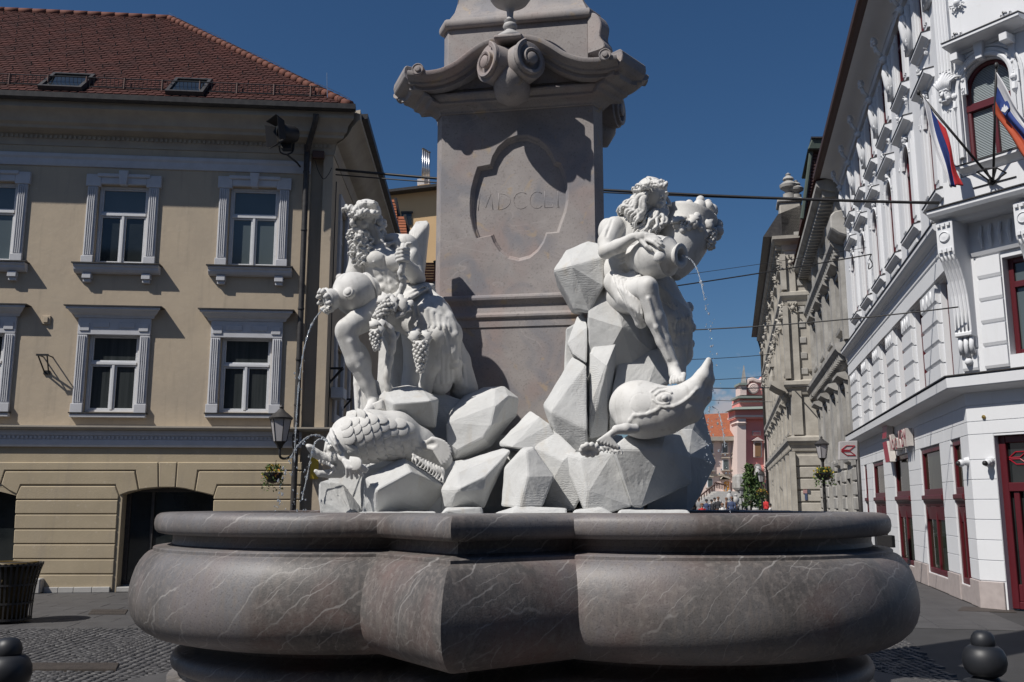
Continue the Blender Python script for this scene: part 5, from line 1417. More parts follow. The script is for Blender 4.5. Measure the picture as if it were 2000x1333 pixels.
# ground floor backing and cut blocks
A2 = [(232, 969), (250, 962), (271, 957), (290, 954.5), (309, 953), (326, 952.5), (343, 953), (362, 955.5), (381, 960), (400, 964.5), (417, 969)]
def PXU(l): return [F1.uz(x, y) for x, y in l]
ua, ub = F1.u(232, 1060), F1.u(417, 1060); zs_ = F1.z(325, 969); zcrown = F1.z(325, 952.5)
uo = F1.u(29, 1060) ; uo0 = uo - (ub - ua)
wall('ground_floor_wall', F1, UL, U_GAP0, 0, Z_BELT, [(ua, ub, -1, zcrown + .001), (uo0, uo, -1, zcrown + .001)], M['creamg'], house, -.03, .45)
def block(poly, shrink=.008):
    P = PXU(poly); cu_ = sum(p[0] for p in P) / len(P); cz_ = sum(p[1] for p in P) / len(P)
    mb = MB(); mb.fprism(F1, P, -.04, .0)
    return mb.build('rusticated_block', M['creamg'], house, bevel=.016)
G = 0.8     # half joint in pixels
block([(310, 903), (345.5, 903), (342, 952.4), (310.5, 952.4)])
block([(308.5, 903), (309, 952.6), (290, 954), (271.5, 956.5), (265, 919), (9, 919), (1, 944), (-40, 951), (-36, 903)])
block([(263, 921), (270, 957.5), (250, 961.5), (233, 968), (225.5, 947), (40, 947), (33, 966), (17, 958), (2, 947), (10, 921)])
block([(347, 903), (590, 903), (590, 919), (386, 919), (380, 959.3), (362, 955), (343.5, 952.6)])
block([(388, 921), (590, 921), (590, 947), (424, 947), (417.5, 968.3), (400, 964), (381.5, 959.8)])
rows = [949, 976.5, 1004.7, 1034, 1063, 1092.4, 1122, 1154]
for i in range(7):
    t, bt_ = rows[i] + G, rows[i + 1] - G
    lt = lambda y: 31 - (y - 968) * .052
    rt = lambda y: 231 - (y - 968) * .062
    rl = lambda y: 417 - (y - 968) * .03
    if i == 0:
        block([(40, t), (225, t), (232, 969), (rt(bt_), bt_), (lt(bt_), bt_), (32, 967.5)]); block([(424, t), (588, t), (586, bt_), (rl(bt_), bt_), (417.5, 970)])
    else:
        block([(lt(t), t), (rt(t), t), (rt(bt_), bt_), (lt(bt_), bt_)]); block([(rl(t), t), (587, t), (586, bt_), (rl(bt_), bt_)])
# spandrel fill above the curved heads of the openings
for off in (0.0, uo - ub):
    P = [(u + off, z) for u, z in PXU(A2)]
    mb = MB(); mb.fprism(F1, P + [(P[-1][0], zcrown + .004), (P[0][0], zcrown + .004)], -.46, -.032); mb.build('arch_head', M['creamg'], house)
# shop windows inside the arches
for off in (0.0, uo - ub):
    wn_ = MB(); bar_frame(wn_, F1, ua + off, ub + off, .12, zcrown, .09, -.42, -.32); wn_.fbox(F1, ua + off + .5, ua + off + .56, -.41, -.33, .21, zcrown - .09)
    w_ = wn_.build('shop_window', M['darkmetal'], house, bevel=.005)
    p_ = MB(); p_.add([F1.p(ua + off + .05, -.37, .15), F1.p(ub + off - .05, -.37, .15), F1.p(ub + off - .05, -.37, zcrown - .03), F1.p(ua + off + .05, -.37, zcrown - .03)], [(0, 1, 2, 3)]); p_.build('pane', M['glass'], w_, fix=False)
    s_ = MB(); s_.fbox(F1, ua + off, ub + off, -.45, -.03, 0.0, .10); s_.build('threshold', M['plinth'], house, bevel=.01)
for i, (l, r) in enumerate(((86, 114), (114.6, 144), (144.6, 180), (180.6, 214.5))):
    mb = MB(); mb.fbox(F1, F1.u(l, 1160), F1.u(r, 1160), -.03, .05, 0, .11); mb.build('plinth_stone', M['plinth'], house, bevel=.008)
mb = MB(); mb.fbox(F1, F1.u(56, 1150), F1.u(85, 1150), -.03, .2, 0, .29); mb.build('kerb_stone', M['plinth'], house, bevel=.02)

# side wall round the corner
side_ang = R(90 + 2.2)
cpt = F1.p(U_C, 0, 0)
F1s = Fac((cpt.x, cpt.y), side_ang, 1)          # u runs away from the viewer, N towards +x
sh = []
for k in range(4):
    for z0_, z1_ in ((lowW3[2], lowW3[3]), (upW3[2], upW3[3])): sh.append((1.2 + k * 2.3, 2.2 + k * 2.3, z0_, z1_))
wall('side_wall', F1s, 0, 11, 0, Z_EAVE + .1, sh, M['cream'], house, 0, .2)
for a, b_, c_, d_ in sh:
    mb = MB(); bar_frame(mb, F1s, a - .2, b_ + .2, c_ - .1, d_ + .25, .2, -.02, .06); w_ = mb.build('window', M['greypaint'], house, bevel=.008)
    sash(F1s, w_, a + .005, b_ - .005, c_, d_, M['frame'], [cu], .36)
mb = MB(); prof2 = [(-.05, z_of(292)), (.02, z_of(292)), (.08, z_of(272)), (.22, z_of(262, 300, .2)), (.34, z_of(252, 300, .34)), (.46, z_of(232, 300, .5)), (.56, z_of(222, 300, .6)), (.64, z_of(217, 300, .64)), (.64, Z_EAVE + .16), (-.05, Z_EAVE + .3)]
mb.fprofile(F1s, prof2, 0, 11, .9, 0); smooth_angle(mb.build('cornice', M['greytrim'], house), 40)
mb = MB(); mb.fprofile(F1s, [(-.05, zb(874)), (.04, zb(870)), (.05, zb(842)), (.17, zb(840)), (.19, zb(834)), (-.05, zb(832))], 0, 11); mb.build('belt_ledge', M['greytrim'], house)

# roof
zE = Z_EAVE + .18; dE = .72
tan_s = math.tan(R(41))
def roof_d(px, py):
    """how far behind the facade a roof point seen at px,py lies"""
    lo_, hi_ = -14.0, dE
    for _ in range(50):
        m_ = (lo_ + hi_) / 2
        if F1.z(px, py, m_) > zE + tan_s * (dE - m_): hi_, lo_ = hi_, m_      # above the plane: come nearer to the ridge? 
        else: hi_ = m_
    return (lo_ + hi_) / 2
def roof_hit(px, py):
    r = ray(px, py); e = Vector((0, 0, EYE))
    a = F1.p(0, dE, zE); nrm = (F1.N * tan_s + Vector((0, 0, 1))).normalized()
    t = (a - e).dot(nrm) / r.dot(nrm); q = e + r * t
    return (q - F1.O).dot(F1.U), (q - F1.O).dot(F1.N), q.z
ru, rd, rz = roof_hit(331, 38)
eu = U_C + dE * .55
E0 = F1.p(UL, dE, zE); E1 = F1.p(eu, dE, zE); R1 = F1.p(ru, rd, rz); R0 = F1.p(UL, rd, rz)
B1 = F1s.p(11, .62, zE) ; R2 = R1 + (F1s.U * 3.0)
mb = MB(); mb.add([E0, E1, R1, R0, B1, R1 + Vector((0, 4, 0)), R0 + Vector((0, 4, -3)), E0 + Vector((0, 12, 0))], [(0, 1, 2, 3), (1, 4, 2), (4, 5, 2), (3, 2, 5, 6), (0, 3, 6, 7)])
roof = mb.build('roof', M['tile'], house, fix=False)
# tiles laid course by course on the front slope
slope_len = math.hypot(dE - rd, rz - zE)
up = ((R1 - E1) - F1.U * (R1 - E1).dot(F1.U)).normalized()
nrm = F1.U.cross(up).normalized()
if nrm.z < 0: nrm = -nrm
mb = MB(); exp_, tw = .155, .175; row = 0; b0 = .0
rr = np.random.RandomState(11)
u_left = u_of(-330)
while b0 < slope_len - .02:
    f = b0 / slope_len; ur = eu + (ru - eu) * f
    u = u_left + (tw / 2 if row % 2 else 0)
    while u < ur - tw * .4:
        o = F1.p(u, dE, zE) + up * b0 + nrm * .012
        lift = .022 + rr.rand() * .006; j_ = rr.randn() * .003
        w2 = tw * .47
        A_ = [(-w2, .03), (-w2 * .7, -.005 + j_), (0, -.02 + j_), (w2 * .7, -.005 + j_), (w2, .03), (w2, exp_ + .03), (-w2, exp_ + .03)]
        top = [o + F1.U * x + up * y + nrm * (lift if y < .1 else .004) for x, y in A_]
        bot = [o + F1.U * x + up * y - nrm * (.008 if y < .1 else .02) for x, y in A_[:5]]
        n7 = 7
        mb.add(top + bot, [tuple(range(n7))] + [(i + 1, i, n7 + i, n7 + i + 1) for i in range(4)])
        u += tw
    b0 += exp_; row += 1
tag(mb.build('roof_tiles', M['tile'], house, fix=False), kind='stuff')
# snow hooks dotted over the tiles
mb = MB()
for rrow in range(1, 18):
    for cc in range(-2, 26):
        u = u_left + cc * .78 + (rrow % 3) * .26; bb = .9 + rrow * .39
        if bb > slope_len - .2 or u > eu + (ru - eu) * bb / slope_len - .2: continue
        o = F1.p(u, dE, zE) + up * bb + nrm * .045
        mb.tube([o - up * .05 - nrm * .02, o, o + nrm * .05], .012, 5)
tag(mb.build('snow_hooks', M['iron'], house), kind='stuff')
# hip tiles
nh = 34
for i in range(nh):
    a = E1.lerp(R1, i / nh) + nrm * .03; b_ = E1.lerp(R1, (i + 1.25) / nh) + nrm * .02
    mb = MB(); mb.tube([a, a.lerp(b_, .5), b_], [.105, .095, .085], 8); mb.build('hip_tile', M['ridge'], roof, smooth=True)
for i in range(24):
    a = R1 - F1.U * (i * .36) + Vector((0, 0, .02)); b_ = a - F1.U * .40
    mb = MB(); mb.tube([a, b_], [.10, .09], 8); mb.build('ridge_tile', M['ridge'], roof, smooth=True)
# eave: fascia, gutter, snow rail
mb = MB(); pts = []
mb.fprofile(F1, [(dE - .05, zE - .1), (dE + .02, zE - .13), (dE + .12, zE - .1), (dE + .13, zE + .01), (dE + .1, zE + .01), (dE + .0, zE - .0), (dE - .08, zE + .0)], UL, eu + .12); mb.build('gutter', M['darkmetal'], house)
mb = MB(); mb.fbox(F1, UL, eu + .02, .45, dE - .02, zE - .10, zE - .012); mb.build('eave_board', M['darkmetal'], house)
mb = MB(); mb.fprofile(F1s, [(.5, zE - .14), (.66, zE - .13), (.76, zE - .1), (.77, zE + .01), (.6, zE), (.45, zE)], -.3, 11); mb.build('gutter', M['darkmetal'], house)
u_r1 = F1.u(622, 185)
rb = .5
def rp(u, b_, h): return F1.p(u, dE, zE) + up * b_ + Vector((0, 0, h))
u = u_left; railu = [u_left, F1.u(630, 185, .3)]
mb = MB()
for h in (.05, .26): mb.tube([rp(railu[0], rb, h), rp(railu[1], rb, h)], .014, 6)
mb.build('snow_rail', M['iron'], house)
mb = MB(); u = railu[0]
while u < railu[1]: mb.tube([rp(u, rb, .05), rp(u, rb, .26)], .007, 4); u += .085
tag(mb.build('snow_rail_bars', M['iron'], house), kind='stuff')
u = railu[1] - .25
while u > railu[0]:
    mb = MB(); mb.tube([rp(u, rb - .02, -.02), rp(u, rb, .28)], .022, 6); mb.tube([rp(u, rb, .24), rp(u, rb + .35, .0 + .35 * .4)], .014, 5); mb.build('rail_post', M['brownmetal'], house); u -= .79
# skylights
for l, r, t, b_ in ((68, 172, 157, 182), (322, 412, 163, 188)):
    u0_, _, _ = roof_hit(l, b_ + 2); u1_, _, _ = roof_hit(r - 14, b_ + 2)
    bb0 = .2; bb1 = bb0 + 1.0
    def sp(u, b_, h): return F1.p(u, dE, zE) + up * b_ + nrm * h
    sk = MB()
    for a, c, e, f in ((u0_, u0_ + .07, bb0, bb1), (u1_ - .07, u1_, bb0, bb1), (u0_ + .07, u1_ - .07, bb0, bb0 + .07), (u0_ + .07, u1_ - .07, bb1 - .07, bb1)):
        sk.hexa([sp(a, e, .0), sp(c, e, .0), sp(c, f, .0), sp(a, f, .0), sp(a, e, .13), sp(c, e, .13), sp(c, f, .13), sp(a, f, .13)])
    s_ = sk.build('skylight', M['darkmetal'], roof)
    q = MB(); q.add([sp(u0_ + .05, bb0 + .05, .09), sp(u1_ - .05, bb0 + .05, .09), sp(u1_ - .05, bb1 - .05, .09), sp(u0_ + .05, bb1 - .05, .09)], [(0, 1, 2, 3)]); q.build('pane', M['glass'], s_, fix=False)
# downpipe
mb = MB()
dp = [F1.p(F1.u(617, 228, .7), .7, z_of(222, 600, .7)), F1.p(F1.u(616, 240, .6), .62, z_of(238, 600, .62)), F1.p(F1.u(606, 270, .3), .3, z_of(272, 600, .3)), F1.p(F1.u(597, 300, .12), .12, z_of(298, 600, .12))]
ux = F1.u(588, 600, .12)
dp[3].x = F1.p(ux, .12, 0).x
dp += [F1.p(ux, .12, z_of(320)), F1.p(ux, .12, z_of(830)), F1.p(ux, .26, z_of(850)), F1.p(ux, .14, z_of(880)), F1.p(ux, .14, .05)]
mb.tube(smooth_path(dp, 4), .062, 10)
mb.build('downpipe', M['darkmetal'], house, smooth=True)
for y in (330, 445, 600, 700, 790):
    mb = MB(); mb.lathe([(.07, -.02), (.072, 0), (.07, .02)], F1.p(ux, .12, z_of(y)), (0, 0, 1), 10); mb.build('pipe_clamp', M['darkmetal'], house)
# lightning rod on the hip
mb = MB(); mb.tube([E1 + Vector((-.5, 0, .2)), E1 + Vector((-.52, -.05, .75))], .008, 5); mb.build('rod', M['steel'], house)
mb = MB(); pts = [E1.lerp(R1, i / 20) + nrm * (.16 + .02 * math.sin(i)) for i in range(21)]; mb.tube(pts, .006, 4); mb.build('lightning_wire', M['steel'], house)

# floodlight with barn doors
fl = thing('floodlight', 'black stage floodlight with barn doors on a wall arm beside the downpipe', 'floodlight', F1.p(F1.u(560, 320), .1, z_of(320)))
def fp(px, py, d): return F1.p(F1.u(px, py, d), d, F1.z(px, py, d))
mb = MB(); c = fp(562, 262, .75); ax = Vector((-.75, -.6, -.12)).normalized()
mb.lathe([(.02, -.22), (.15, -.2), (.19, -.12), (.2, .05), (.2, .16), (.17, .165), (.165, .1), (.001, .09)], c, ax, 18); smooth_angle(mb.build('lamp_housing', M['iron'], fl), 40)
q = ax.to_track_quat('Z', 'Y')
for a in range(4):
    w_ = MB(); rot = q @ Matrix.Rotation(a * PI / 2, 4, 'Z').to_quaternion()
    pts = [c + rot @ Vector(p) for p in ((-.2, .2, .16), (.2, .2, .16), (.24, .30, .36), (-.24, .30, .36))]
    w_.prism(pts, rot @ Vector((0, .012, 0))); w_.build('barn_door', M['iron'], fl)
mb = MB(); mb.tube(smooth_path([fp(545, 285, .75), fp(548, 298, .7), fp(560, 302, .65), fp(572, 296, .6), fp(574, 280, .6)], 4), .018, 6); mb.build('yoke', M['iron'], fl)
mb = MB(); mb.tube([fp(560, 302, .65), fp(580, 318, .35), fp(586, 326, .1)], .022, 6); mb.box(*[v for p in ((fp(560, 285, .6).x - .1, fp(560, 285, .6).x + .12), (fp(560, 285, .6).y - .1, fp(560, 285, .6).y + .1), (fp(560, 287, .6).z - .07, fp(560, 287, .6).z + .07)) for v in p]); mb.build('arm', M['iron'], fl)
bx = thing('junction_box', 'small dark electrical box under the cornice right of the downpipe', 'electrical box', fp(623, 312, 0.05))
mb = MB(); a_, b_ = fp(611, 312, .0), fp(634, 298, .0); mb.fbox(F1, F1.u(611, 305), F1.u(634, 305), 0, .12, z_of(312, 620), z_of(298, 620)); mb.build('box', M['brownmetal'], bx, bevel=.01)
mb = MB(); mb.tube(smooth_path([fp(615, 313, .06), fp(622, 335, .08), fp(632, 350, .1), fp(642, 340, .12), fp(648, 328, .12)], 5), .008, 5); mb.build('cable', M['iron'], bx)
# wrought-iron torch brackets
def bracket(F, u, z, label, s=1.0):
    o = thing('iron_bracket', label, 'wall bracket', F.p(u, 0, z - .35 * s), 'iron wall brackets')
    for k in (-1, 1):
        mb = MB(); mb.tube([F.p(u + k * .04 * s, .02, z - .32 * s), F.p(u + k * .09 * s, .30 * s, z)], .016, 6); mb.build('stay', M['iron'], o)
        mb = MB(); mb.tube([F.p(u + k * .09 * s, .0, z), F.p(u + k * .09 * s, .32 * s, z)], .014, 6); mb.build('arm', M['iron'], o)
    mb = MB(); mb.fbox(F, u - .12 * s, u + .12 * s, .29 * s, .32 * s, z - .02, z + .02); mb.fbox(F, u - .06 * s, u + .06 * s, 0, .03, z - .36 * s, z - .28 * s); mb.build('cross_bar', M['iron'], o)
bracket(F1, u_of(94, 700), z_of(698, 94), 'black iron torch bracket between two windows of the cream house')
bracket(F1s, .55, z_of(708), 'black iron torch bracket round the corner of the cream house, left of statue', .9)
bracket(F1s, 2.6, z_of(750), 'small black iron bracket half hidden behind the left statue\'s leg', .7)
ab = thing('wall_box', 'white equipment box on the side wall behind the left statue', 'equipment box', F1s.p(.9, .1, z_of(790)))
mb = MB(); mb.fbox(F1s, .6, 1.1, .02, .3, z_of(768), z_of(746)); mb.build('box', M['frame'], ab, bevel=.01)
for k in range(3): mb = MB(); mb.tube([F1s.p(.66 + k * .13, .25, z_of(768)), F1s.p(.66 + k * .13, .25, z_of(785 + 3 * k))], .02, 6); mb.build('stub', M['frame'], ab)
mb = MB(); mb.tube([F1s.p(.3, .04, z_of(335)), F1s.p(.32, .03, z_of(500)), F1s.p(.3, .04, z_of(690)), F1s.p(.33, .03, z_of(835))], .012, 5)
tag(mb.build('wall_cable', M['iron'], None), 'thin dark cable running down the corner of the cream house', 'cable')
# information plate
mb = MB(); mb.fbox(F1, F1.u(606, 920), F1.u(622, 920), .0, .03, z_of(936, 612), z_of(892, 612))
tag(mb.build('yellow_sign', mat('yellow_sign_paint', (0.62, 0.42, 0.05), .5), None, bevel=.004), 'small yellow plate on the corner of the cream house behind the water jets', 'sign')
mb = MB(); mb.fbox(F1, u_of(82, 630), u_of(99, 630), .0, .035, z_of(634, 90), z_of(617, 90)); mb.fbox(F1, u_of(86, 630), u_of(95, 630), .035, .06, z_of(631, 90), z_of(620, 90))
tag(mb.build('vent_cover', M['cream'], None, bevel=.006), 'small square vent cover on the cream wall left of a window', 'vent')

# ------------------------------------------------------------------ apricot house behind
YO = 38.0
och = thing('apricot_house', 'apricot rendered house with flat dark roof edge and steel flues in the gap', 'house', tuple(at(800, 984, YO)))
def bp(px, py, d=0.0): return at(px, py, YO + d)
mb = MB(); mb.prism([bp(720, 400), bp(870, 385), bp(870, 990), bp(720, 990)][::-1], (0, 8, 0)); 
mb = MB(); mb.prism([bp(700, 382), bp(880, 361), bp(880, 990), bp(700, 990)], (0, 8, 0)); mb.build('wall', M['orange'], och)
mb = MB(); mb.prism([bp(700, 381.8, -.5), bp(885, 360.3, -.5), bp(885, 355, -.5), bp(700, 377, -.5)], (0, 9, 0)); mb.build('roof_edge', M['darkmetal'], och)
mb = MB(); mb.prism([bp(784, 440, -.05), bp(804, 440, -.05), bp(804, 416, -.05), bp(784, 416, -.05)], (0, .04, 0)); w_ = mb.build('window', M['glass'], och)
mb = MB(); mb.prism([bp(783, 416, -.1), bp(806, 416, -.1), bp(806, 413, -.1), bp(783, 413, -.1)], (0, .2, 0)); mb.build('lintel', M['darkmetal'], w_)
mb = MB(); mb.prism([bp(815, 362, .6), bp(838, 359, .6), bp(838, 347, .6), bp(815, 350, .6)], (0, 1, 0)); mb.build('flue_base', M['greypaint'], och)
for k in range(4):
    mb = MB(); x = 825.5 + k * 4; base = bp(x, 352, .5 + k * .35)
    mb.tube([base, Vector((base.x, base.y, bp(x, 293 + k * 2.2, .5 + k * .35).z))], .05, 8); top = Vector((base.x, base.y, bp(x, 293 + k * 2.2, .5 + k * .35).z))
    fo = mb.build('flue_pipe', M['steel'], och, smooth=True)
    mb = MB(); mb.lathe([(.001, .0), (.07, .0), (.07, .02), (.001, .06)], top + Vector((0, 0, .03)), (0, 0, 1), 8); mb.build('flue_cap', M['darkmetal'], fo)
# small red roofs with gables in front of it
YR = 33.0
def small_roof(l, r, t, b_, label, dy=0.0):
    o = thing('red_roof_gable', label, 'roof', tuple(at((l + r) / 2, b_, YR + dy)), 'small tiled roofs behind the left statue')
    def q(px, py, d=0.0): return at(px, py, YR + dy + d)
    n_ = int(max(5, (b_ - t) / 5))
    for i in range(n_):
        y1, y0 = t + (b_ - t) * i / n_, t + (b_ - t) * (i + 1) / n_
        mb = MB(); dd = -.6 * i / n_
        mb.hexa([q(l, y0, dd - .1), q(r + (i + 1) * .6, y0, dd - .1), q(r + (i + 1) * .6, y0, dd + .3), q(l, y0, dd + .3), q(l, y1 + .4, dd), q(r + i * .6, y1 + .4, dd), q(r + i * .6, y1 + .4, dd + .3), q(l, y1 + .4, dd + .3)])
        mb.build('tile_course', M['tile2'], o)
    mb = MB(); mb.prism([q(r + .5, t - 2, .05), q(r + 14, b_ + 8, .05), q(r - 4, b_ + 8, .05)], (0, .3, 0)); mb.build('gable', M['greypaint'], o)
    mb = MB(); mb.tube([q(r, t - 3, -.1), q(r + 14, b_ + 8, -.1)], .06, 6); mb.build('verge', M['darkmetal'], o)
    mb = MB(); mb.prism([q(l - 10, b_, .35), q(r + 12, b_, .35), q(r + 12, 990, .35), q(l - 10, 990, .35)], (0, 2, 0)); mb.build('wall', M['greytrim'], o)
small_roof(742, 772, 390, 447, 'steep red tiled gable roof right of the left statue\'s head')
small_roof(778, 791, 423, 470, 'narrow red tiled roof under the small window of the apricot house', -.8)
small_roof(826, 849, 513, 550, 'low red tiled roof between the left statue and the obelisk', 1.0)
# ================================================================== white corner building on the right
cw = ground(1920, 1188)
FA = Fac((cw.x, cw.y), R(77), -1)        # street front, u runs away from the viewer
FB = Fac((cw.x, cw.y), R(-56), 1)        # chamfered corner, u runs to the right
wb = thing('white_corner_building', 'ornate white corner building with oxblood windows and sculpted upper floors', 'building', (cw.x, cw.y, 0))
LEN = 15.2; TOPZ = 12.75; UB1 = 4.0
WK = [1.0 + 2.35 * k for k in range(6)]
def part(name, fn, m, parent=None, bevel=0, **k):
    mb = MB(); fn(mb); return mb.build(name, m, parent or wb, bevel=bevel, **k)
def ornament(mb, F, u, z, w, h, d, seed=1, n=9):
    """carved foliage relief: scrolls and knobs, mirror-symmetric"""
    rr = np.random.RandomState(seed)
    mb.ball(F.p(u, d * .5, z), min(w, h) * .22, 8, 6)
    for i in range(n):
        a = rr.rand() * PI - PI / 2; r = .25 + .7 * rr.rand(); s_ = .05 + .06 * rr.rand()
        for sg in (-1, 1):
            p0 = F.p(u + sg * .15 * w * math.cos(a) * r, d * .2, z + h * .3 * math.sin(a) * r)
            p1 = F.p(u + sg * .5 * w * math.cos(a) * r, d * (.4 + .6 * rr.rand()), z + h * .5 * math.sin(a) * r)
            p2 = F.p(u + sg * (.5 * w * math.cos(a) * r + .04 * w), d * .5, z + h * .5 * math.sin(a) * r - s_ * h * .8)
            mb.tube([p0, p1, p2], [s_ * w * .35, s_ * w * .6, s_ * w * .3], 6)
            mb.ball(p2, s_ * w * .5, 6, 5)

# --- ground floor
gw = [(.61, 1.40), (2.39, 4.41), (5.91, 7.95), (9.64, 11.68), (12.93, 13.56)]
GZ0, GZ1 = .30, 2.93
holesA = [(a, b, GZ0, GZ1) for a, b in gw]
for k, u in enumerate(WK):
    if k == 0: u0_, u1_ = .70, 1.25
    else: u0_, u1_ = u - .55, u + .55
    if u1_ < LEN:
        holesA.append((u0_, u1_, 4.02, 5.95))
        if k > 0: holesA += [(u - .42, u + .42, 7.62, 9.55), (u - .42, u + .42, 10.85, 12.45)]
        else: holesA += [(u - .3, u + .3, 7.62, 9.55), (u - .3, u + .3, 10.85, 12.45)]
wall('street_wall', FA, 0, LEN, 0, TOPZ, holesA, M['white'], wb, 0, .42)
def red_window(F, a, b, c, e, d=-.28, transom=.3, w=.075, blind=False, par=None, glass='glass'):
    mb = MB(); bar_frame(mb, F, a + .004, b - .004, c + .004, e - .004, w, d - .05, d + .05)
    zt = e - (e - c) * transom
    mb.fbox(F, a + w, b - w, d - .05, d + .07, zt - w * .6, zt + w * .6)
    if b - a > .7: mb.fbox(F, (a + b) / 2 - w * .4, (a + b) / 2 + w * .4, d - .04, d + .04, c + w, zt - w * .6)
    win = mb.build('window', M['redframe'], par or wb, bevel=.008)
    for q0, q1 in ((c + w, zt - w * .6), (zt + w * .6, e - w)):
        m3 = MB(); m3.add([F.p(a + w, d, q0), F.p(b - w, d, q0), F.p(b - w, d, q1), F.p(a + w, d, q1)], [(0, 1, 2, 3)]); m3.build('pane', M['blind'] if blind else M[glass], win, fix=False)
    return win
for a, b in gw:
    w_ = red_window(FA, a, b, GZ0, GZ1, -.07, .36, .11, glass='shopglass')
    mb = MB(); mb.fprofile(FA, [(-.15, 1.70), (-.02, 1.70), (.01, 1.80), (.05, 1.84), (.05, 1.92), (-.15, 1.95)], a + .02, b - .02); mb.build('transom_moulding', M['redframe'], w_, bevel=.006)
    mb = MB(); mb.fprofile(FA, [(-.15, 1.42), (-.05, 1.42), (-.02, 1.69), (-.15, 1.69)], a + .1, b - .1); mb.build('transom_panel', M['redframe'], w_)
for a, b, c, e in holesA[5:]:
    red_window(FA, a, b, c, e, -.15 if c < 6 else -.085)
# facing panels, course by course
ZC = [.46, .80, 1.14, 1.48, 1.82, 2.16, 2.50, 2.84, 3.16, 3.44, 3.68]
def panels(F, spans, zs, skip=None):
    for i in range(len(zs) - 1):
        for a, b in spans(zs[i], zs[i + 1]):
            if b - a < .08: continue
            mb = MB(); mb.fbox(F, a + .004, b - .004, -.01, .012, zs[i] + .005, zs[i + 1] - .005); mb.build('facing_panel', M['white'], wb, bevel=.004)
def spansA(z0, z1):
    if z0 >= 2.83:
        return [(-.012, 1.9), (1.9, 3.8), (3.8, 5.7), (5.7, 7.6), (7.6, 9.5), (9.5, 11.4), (11.4, 13.3), (13.3, LEN)]
    out = []; p = -.012
    for a, b in gw: out.append((p, a)); p = b
    out.append((p, LEN)); return out
ZC2 = [z for z in ZC if z != 2.84]; ZC2.insert(7, 2.935)
panels(FA, spansA, ZC2)
# granite plinth stones
p = -.02
for i, (a, b) in enumerate(gw + [(LEN, LEN)]):
    mb = MB(); mb.fbox(FA, p, a - .002, -.01, .04, 0, .45); mb.build('plinth_stone', M['pinkplinth'], wb, bevel=.008)
    if a < LEN: mb = MB(); mb.fbox(FA, a, b, -.3, .02, 0, .295); mb.build('plinth_stone', M['pinkplinth'], wb, bevel=.008)
    p = b + .002
# belt between ground and first floor, both fronts
beltp = [(-.02, 3.66), (.10, 3.68), (.30, 3.74), (.32, 3.76), (.33, 3.92), (.30, 3.95), (-.02, 3.98)]
mt = math.tan(R((180 - 133) / 2))
part('belt', lambda mb: mb.fprofile(FA, beltp, 0, LEN, -mt * -1, 0), M['white'])
part('belt', lambda mb: mb.fprofile(FB, beltp, 0, UB1, mt, 0), M['white'])
part('belt_flashing', lambda mb: mb.fprofile(FA, [(-.02, 3.985), (.35, 3.955), (.35, 3.975), (-.02, 4.005)], 0, LEN, mt, 0), M['darkmetal'])
part('belt_flashing', lambda mb: mb.fprofile(FB, [(-.02, 3.985), (.35, 3.955), (.35, 3.975), (-.02, 4.005)], 0, UB1, mt, 0), M['darkmetal'])
# first floor: rusticated piers between the windows
edges = [(.70, 1.25)] + [(u - .55, u + .55) for u in WK[1:]]
piers = [(edges[i][1] + .05, edges[i + 1][0] - .05) for i in range(5)] + [(edges[5][1] + .05, LEN - .3)]
for a, b in piers:
    z = 4.02; n_ = 5; h = (5.95 - 4.02) / n_
    for i in range(n_):
        mb = MB(); z0_ = z + i * h
        mb.fprofile(FA, [(-.01, z0_ + .01), (.05, z0_ + .01), (.10, z0_ + .07), (.10, z0_ + h - .012), (-.01, z0_ + h - .012)], a, b)
        mb.build('pier_block', M['white'], wb, bevel=.006)
    mb = MB()
    for k in range(3):
        uu = a + (b - a) * (.25 + .25 * k); mb.tube([FA.p(uu, .10, 5.88), FA.p(uu, .115, 5.75), FA.p(uu, .10, 5.62)], [.022, .02, .01], 6)
    tag(mb.build('pier_flutes', M['white'], wb, smooth=True), kind='stuff')
part('frieze', lambda mb: mb.fprofile(FA, [(-.01, 5.99), (.11, 5.99), (.11, 6.28), (.09, 6.30), (.09, 6.34), (.11, 6.36), (.11, 6.52), (.14, 6.56), (.14, 6.60), (-.01, 6.60)], .2, LEN), M['white'])
part('string_cornice', lambda mb: mb.fprofile(FA, [(-.01, 6.605), (.15, 6.605), (.20, 6.66), (.27, 6.70), (.30, 6.74), (.30, 6.82), (-.01, 6.88)], .1, LEN), M['white'])
part('cornice_flashing', lambda mb: mb.fprofile(FA, [(-.01, 6.885), (.32, 6.825), (.32, 6.845), (-.01, 6.905)], .1, LEN), M['darkmetal'])
def hood(F, a, b, z, d, name='hood', par=None, stepped=False):
    mb = MB(); mb.fprofile(F, [(-.01, z - .12), (.04, z - .12), (.07, z - .08), (d - .03, z - .04), (d, z - .02), (d, z + .03), (-.01, z + .07)], a, b)
    o = mb.build(name, M['white'], par or wb)
    mb = MB(); mb.fprofile(F, [(-.01, z + .073), (d + .015, z + .032), (d + .015, z + .05), (-.01, z + .091)], a - .01, b + .01); mb.build('flashing', M['darkmetal'], o)
    return o
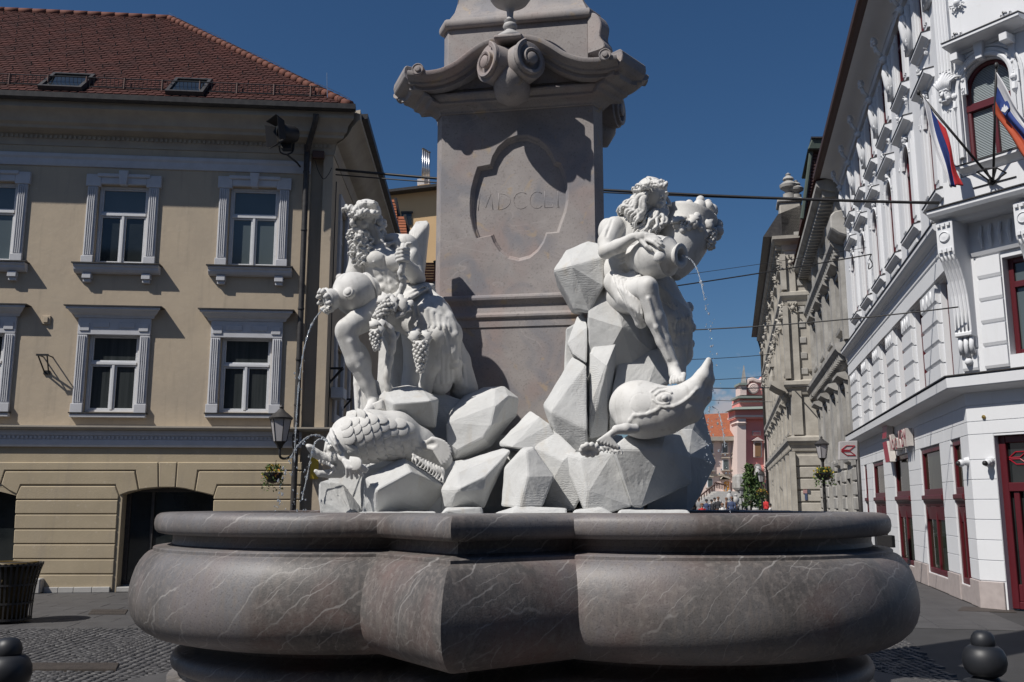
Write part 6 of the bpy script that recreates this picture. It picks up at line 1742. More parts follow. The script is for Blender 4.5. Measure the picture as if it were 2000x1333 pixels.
for k, u in enumerate(WK):
    hw = .42 if k else .3
    if k == 0 and False: continue
    # second floor window: fluted jamb strips, arched head, sill, apron relief, hood
    for s_, (a, b) in enumerate(((u - hw - .34, u - hw - .03), (u + hw + .03, u + hw + .34))):
        def fl(mb, a=a, b=b):
            mb.fbox(FA, a, b, -.01, .06, 7.62, 9.62)
            n_ = 4
            for i in range(n_): q = a + (b - a) * (.06 + .94 * i / n_); mb.fbox(FA, q, q + (b - a) / n_ * .55, .06, .085, 7.75, 9.45)
        part('fluted_strip', fl, M['white'])
        def fl3(mb, a=a, b=b):
            mb.fbox(FA, a, b, -.01, .05, 10.85, 12.25)
            for i in range(3): q = a + (b - a) * (.08 + .92 * i / 3); mb.fbox(FA, q, q + (b - a) / 3 * .55, .05, .075, 10.95, 12.1)
        part('fluted_strip', fl3, M['white'])
        m_ = MB(); ornament(m_, FA, (a + b) / 2, 9.2, .26, .5, .11, 10 + k, 5); tag(m_.build('carved_drop', M['white'], wb, smooth=True), kind='stuff')
    arc = [(u + hw * 1.0 * math.cos(t), 9.13 + .42 * math.sin(t)) for t in np.linspace(0, PI, 13)]
    def head(mb): mb.fprism(FA, arc + [(u - hw - .002, 9.56), (u + hw + .002, 9.56)], -.03, -.004)
    part('arch_head', head, M['white'])
    rg = [(u + (hw + .02) * math.cos(t), 9.13 + .44 * math.sin(t)) for t in np.linspace(0, PI, 15)]
    part('arch_ring', lambda mb: mb.tube([FA.p(a, .03, b) for a, b in rg], .05, 6), M['white'])
    m_ = MB(); ornament(m_, FA, u, 9.70, .42, .3, .1, 3 + k, 9); tag(m_.build('carved_keystone', M['white'], wb, smooth=True), kind='stuff')
    hood(FA, u - hw - .36, u + hw + .36, 9.93, .19)
    m_ = MB(); ornament(m_, FA, u, 10.18, .45, .3, .14, 30 + k, 6); tag(m_.build('carved_crest', M['white'], wb, smooth=True), kind='stuff')
    hood(FA, u - hw - .34, u + hw + .34, 7.52, .14, 'sill')
    def apron(mb):
        for zz_, ww in ((7.28, .48), (7.12, .36), (7.0, .5)): mb.fbox(FA, u - ww, u + ww, -.01, .05, zz_ - .05, zz_ + .05)
        for i in range(4): mb.fbox(FA, u - .3 + i * .2 - .05, u - .3 + i * .2 + .05, -.01, .07, 6.91, 6.97)
    tag(part('apron_relief', apron, M['white'], bevel=.006), kind='stuff')
    hood(FA, u - hw - .30, u + hw + .30, 10.72, .16, 'sill')
    m_ = MB()
    for s_ in (-1, 1): ornament(m_, FA, u + s_ * (hw + .1), 10.42, .2, .3, .12, 60 + k, 4)
    tag(m_.build('carved_brackets', M['white'], wb, smooth=True), kind='stuff')
    m_ = MB(); ornament(m_, FA, u, 12.62, .6, .3, .09, 80 + k, 9); tag(m_.build('carved_lintel', M['white'], wb, smooth=True), kind='stuff')
# wall consoles with busts and flower knobs under the eaves
for k in range(7):
    u = WK[0] - 1.17 + 2.35 * k
    if u < .1: u = .25
    if u > LEN: continue
    c = thing_part = None
    m_ = MB()
    m_.fprism(FA, [(u - .2, 11.2), (u + .2, 11.2), (u + .2, 12.2), (u - .2, 12.2)], -.01, .10)
    m_.tube([FA.p(u, .10, 11.3), FA.p(u, .12, 11.55), FA.p(u, .13, 11.85), FA.p(u, .13, 12.05)], [.03, .07, .10, .06], 8)
    for s_ in (-1, 1): m_.tube([FA.p(u + s_ * .05, .14, 12.0), FA.p(u + s_ * .15, .14, 11.95), FA.p(u + s_ * .17, .1, 11.7)], [.04, .04, .03], 6)
    m_.ball(FA.p(u, .16, 12.2), .085, 10, 8, (1, 1, 1.15)); m_.tube([FA.p(u, .23, 12.23), FA.p(u, .26, 12.18)], [.02, .025], 5)
    m_.tube([FA.p(u, .2, 12.3), FA.p(u, .3, 12.45), FA.p(u, .34, 12.6)], [.05, .045, .04], 6)
    ornament(m_, FA, u, 11.45, .4, .6, .12, 100 + k, 9)
    tag(m_.build('eaves_console', M['white'], wb, smooth=True), kind='stuff')
    m_ = MB(); m_.ball(FA.p(u, .34, 12.66), .09, 8, 6)
    for i in range(8): a = i * PI / 4; m_.ball(FA.p(u + .08 * math.cos(a), .36 + .03 * math.sin(3 * a), 12.66 + .09 * math.sin(a)), .045, 6, 5)
    for i in range(3): m_.ball(FA.p(u, .34, 12.53 - i * .06), .045 - .01 * i, 6, 5)
    tag(m_.build('flower_knob', M['white'], wb, smooth=True), kind='stuff')
# eaves: upper frieze, big cove, gutter, roof edge
part('upper_frieze', lambda mb: mb.fprofile(FA, [(-.01, 12.46), (.08, 12.46), (.08, 12.62), (.05, 12.66), (.05, 12.74), (-.01, 12.76)], 0, LEN), M['white'])
cove = [(-.01, 12.74)] + [(.06 + .60 * (1 - math.cos(t)), 12.76 + .30 * math.sin(t)) for t in np.linspace(0, PI / 2, 8)] + [(.70, 13.08), (.70, 13.14), (-.01, 13.2)]
mb = MB(); mb.fprofile(FA, cove, 0, LEN + .2, mt, 0); smooth_angle(mb.build('eaves_cove', M['white'], wb), 40)
part('gutter', lambda mb: mb.fprofile(FA, [(.62, 13.06), (.76, 13.02), (.84, 13.06), (.86, 13.16), (.80, 13.22), (.6, 13.2)], 0, LEN + .3, mt, 0), M['brownmetal'])
part('roof', lambda mb: mb.fprofile(FA, [(.72, 13.22), (-4, 15.5), (-4, 13.2), (.3, 13.16)], 0, LEN + .25, 0, 0), M['darkmetal'])

# --- chamfered corner front
def fB(px, py, d=0.0): u, z = FB.uz(px, py, d); return FB.p(u, d, z)
dh = (FB.u(1954, 1000), 2.2)
bw1 = (.86, 2.0, 4.25, 5.95)
aw = (FB.u(1889, 230, -.1), FB.u(1986, 230, -.1), 7.72, 9.3)
wall('corner_wall', FB, 0, UB1, 0, TOPZ, [(dh[0], dh[1], -1, 2.90), bw1, (aw[0], aw[1], aw[2], FB.z(1940, 108, -.0))], M['white'], wb, 0, .4)
awc = (aw[0] + aw[1]) / 2; awh = (aw[1] - aw[0]) / 2; awt = FB.z(1940, 108, 0.0)
spr = awt - awh * 1.05
arc = [(awc + awh * math.cos(t), spr + (awt - spr) * math.sin(t)) for t in np.linspace(0, PI, 17)]
part('arch_head', lambda mb: mb.fprism(FB, arc + [(awc - awh - .002, awt + .01), (awc + awh + .002, awt + .01)], -.38, -.004), M['white'])
for rr_, dd, th_ in ((.06, .05, .045), (.14, .03, .04), (.22, .015, .03)):
    P = [FB.p(awc + (awh + rr_) * math.cos(t), dd, spr + (awt - spr + rr_) * math.sin(t)) for t in np.linspace(0, PI, 21)]
    P = [FB.p(awc + awh + rr_, dd, aw[2] + .2)] + P + [FB.p(awc - awh - rr_, dd, aw[2] + .2)]
    part('arch_ring', lambda mb: mb.tube(P, th_, 6), M['white'])
# arched red window
mb = MB(); ring = [FB.p(awc + (awh - .03) * math.cos(t), -.16, spr + (awt - spr - .03) * math.sin(t)) for t in np.linspace(0, PI, 21)]
ring = [FB.p(awc + awh - .03, -.16, aw[2])] + ring + [FB.p(awc - awh + .03, -.16, aw[2])]
mb.tube(ring, .05, 6); ztr = FB.z(1940, 196, -.1)
mb.fbox(FB, aw[0], aw[1], -.2, -.10, ztr - .07, ztr + .07); mb.fbox(FB, awc + .02, awc + .09, -.19, -.12, aw[2], ztr - .07); mb.fbox(FB, aw[0], aw[1], -.19, -.12, aw[2], aw[2] + .05)
aw_ = mb.build('window', M['redframe'], wb, bevel=.006)
m3 = MB(); pts = [(aw[0], aw[2]), (aw[1], aw[2])] + arc; m3.add([FB.p(a, -.21, b) for a, b in pts], [tuple(range(len(pts)))]); m3.build('pane', M['blind'], aw_, fix=False)
m3 = MB(); z = aw[2] + .05
while z < awt - .06:
    half = awh - .06 if z < spr else max(.02, awh * math.sqrt(max(0, 1 - ((z - spr) / (awt - spr)) ** 2)) - .06)
    m3.fbox(FB, awc - half, awc + half, -.205, -.185, z, z + .012); z += .03
tag(m3.build('blind_slats', M['paleblind'], aw_), kind='stuff')
part('keystone', lambda mb: mb.fprism(FB, [(awc - .09, awt + .32), (awc + .09, awt + .32), (awc + .06, awt - .03), (awc - .06, awt - .03)], -.02, .16), M['white'], None, .012)
# its hood on brackets, with crests
hz = FB.z(1915, 62, .35)
hood(FB, FB.u(1840, 88, .4), FB.u(1990, 30, .4), hz, .42)
for uu in (FB.u(1866, 95, .2), FB.u(1962, 55, .2)):
    part('hood_bracket', lambda mb: mb.fbox(FB, uu - .07, uu + .07, -.01, .30, hz - .30, hz - .15), M['white'], None, .01)
    m_ = MB(); ornament(m_, FB, uu, hz - .62, .16, .6, .10, 7, 6); m_.fbox(FB, uu - .05, uu + .05, -.01, .05, hz - .9, hz - .3); tag(m_.build('carved_drop', M['white'], wb, smooth=False), kind='stuff')
    m_ = MB(); ornament(m_, FB, uu, hz + .22, .28, .3, .22, 17, 9); tag(m_.build('carved_crest', M['white'], wb, smooth=True), kind='stuff')
m_ = MB(); ornament(m_, FB, FB.u(1872, 5), FB.z(1872, 8), .3, .35, .12, 27, 7); tag(m_.build('carved_drop', M['white'], wb, smooth=True), kind='stuff')
for uu, zz_ in ((aw[0] - .1, FB.z(1873, 190)), (aw[1] + .1, FB.z(1990, 150))):
    m_ = MB(); m_.ball(FB.p(uu, .08, zz_), .06, 8, 6); m_.fbox(FB, uu - .08, uu + .08, -.01, .07, zz_ - .1, zz_ + .12); m_.tube([FB.p(uu, .06, zz_ - .1), FB.p(uu, .08, zz_ - .22), FB.p(uu, .04, zz_ - .3)], [.05, .05, .03], 6); tag(m_.build('carved_impost', M['white'], wb, smooth=False), kind='stuff')
# window sill and panel under it
hood(FB, aw[0] - .1, aw[1] + .2, aw[2] - .03, .22, 'sill')
part('panel_step', lambda mb: mb.fprism(FB, [(aw[0] + .0, aw[2] - .22), (aw[1] + .1, aw[2] - .22), (aw[1] + .1, aw[2] - .36), (aw[1] - .2, aw[2] - .36), (aw[1] - .2, aw[2] - .46), (aw[0] + .25, aw[2] - .46), (aw[0] + .25, aw[2] - .36), (aw[0], aw[2] - .36)], -.01, .03), M['white'], None, .006)
# fluted corner pilaster with a feathered mask
pu0, pu1 = .04, .30
part('pilaster', lambda mb: mb.fbox(FB, pu0, pu1, -.01, .09, 7.25, 12.4), M['white'], None, .006)
for i in range(4):
    q = pu0 + .03 + i * .06
    part('pilaster_reed', lambda mb: mb.tube([FB.p(q + .01, .09, 7.45), FB.p(q + .01, .09, 8.85)], .02, 6), M['white'])
    part('pilaster_reed', lambda mb: mb.tube([FB.p(q + .01, .09, 9.65), FB.p(q + .01, .09, 12.2)], .02, 6), M['white'])
mz = FB.z(1845, 190, .15); mu = FB.u(1846, 190, .15)
m_ = MB(); m_.ball(FB.p(mu, .12, mz), .13, 12, 9, (.85, .85, 1.2)); m_.tube([FB.p(mu, .22, mz + .07), FB.p(mu, .27, mz - .03)], [.025, .035], 6)
for s_ in (-1, 1): m_.ball(FB.p(mu + s_ * .05, .20, mz + .05), .026, 6, 5); m_.tube([FB.p(mu, .22, mz + .1), FB.p(mu + s_ * .06, .21, mz + .11), FB.p(mu + s_ * .1, .15, mz + .06)], [.02, .022, .015], 5); m_.ball(FB.p(mu + s_ * .07, .17, mz - .06), .05, 6, 5)
m_.tube([FB.p(mu - .05, .19, mz - .1), FB.p(mu, .22, mz - .11), FB.p(mu + .05, .19, mz - .1)], [.015, .022, .015], 5)
for i in range(9):
    t = (i - 4) / 4; m_.tube([FB.p(mu + t * .08, .14, mz + .12), FB.p(mu + t * .13, .2, mz + .3 - .06 * abs(t)), FB.p(mu + t * .2, .13, mz + .46 - .14 * abs(t)), FB.p(mu + t * .27 + .04, .1, mz + .50 - .2 * abs(t))], [.03, .035, .026, .01], 6)
ornament(m_, FB, mu, mz - .22, .3, .24, .12, 8, 7)
tag(m_.build('feathered_mask', M['white'], wb, smooth=True), kind='stuff')
# balcony slab, consoles, soffit reeds
bz = FB.z(1900, 393, .55)
part('balcony_slab', lambda mb: mb.fprofile(FB, [(-.01, bz - .22), (.35, bz - .22), (.40, bz - .16), (.62, bz - .12), (.66, bz - .06), (.66, bz + .0), (-.01, bz + .04)], -.06, UB1), M['white'])
part('slab_flashing', lambda mb: mb.fprofile(FB, [(-.01, bz + .045), (.69, bz + .005), (.69, bz + .025), (-.01, bz + .065)], -.08, UB1), M['darkmetal'])
part('parapet', lambda mb: mb.fbox(FB, -.02, UB1, .02, .14, bz + .06, aw[2] - .2), M['white'], None, .004)
cz1 = bz - .22
for c0 in (.16, 1.55):
    w2 = .155
    prof = [(-.01, cz1), (.52, cz1), (.52, cz1 - .56), (.50, cz1 - .62), (.44, cz1 - .70), (.36, cz1 - .85), (.28, cz1 - 1.05), (.22, cz1 - 1.3), (.19, cz1 - 1.6), (.18, cz1 - 1.95), (.20, cz1 - 1.97), (.20, cz1 - 2.03), (-.01, cz1 - 2.05)]
    con = part('console', lambda mb: mb.fprofile(FB, prof, c0 - w2, c0 + w2), M['white'], None, .008)
    for i in range(4):
        uu = c0 - w2 + .05 + i * .07
        mb = MB(); mb.tube([FB.p(uu, d_ + .0, z_) for d_, z_ in prof[3:10]], .018, 6); mb.build('console_reed', M['white'], con, smooth=True)
    mb = MB(); mb.lathe([(.10, -.02), (.10, .02), (.085, .035), (.08, .02), (.001, .03)], FB.p(c0, .52, cz1 - .28), FB.N, 20); mb.build('console_disc', M['white'], con)
    for i in range(3):
        mb = MB(); mb.fbox(FB, c0 - .12 + i * .09, c0 - .06 + i * .09, .5, .56, cz1 - .09, cz1 - .04); mb.build('console_bead', M['white'], con); mb = MB(); mb.fbox(FB, c0 - .12 + i * .09, c0 - .06 + i * .09, .5, .55, cz1 - .56, cz1 - .5); mb.build('console_bead', M['white'], con)
        mb = MB(); mb.tube([FB.p(c0 - .1 + i * .1, .1, cz1 - 2.04), FB.p(c0 - .1 + i * .1, .13, cz1 - 2.2), FB.p(c0 - .1 + i * .1, .08, cz1 - 2.34 - .06 * (i == 1))], [.045, .04, .05], 8); mb.build('console_tassel', M['white'], con, smooth=True)
    mb = MB(); mb.ball(FB.p(c0, .08, cz1 - 2.48), .07, 8, 6); mb.build('console_knob', M['white'], con, smooth=True)
for i in range(6): part('soffit_reed', lambda mb: mb.tube([FB.p(.55 + i * .17, .02, cz1 - .1), FB.p(.55 + i * .17, .08, cz1 - .3), FB.p(.55 + i * .17, .04, cz1 - .5)], [.03, .035, .02], 6), M['white'])
part('lintel_band', lambda mb: mb.fprofile(FB, [(-.01, cz1 - .62), (.05, cz1 - .62), (.08, cz1 - .56), (-.01, cz1 - .54)], .36, UB1), M['white'])
for i in range(5):      # quoins beside the first-floor window
    z0_ = 4.05 + i * .40
    for a, b in ((.02, .30), (.42, bw1[0] - .02)):
        part('quoin_block', lambda mb: mb.fprofile(FB, [(-.01, z0_), (.03, z0_), (.05, z0_ + .05), (.05, z0_ + .37), (-.01, z0_ + .37)], a, b), M['white'], None, .004)
red_window(FB, *bw1, -.22, .28, .09, True)
# ground floor of the corner: panels, plinth, door
def spansB(z0, z1): return [(-.012, dh[0])] if z0 < 2.9 else [(-.012, 1.4), (1.4, UB1)]
panels(FB, spansB, ZC2)
part('plinth_stone', lambda mb: mb.fbox(FB, -.02, dh[0] - .03, -.01, .045, 0, .45), M['pinkplinth'], None, .008)
mb = MB(); bar_frame(mb, FB, dh[0], dh[1], 0.02, 2.89, .12, -.26, -.12); mb.fbox(FB, dh[0] + .12, dh[1] - .12, -.25, -.1, 1.95, 2.1); mb.fbox(FB, dh[0] + .18, dh[0] + .28, -.24, -.13, .14, 1.95); mb.fbox(FB, dh[0] + .12, dh[1] - .12, -.25, -.14, .14, .42)
door = mb.build('door', M['redframe'], wb, bevel=.01)
for q in ((.14, 1.95), (2.1, 2.77)): m3 = MB(); m3.add([FB.p(dh[0] + .1, -.2, q[0]), FB.p(dh[1] - .1, -.2, q[0]), FB.p(dh[1] - .1, -.2, q[1]), FB.p(dh[0] + .1, -.2, q[1])], [(0, 1, 2, 3)]); m3.build('pane', M['glass'], door, fix=False)
redm = mat('sign_red', (0.30, 0.01, 0.025), .4)
def emblem(mb, pt, s):
    """two slanted open bars meeting in a point; pt(x,y) gives world points"""
    for sg in (-1, 1):
        P = [(-.95, .08), (-.25, .62), (.85, .62), (.15, .08)]
        for i in range(4):
            a, b = P[i], P[(i + 1) % 4]
            mb.tube([pt(a[0] * s, sg * a[1] * s), pt(b[0] * s, sg * b[1] * s)], .06 * s, 5)
mb = MB(); uc = FB.u(1990, 895, -.19); zc_ = FB.z(1990, 895, -.19); emblem(mb, lambda x, y: FB.p(uc + x, -.185, zc_ + y), .17); mb.build('door_emblem', redm, door)
# back and roof so that the block is closed
part('roof_block', lambda mb: mb.fprofile(FB, [(.3, 12.75), (.8, 13.2), (-4, 15.5), (-4, 12.75)], -.3, UB1), M['darkmetal'])

# --- bank letters on the street front
sg_ = thing('sign_lettering', 'red block letters NOVA KBM with pale sides standing on the white facade', 'sign', FA.p(5.7, 0, 3.0))
ltr_side = mat('sign_letter_side', (0.45, 0.42, 0.40), .5, .3, 20)
def glyph_mesh(ch, size, depth):
    c = bpy.data.curves.new('g', 'FONT'); c.body = ch; c.size = size; c.extrude = depth / 2; c.resolution_u = 3
    o = bpy.data.objects.new('g', c); COL.objects.link(o)
    dg = bpy.context.evaluated_depsgraph_get(); me = bpy.data.meshes.new_from_object(o.evaluated_get(dg))
    w = max([v.co.x for v in me.vertices] + [0.1]); vs = [v.co.copy() for v in me.vertices]; fs = [tuple(p.vertices) for p in me.polygons]
    bpy.data.objects.remove(o); bpy.data.curves.remove(c); bpy.data.meshes.remove(me)
    return vs, fs, w
ucur = FA.u(1741, 865, .15); zb_ = FA.z(1741, 882, .15)
uend = FA.u(1775, 868, .15)
txt = 'Nova KBM'; gl_ = [(ch, None if ch == ' ' else glyph_mesh(ch, .62, .16)) for ch in txt]
tot = sum(.2 if q is None else q[2] + .05 for _, q in gl_); kx = (ucur - uend) / tot
for ch, q in gl_:
    if q is None: ucur -= .2 * kx; continue
    vs, fs, w = q
    W = [FA.p(ucur - v.x * kx, .12 + v.z, zb_ + v.y * .95) for v in vs]
    o = mk('letter', W, fs, [ltr_side, redm], sg_, fix=True)
    for p_ in o.data.polygons: p_.material_index = 1 if abs(p_.normal.dot(FA.N)) > .9 else 0
    lab(o, 'letter ' + ch); ucur -= (w + .05) * kx
ue = FA.u(1733, 855, .15)
for sgn in (1, -1):
    zc_ = FA.z(1736, 858, .15); P = [(.0, .04), (.16, .5), (.52, .5), (.36, .04)]
    mb = MB(); a = [FA.p(ue + .5 - x * 1.9, .2, zc_ + sgn * y * 1.15) for x, y in P]; mb.prism(a, FA.N * -.16)
    o = mb.build('emblem', [ltr_side, redm], sg_)
    for p_ in o.data.polygons: p_.material_index = 1 if abs(p_.normal.dot(FA.N)) > .9 else 0
# security cameras
for px, py, F, label in ((1893, 905, FA, 'white dome camera on the white corner beside the narrow window'), (1936, 905, FB, 'white dome camera on the white corner beside the red door')):
    u, z = F.uz(px, py); u = max(u, .12)
    o = thing('security_camera', label, 'camera', F.p(u, 0, z - .1), 'security cameras')
    mb = MB(); mb.lathe([(.075, 0), (.075, .05), (.06, .09), (.001, .1)], F.p(u, 0, z + .03), F.N, 14); smooth_angle(mb.build('mount', M['frame'], o), 40)
    mb = MB(); mb.ball(F.p(u, .13, z - .0), .065, 12, 8); mb.build('dome', M['frame'], o, smooth=True)
    mb = MB(); mb.ball(F.p(u, .16, z - .005) + Vector((-.03, -.02, 0)), .045, 10, 8); mb.build('lens', M['iron'], o, smooth=True)
mb = MB(); p_ = fB(1923, 815); mb.ball(p_ + FB.N * .03, .035, 8, 6); mb.tube([p_, p_ + FB.N * .06], .015, 6)
tag(mb.build('wall_fitting', mat('brass', (.35, .25, .08), .4, metal=.8), None), 'tiny brass fitting on the white corner above the cameras', 'fitting')

# --- flags
fw_, fb_, fr_ = mat('flag_white', (.62, .62, .64), .8, .2, 9), mat('flag_blue', (.02, .045, .19), .8, .3, 9), mat('flag_red', (.42, .02, .025), .8, .3, 9)
fr_sun_ = mat('flag_red_sunlit', (.42, .075, .03), .8, .3, 9)  # red stripe with sun shining through the cloth put into its colour
def flag(name, label, pole_a, pole_b, hoist, fly_end, red, amp=.06, seed=0, emblem_at=None):
    root = thing(name, label, 'flag', pole_a, 'flags on the white building')
    mb = MB(); mb.tube([pole_a, pole_b], .022, 8); po = mb.build('pole', M['iron'], root, smooth=True)
    mb = MB(); mb.ball(pole_b, .035, 8, 6, (1, 1, 1.6)); mb.build('finial', M['iron'], po, smooth=True)
    ns, nt = 24, 30; V = []; Fc = []; mi = []
    for i in range(ns + 1):
        s = i / ns
        for j in range(nt + 1):
            t = j / nt
            a = hoist[0].lerp(hoist[1], s); e_ = fly_end[0].lerp(fly_end[1], s)
            p = a.lerp(e_, t)
            sag = math.sin(t * PI) * .05
            w = amp * t ** .6 * math.sin(s * 13 + 3 * t + seed) + amp * .5 * t * math.sin(s * 29 + seed * 2)
            V.append(p + FB.N * w + Vector((0, 0, -sag)) + FB.U * (.4 * amp * math.sin(t * 7 + s * 5 + seed)))
    for i in range(ns):
        for j in range(nt):
            a = i * (nt + 1) + j; Fc.append((a, a + 1, a + nt + 2, a + nt + 1)); mi.append(min(2, int(i / ns * 3)))
    o = mk('cloth', V, Fc, [fw_, fb_, red], root, smooth=True, fix=False, mi=mi)
    sd = o.modifiers.new('thick', 'SOLIDIFY'); sd.thickness = .006
    if emblem_at is not None:
        c = V[int(emblem_at[0] * ns) * (nt + 1) + int(emblem_at[1] * nt)] + FB.N * .02
        mb = MB(); mb.prism([c + FB.U * x + Vector((0, 0, y)) for x, y in ((-.07, .1), (.07, .1), (.08, -.02), (.0, -.14), (-.08, -.02))], FB.N * .012); eo = mb.build('shield', fb_, root)
        mb = MB(); mb.prism([c + FB.N * .013 + FB.U * x + Vector((0, 0, y)) for x, y in ((-.06, -.04), (-.035, .02), (-.02, -.0), (0, .06), (.02, .0), (.035, .02), (.06, -.04), (.0, -.09))], FB.N * .008); mb.build('mountain', fw_, eo)
    return root
def P_(px, py, d): u, z = FB.uz(px, py, d); return FB.p(u, d, z)
flag('flag', 'white-blue-red flag hanging limp from the slanted pole over the street', P_(1938, 352, .2), P_(1794, 181, 1.1), [P_(1801, 190, 1.06), P_(1848, 252, .8)], [P_(1852, 366, .9), P_(1877, 362, .75)], fr_, .05, 1.3)
flag('flag', 'white-blue-red flag with shield on the upright pole at the right edge', P_(1940, 350, .2), P_(1946, 128, 1.0), [P_(1946, 142, .97), P_(1947, 225, .72)], [P_(2030, 265, 1.0), P_(2020, 330, .7)], fr_sun_, .05, .4, (.42, .28))
br = thing('flag_bracket', 'black iron fan-shaped flagpole bracket fixed to the white balcony front', 'bracket', P_(1938, 360, .14))
mb = MB()
for x, y, d in ((1908, 336, .5), (1925, 330, .6), (1946, 328, .6), (1965, 338, .45)): mb.tube([P_(1938, 358, .14), P_(x, y, d)], .016, 6)
mb.tube([P_(1908, 336, .5), P_(1925, 330, .6), P_(1946, 328, .6), P_(1965, 338, .45)], .014, 6); mb.tube([P_(1900, 368, .15), P_(1985, 345, .15)], .012, 5)
mb.build('ribs', M['iron'], br)
mb = MB(); mb.lathe([(.06, 0), (.06, .06), (.03, .1), (.001, .1)], P_(1938, 356, .14), FB.N, 12); mb.build('plate', M['iron'], br)
# ================================================================== grey and beige stone fronts further up the street
def street_window(F, a, b, c, e, par, stone, hood_d=.25, hoodon=True, arched=False):
    mb = MB(); bar_frame(mb, F, a - .16, b + .16, c - .12, e + .16, .15, -.02, .09)
    w_ = mb.build('window', stone, par)
    mb = MB(); bar_frame(mb, F, a, b, c, e, .07, -.2, -.12); mb.fbox(F, a + .07, b - .07, -.19, -.13, e - (e - c) * .35, e - (e - c) * .35 + .07); mb.build('frame', M['brownmetal'], w_)
    mb = MB(); mb.add([F.p(a + .05, -.16, c + .05), F.p(b - .05, -.16, c + .05), F.p(b - .05, -.16, e - .05), F.p(a + .05, -.16, e - .05)], [(0, 1, 2, 3)]); mb.build('pane', M['glass'], w_, fix=False)
    if hoodon:
        mb = MB(); mb.fprofile(F, [(-.02, e + .22), (.1, e + .24), (hood_d, e + .38), (hood_d, e + .48), (-.02, e + .54)], a - .3, b + .3); mb.build('hood', stone, w_)
        for q in (a - .18, b + .06): mb = MB(); mb.fprofile(F, [(-.02, e - .2), (.06, e - .2), (.16, e + .22), (-.02, e + .22)], q, q + .12); mb.build('bracket', stone, w_)
    mb = MB(); mb.fprofile(F, [(-.02, c - .3), (.14, c - .22), (.16, c - .13), (-.02, c - .13)], a - .25, b + .25); mb.build('sill', stone, w_)
    return w_
gy = thing('grey_stone_building', 'weathered grey stone building with bracketed cornices next to the white one', 'building', FA.p(22, 0, 0))
G0, G1 = LEN + .25, FA.u(1607, 984, 0.0)
GT = FA.z(1590, 418, .5)
zl1, zl2 = FA.z(1604, 748), FA.z(1604, 568)
hs = []
nb = max(3, int((G1 - G0) / 2.6)); bw = (G1 - G0) / nb
for i in range(nb):
    uc = G0 + (i + .5) * bw
    hs += [(uc - .5, uc + .5, .6, 2.6), (uc - .5, uc + .5, 3.4, zl1 - 1.3), (uc - .5, uc + .5, zl1 + .9, zl2 - 1.0), (uc - .5, uc + .5, zl2 + .9, GT - 1.6)]
hs = [h for h in hs if h[3] > h[2] + .3]
wall('wall', FA, G0, G1, 0, GT, hs, M['greystone'], gy, .0, .3)
for a, b, c, e in hs: street_window(FA, a, b, c, e, gy, M['greystone'], .35, c > 3)
for z_, d_, nm in ((zl1 - .1, .45, 'string_cornice'), (zl2 - .1, .4, 'string_cornice'), (GT - .2, .75, 'eaves_cornice')):
    part(nm, lambda mb: mb.fprofile(FA, [(-.02, z_ - .55), (.08, z_ - .5), (.14, z_ - .25), (d_ * .8, z_ - .12), (d_, z_), (d_, z_ + .18), (-.02, z_ + .3)], G0, G1), M['greystone'], gy)
    mb = MB(); u = G0 + .15
    while u < G1 - .1: mb.fbox(FA, u, u + .18, .1, d_ * .75, z_ - .38, z_ - .1); u += .46
    tag(mb.build('cornice_brackets', M['greystone'], gy), kind='stuff')
for i in range(nb + 1):
    u = G0 + i * bw
    part('pilaster', lambda mb: mb.fbox(FA, u - .22, u + .22, -.02, .16, zl1 + .2, zl2 - .66), M['greystone'], gy); part('pilaster', lambda mb: mb.fbox(FA, u - .28, u + .28, -.02, .2, zl2 + .3, GT - .85), M['greystone'], gy)
    for r_ in range(7):
        part('rusticated_block', lambda mb: mb.fbox(FA, u - .6, u + .6, -.02, .1, .1 + r_ * .48, .1 + r_ * .48 + .43), M['greystone'], gy, .03)
for q in (FA.u(1655, 560),):
    part('balcony', lambda mb: mb.fprofile(FA, [(-.02, zl2 - .2), (.25, zl2 - .1), (.5, zl2 + .1), (.5, zl2 + .55), (.35, zl2 + .7), (-.02, zl2 + .75)], q - .7, q + .7), M['greystone'], gy, .05)
part('roof', lambda mb: mb.fprofile(FA, [(.8, GT + .12), (.3, GT + .5), (-4, GT + 2.5), (-4, GT)], G0, G1), M['tile'], gy)
# mansard with copper edges rising behind
M['mans'] = mat('brown_shingle', (0.06, 0.03, 0.027), .85, .5, 3)
M['dcopper'] = mat('dark_green_copper', (0.06, 0.085, 0.07), .7, .5, 3, (.04, .05, .045))
mz = thing('mansard_roof', 'tall dark red mansard roof with green copper edges above the grey building', 'roof', tuple(at(1600, 420, 40)))
def mp_(px, py, d=0.0): return at(px, py, 40 + d)
mb = MB(); mb.prism([mp_(1568, 425), mp_(1660, 425), mp_(1660, 285), mp_(1586, 285)], FA.U * 3); mb.build('slope', M['mans'], mz)
mb = MB()
for i in range(22):
    y = 288 + i * 6.2; xl = 1586 - (y - 285) * 18 / 140
    mb.prism([mp_(xl, y, -.06), mp_(1660, y, -.06), mp_(1660, y + 5, -.10), mp_(xl - .6, y + 5, -.10)], FA.U * .12)
tag(mb.build('shingle_courses', M['mans'], mz), kind='stuff')
mb = MB(); mb.tube([mp_(1567, 428, -.1), mp_(1585, 292, -.1), mp_(1588, 283, -.1)], .10, 8); mb.build('hip_flashing', M['dcopper'], mz)
mb = MB(); mb.prism([mp_(1577, 292, -.4), mp_(1665, 292, -.4), mp_(1665, 270, -.4), mp_(1586, 270, -.4)], FA.U * 4); mb.build('top_cornice', M['dcopper'], mz, bevel=.05)
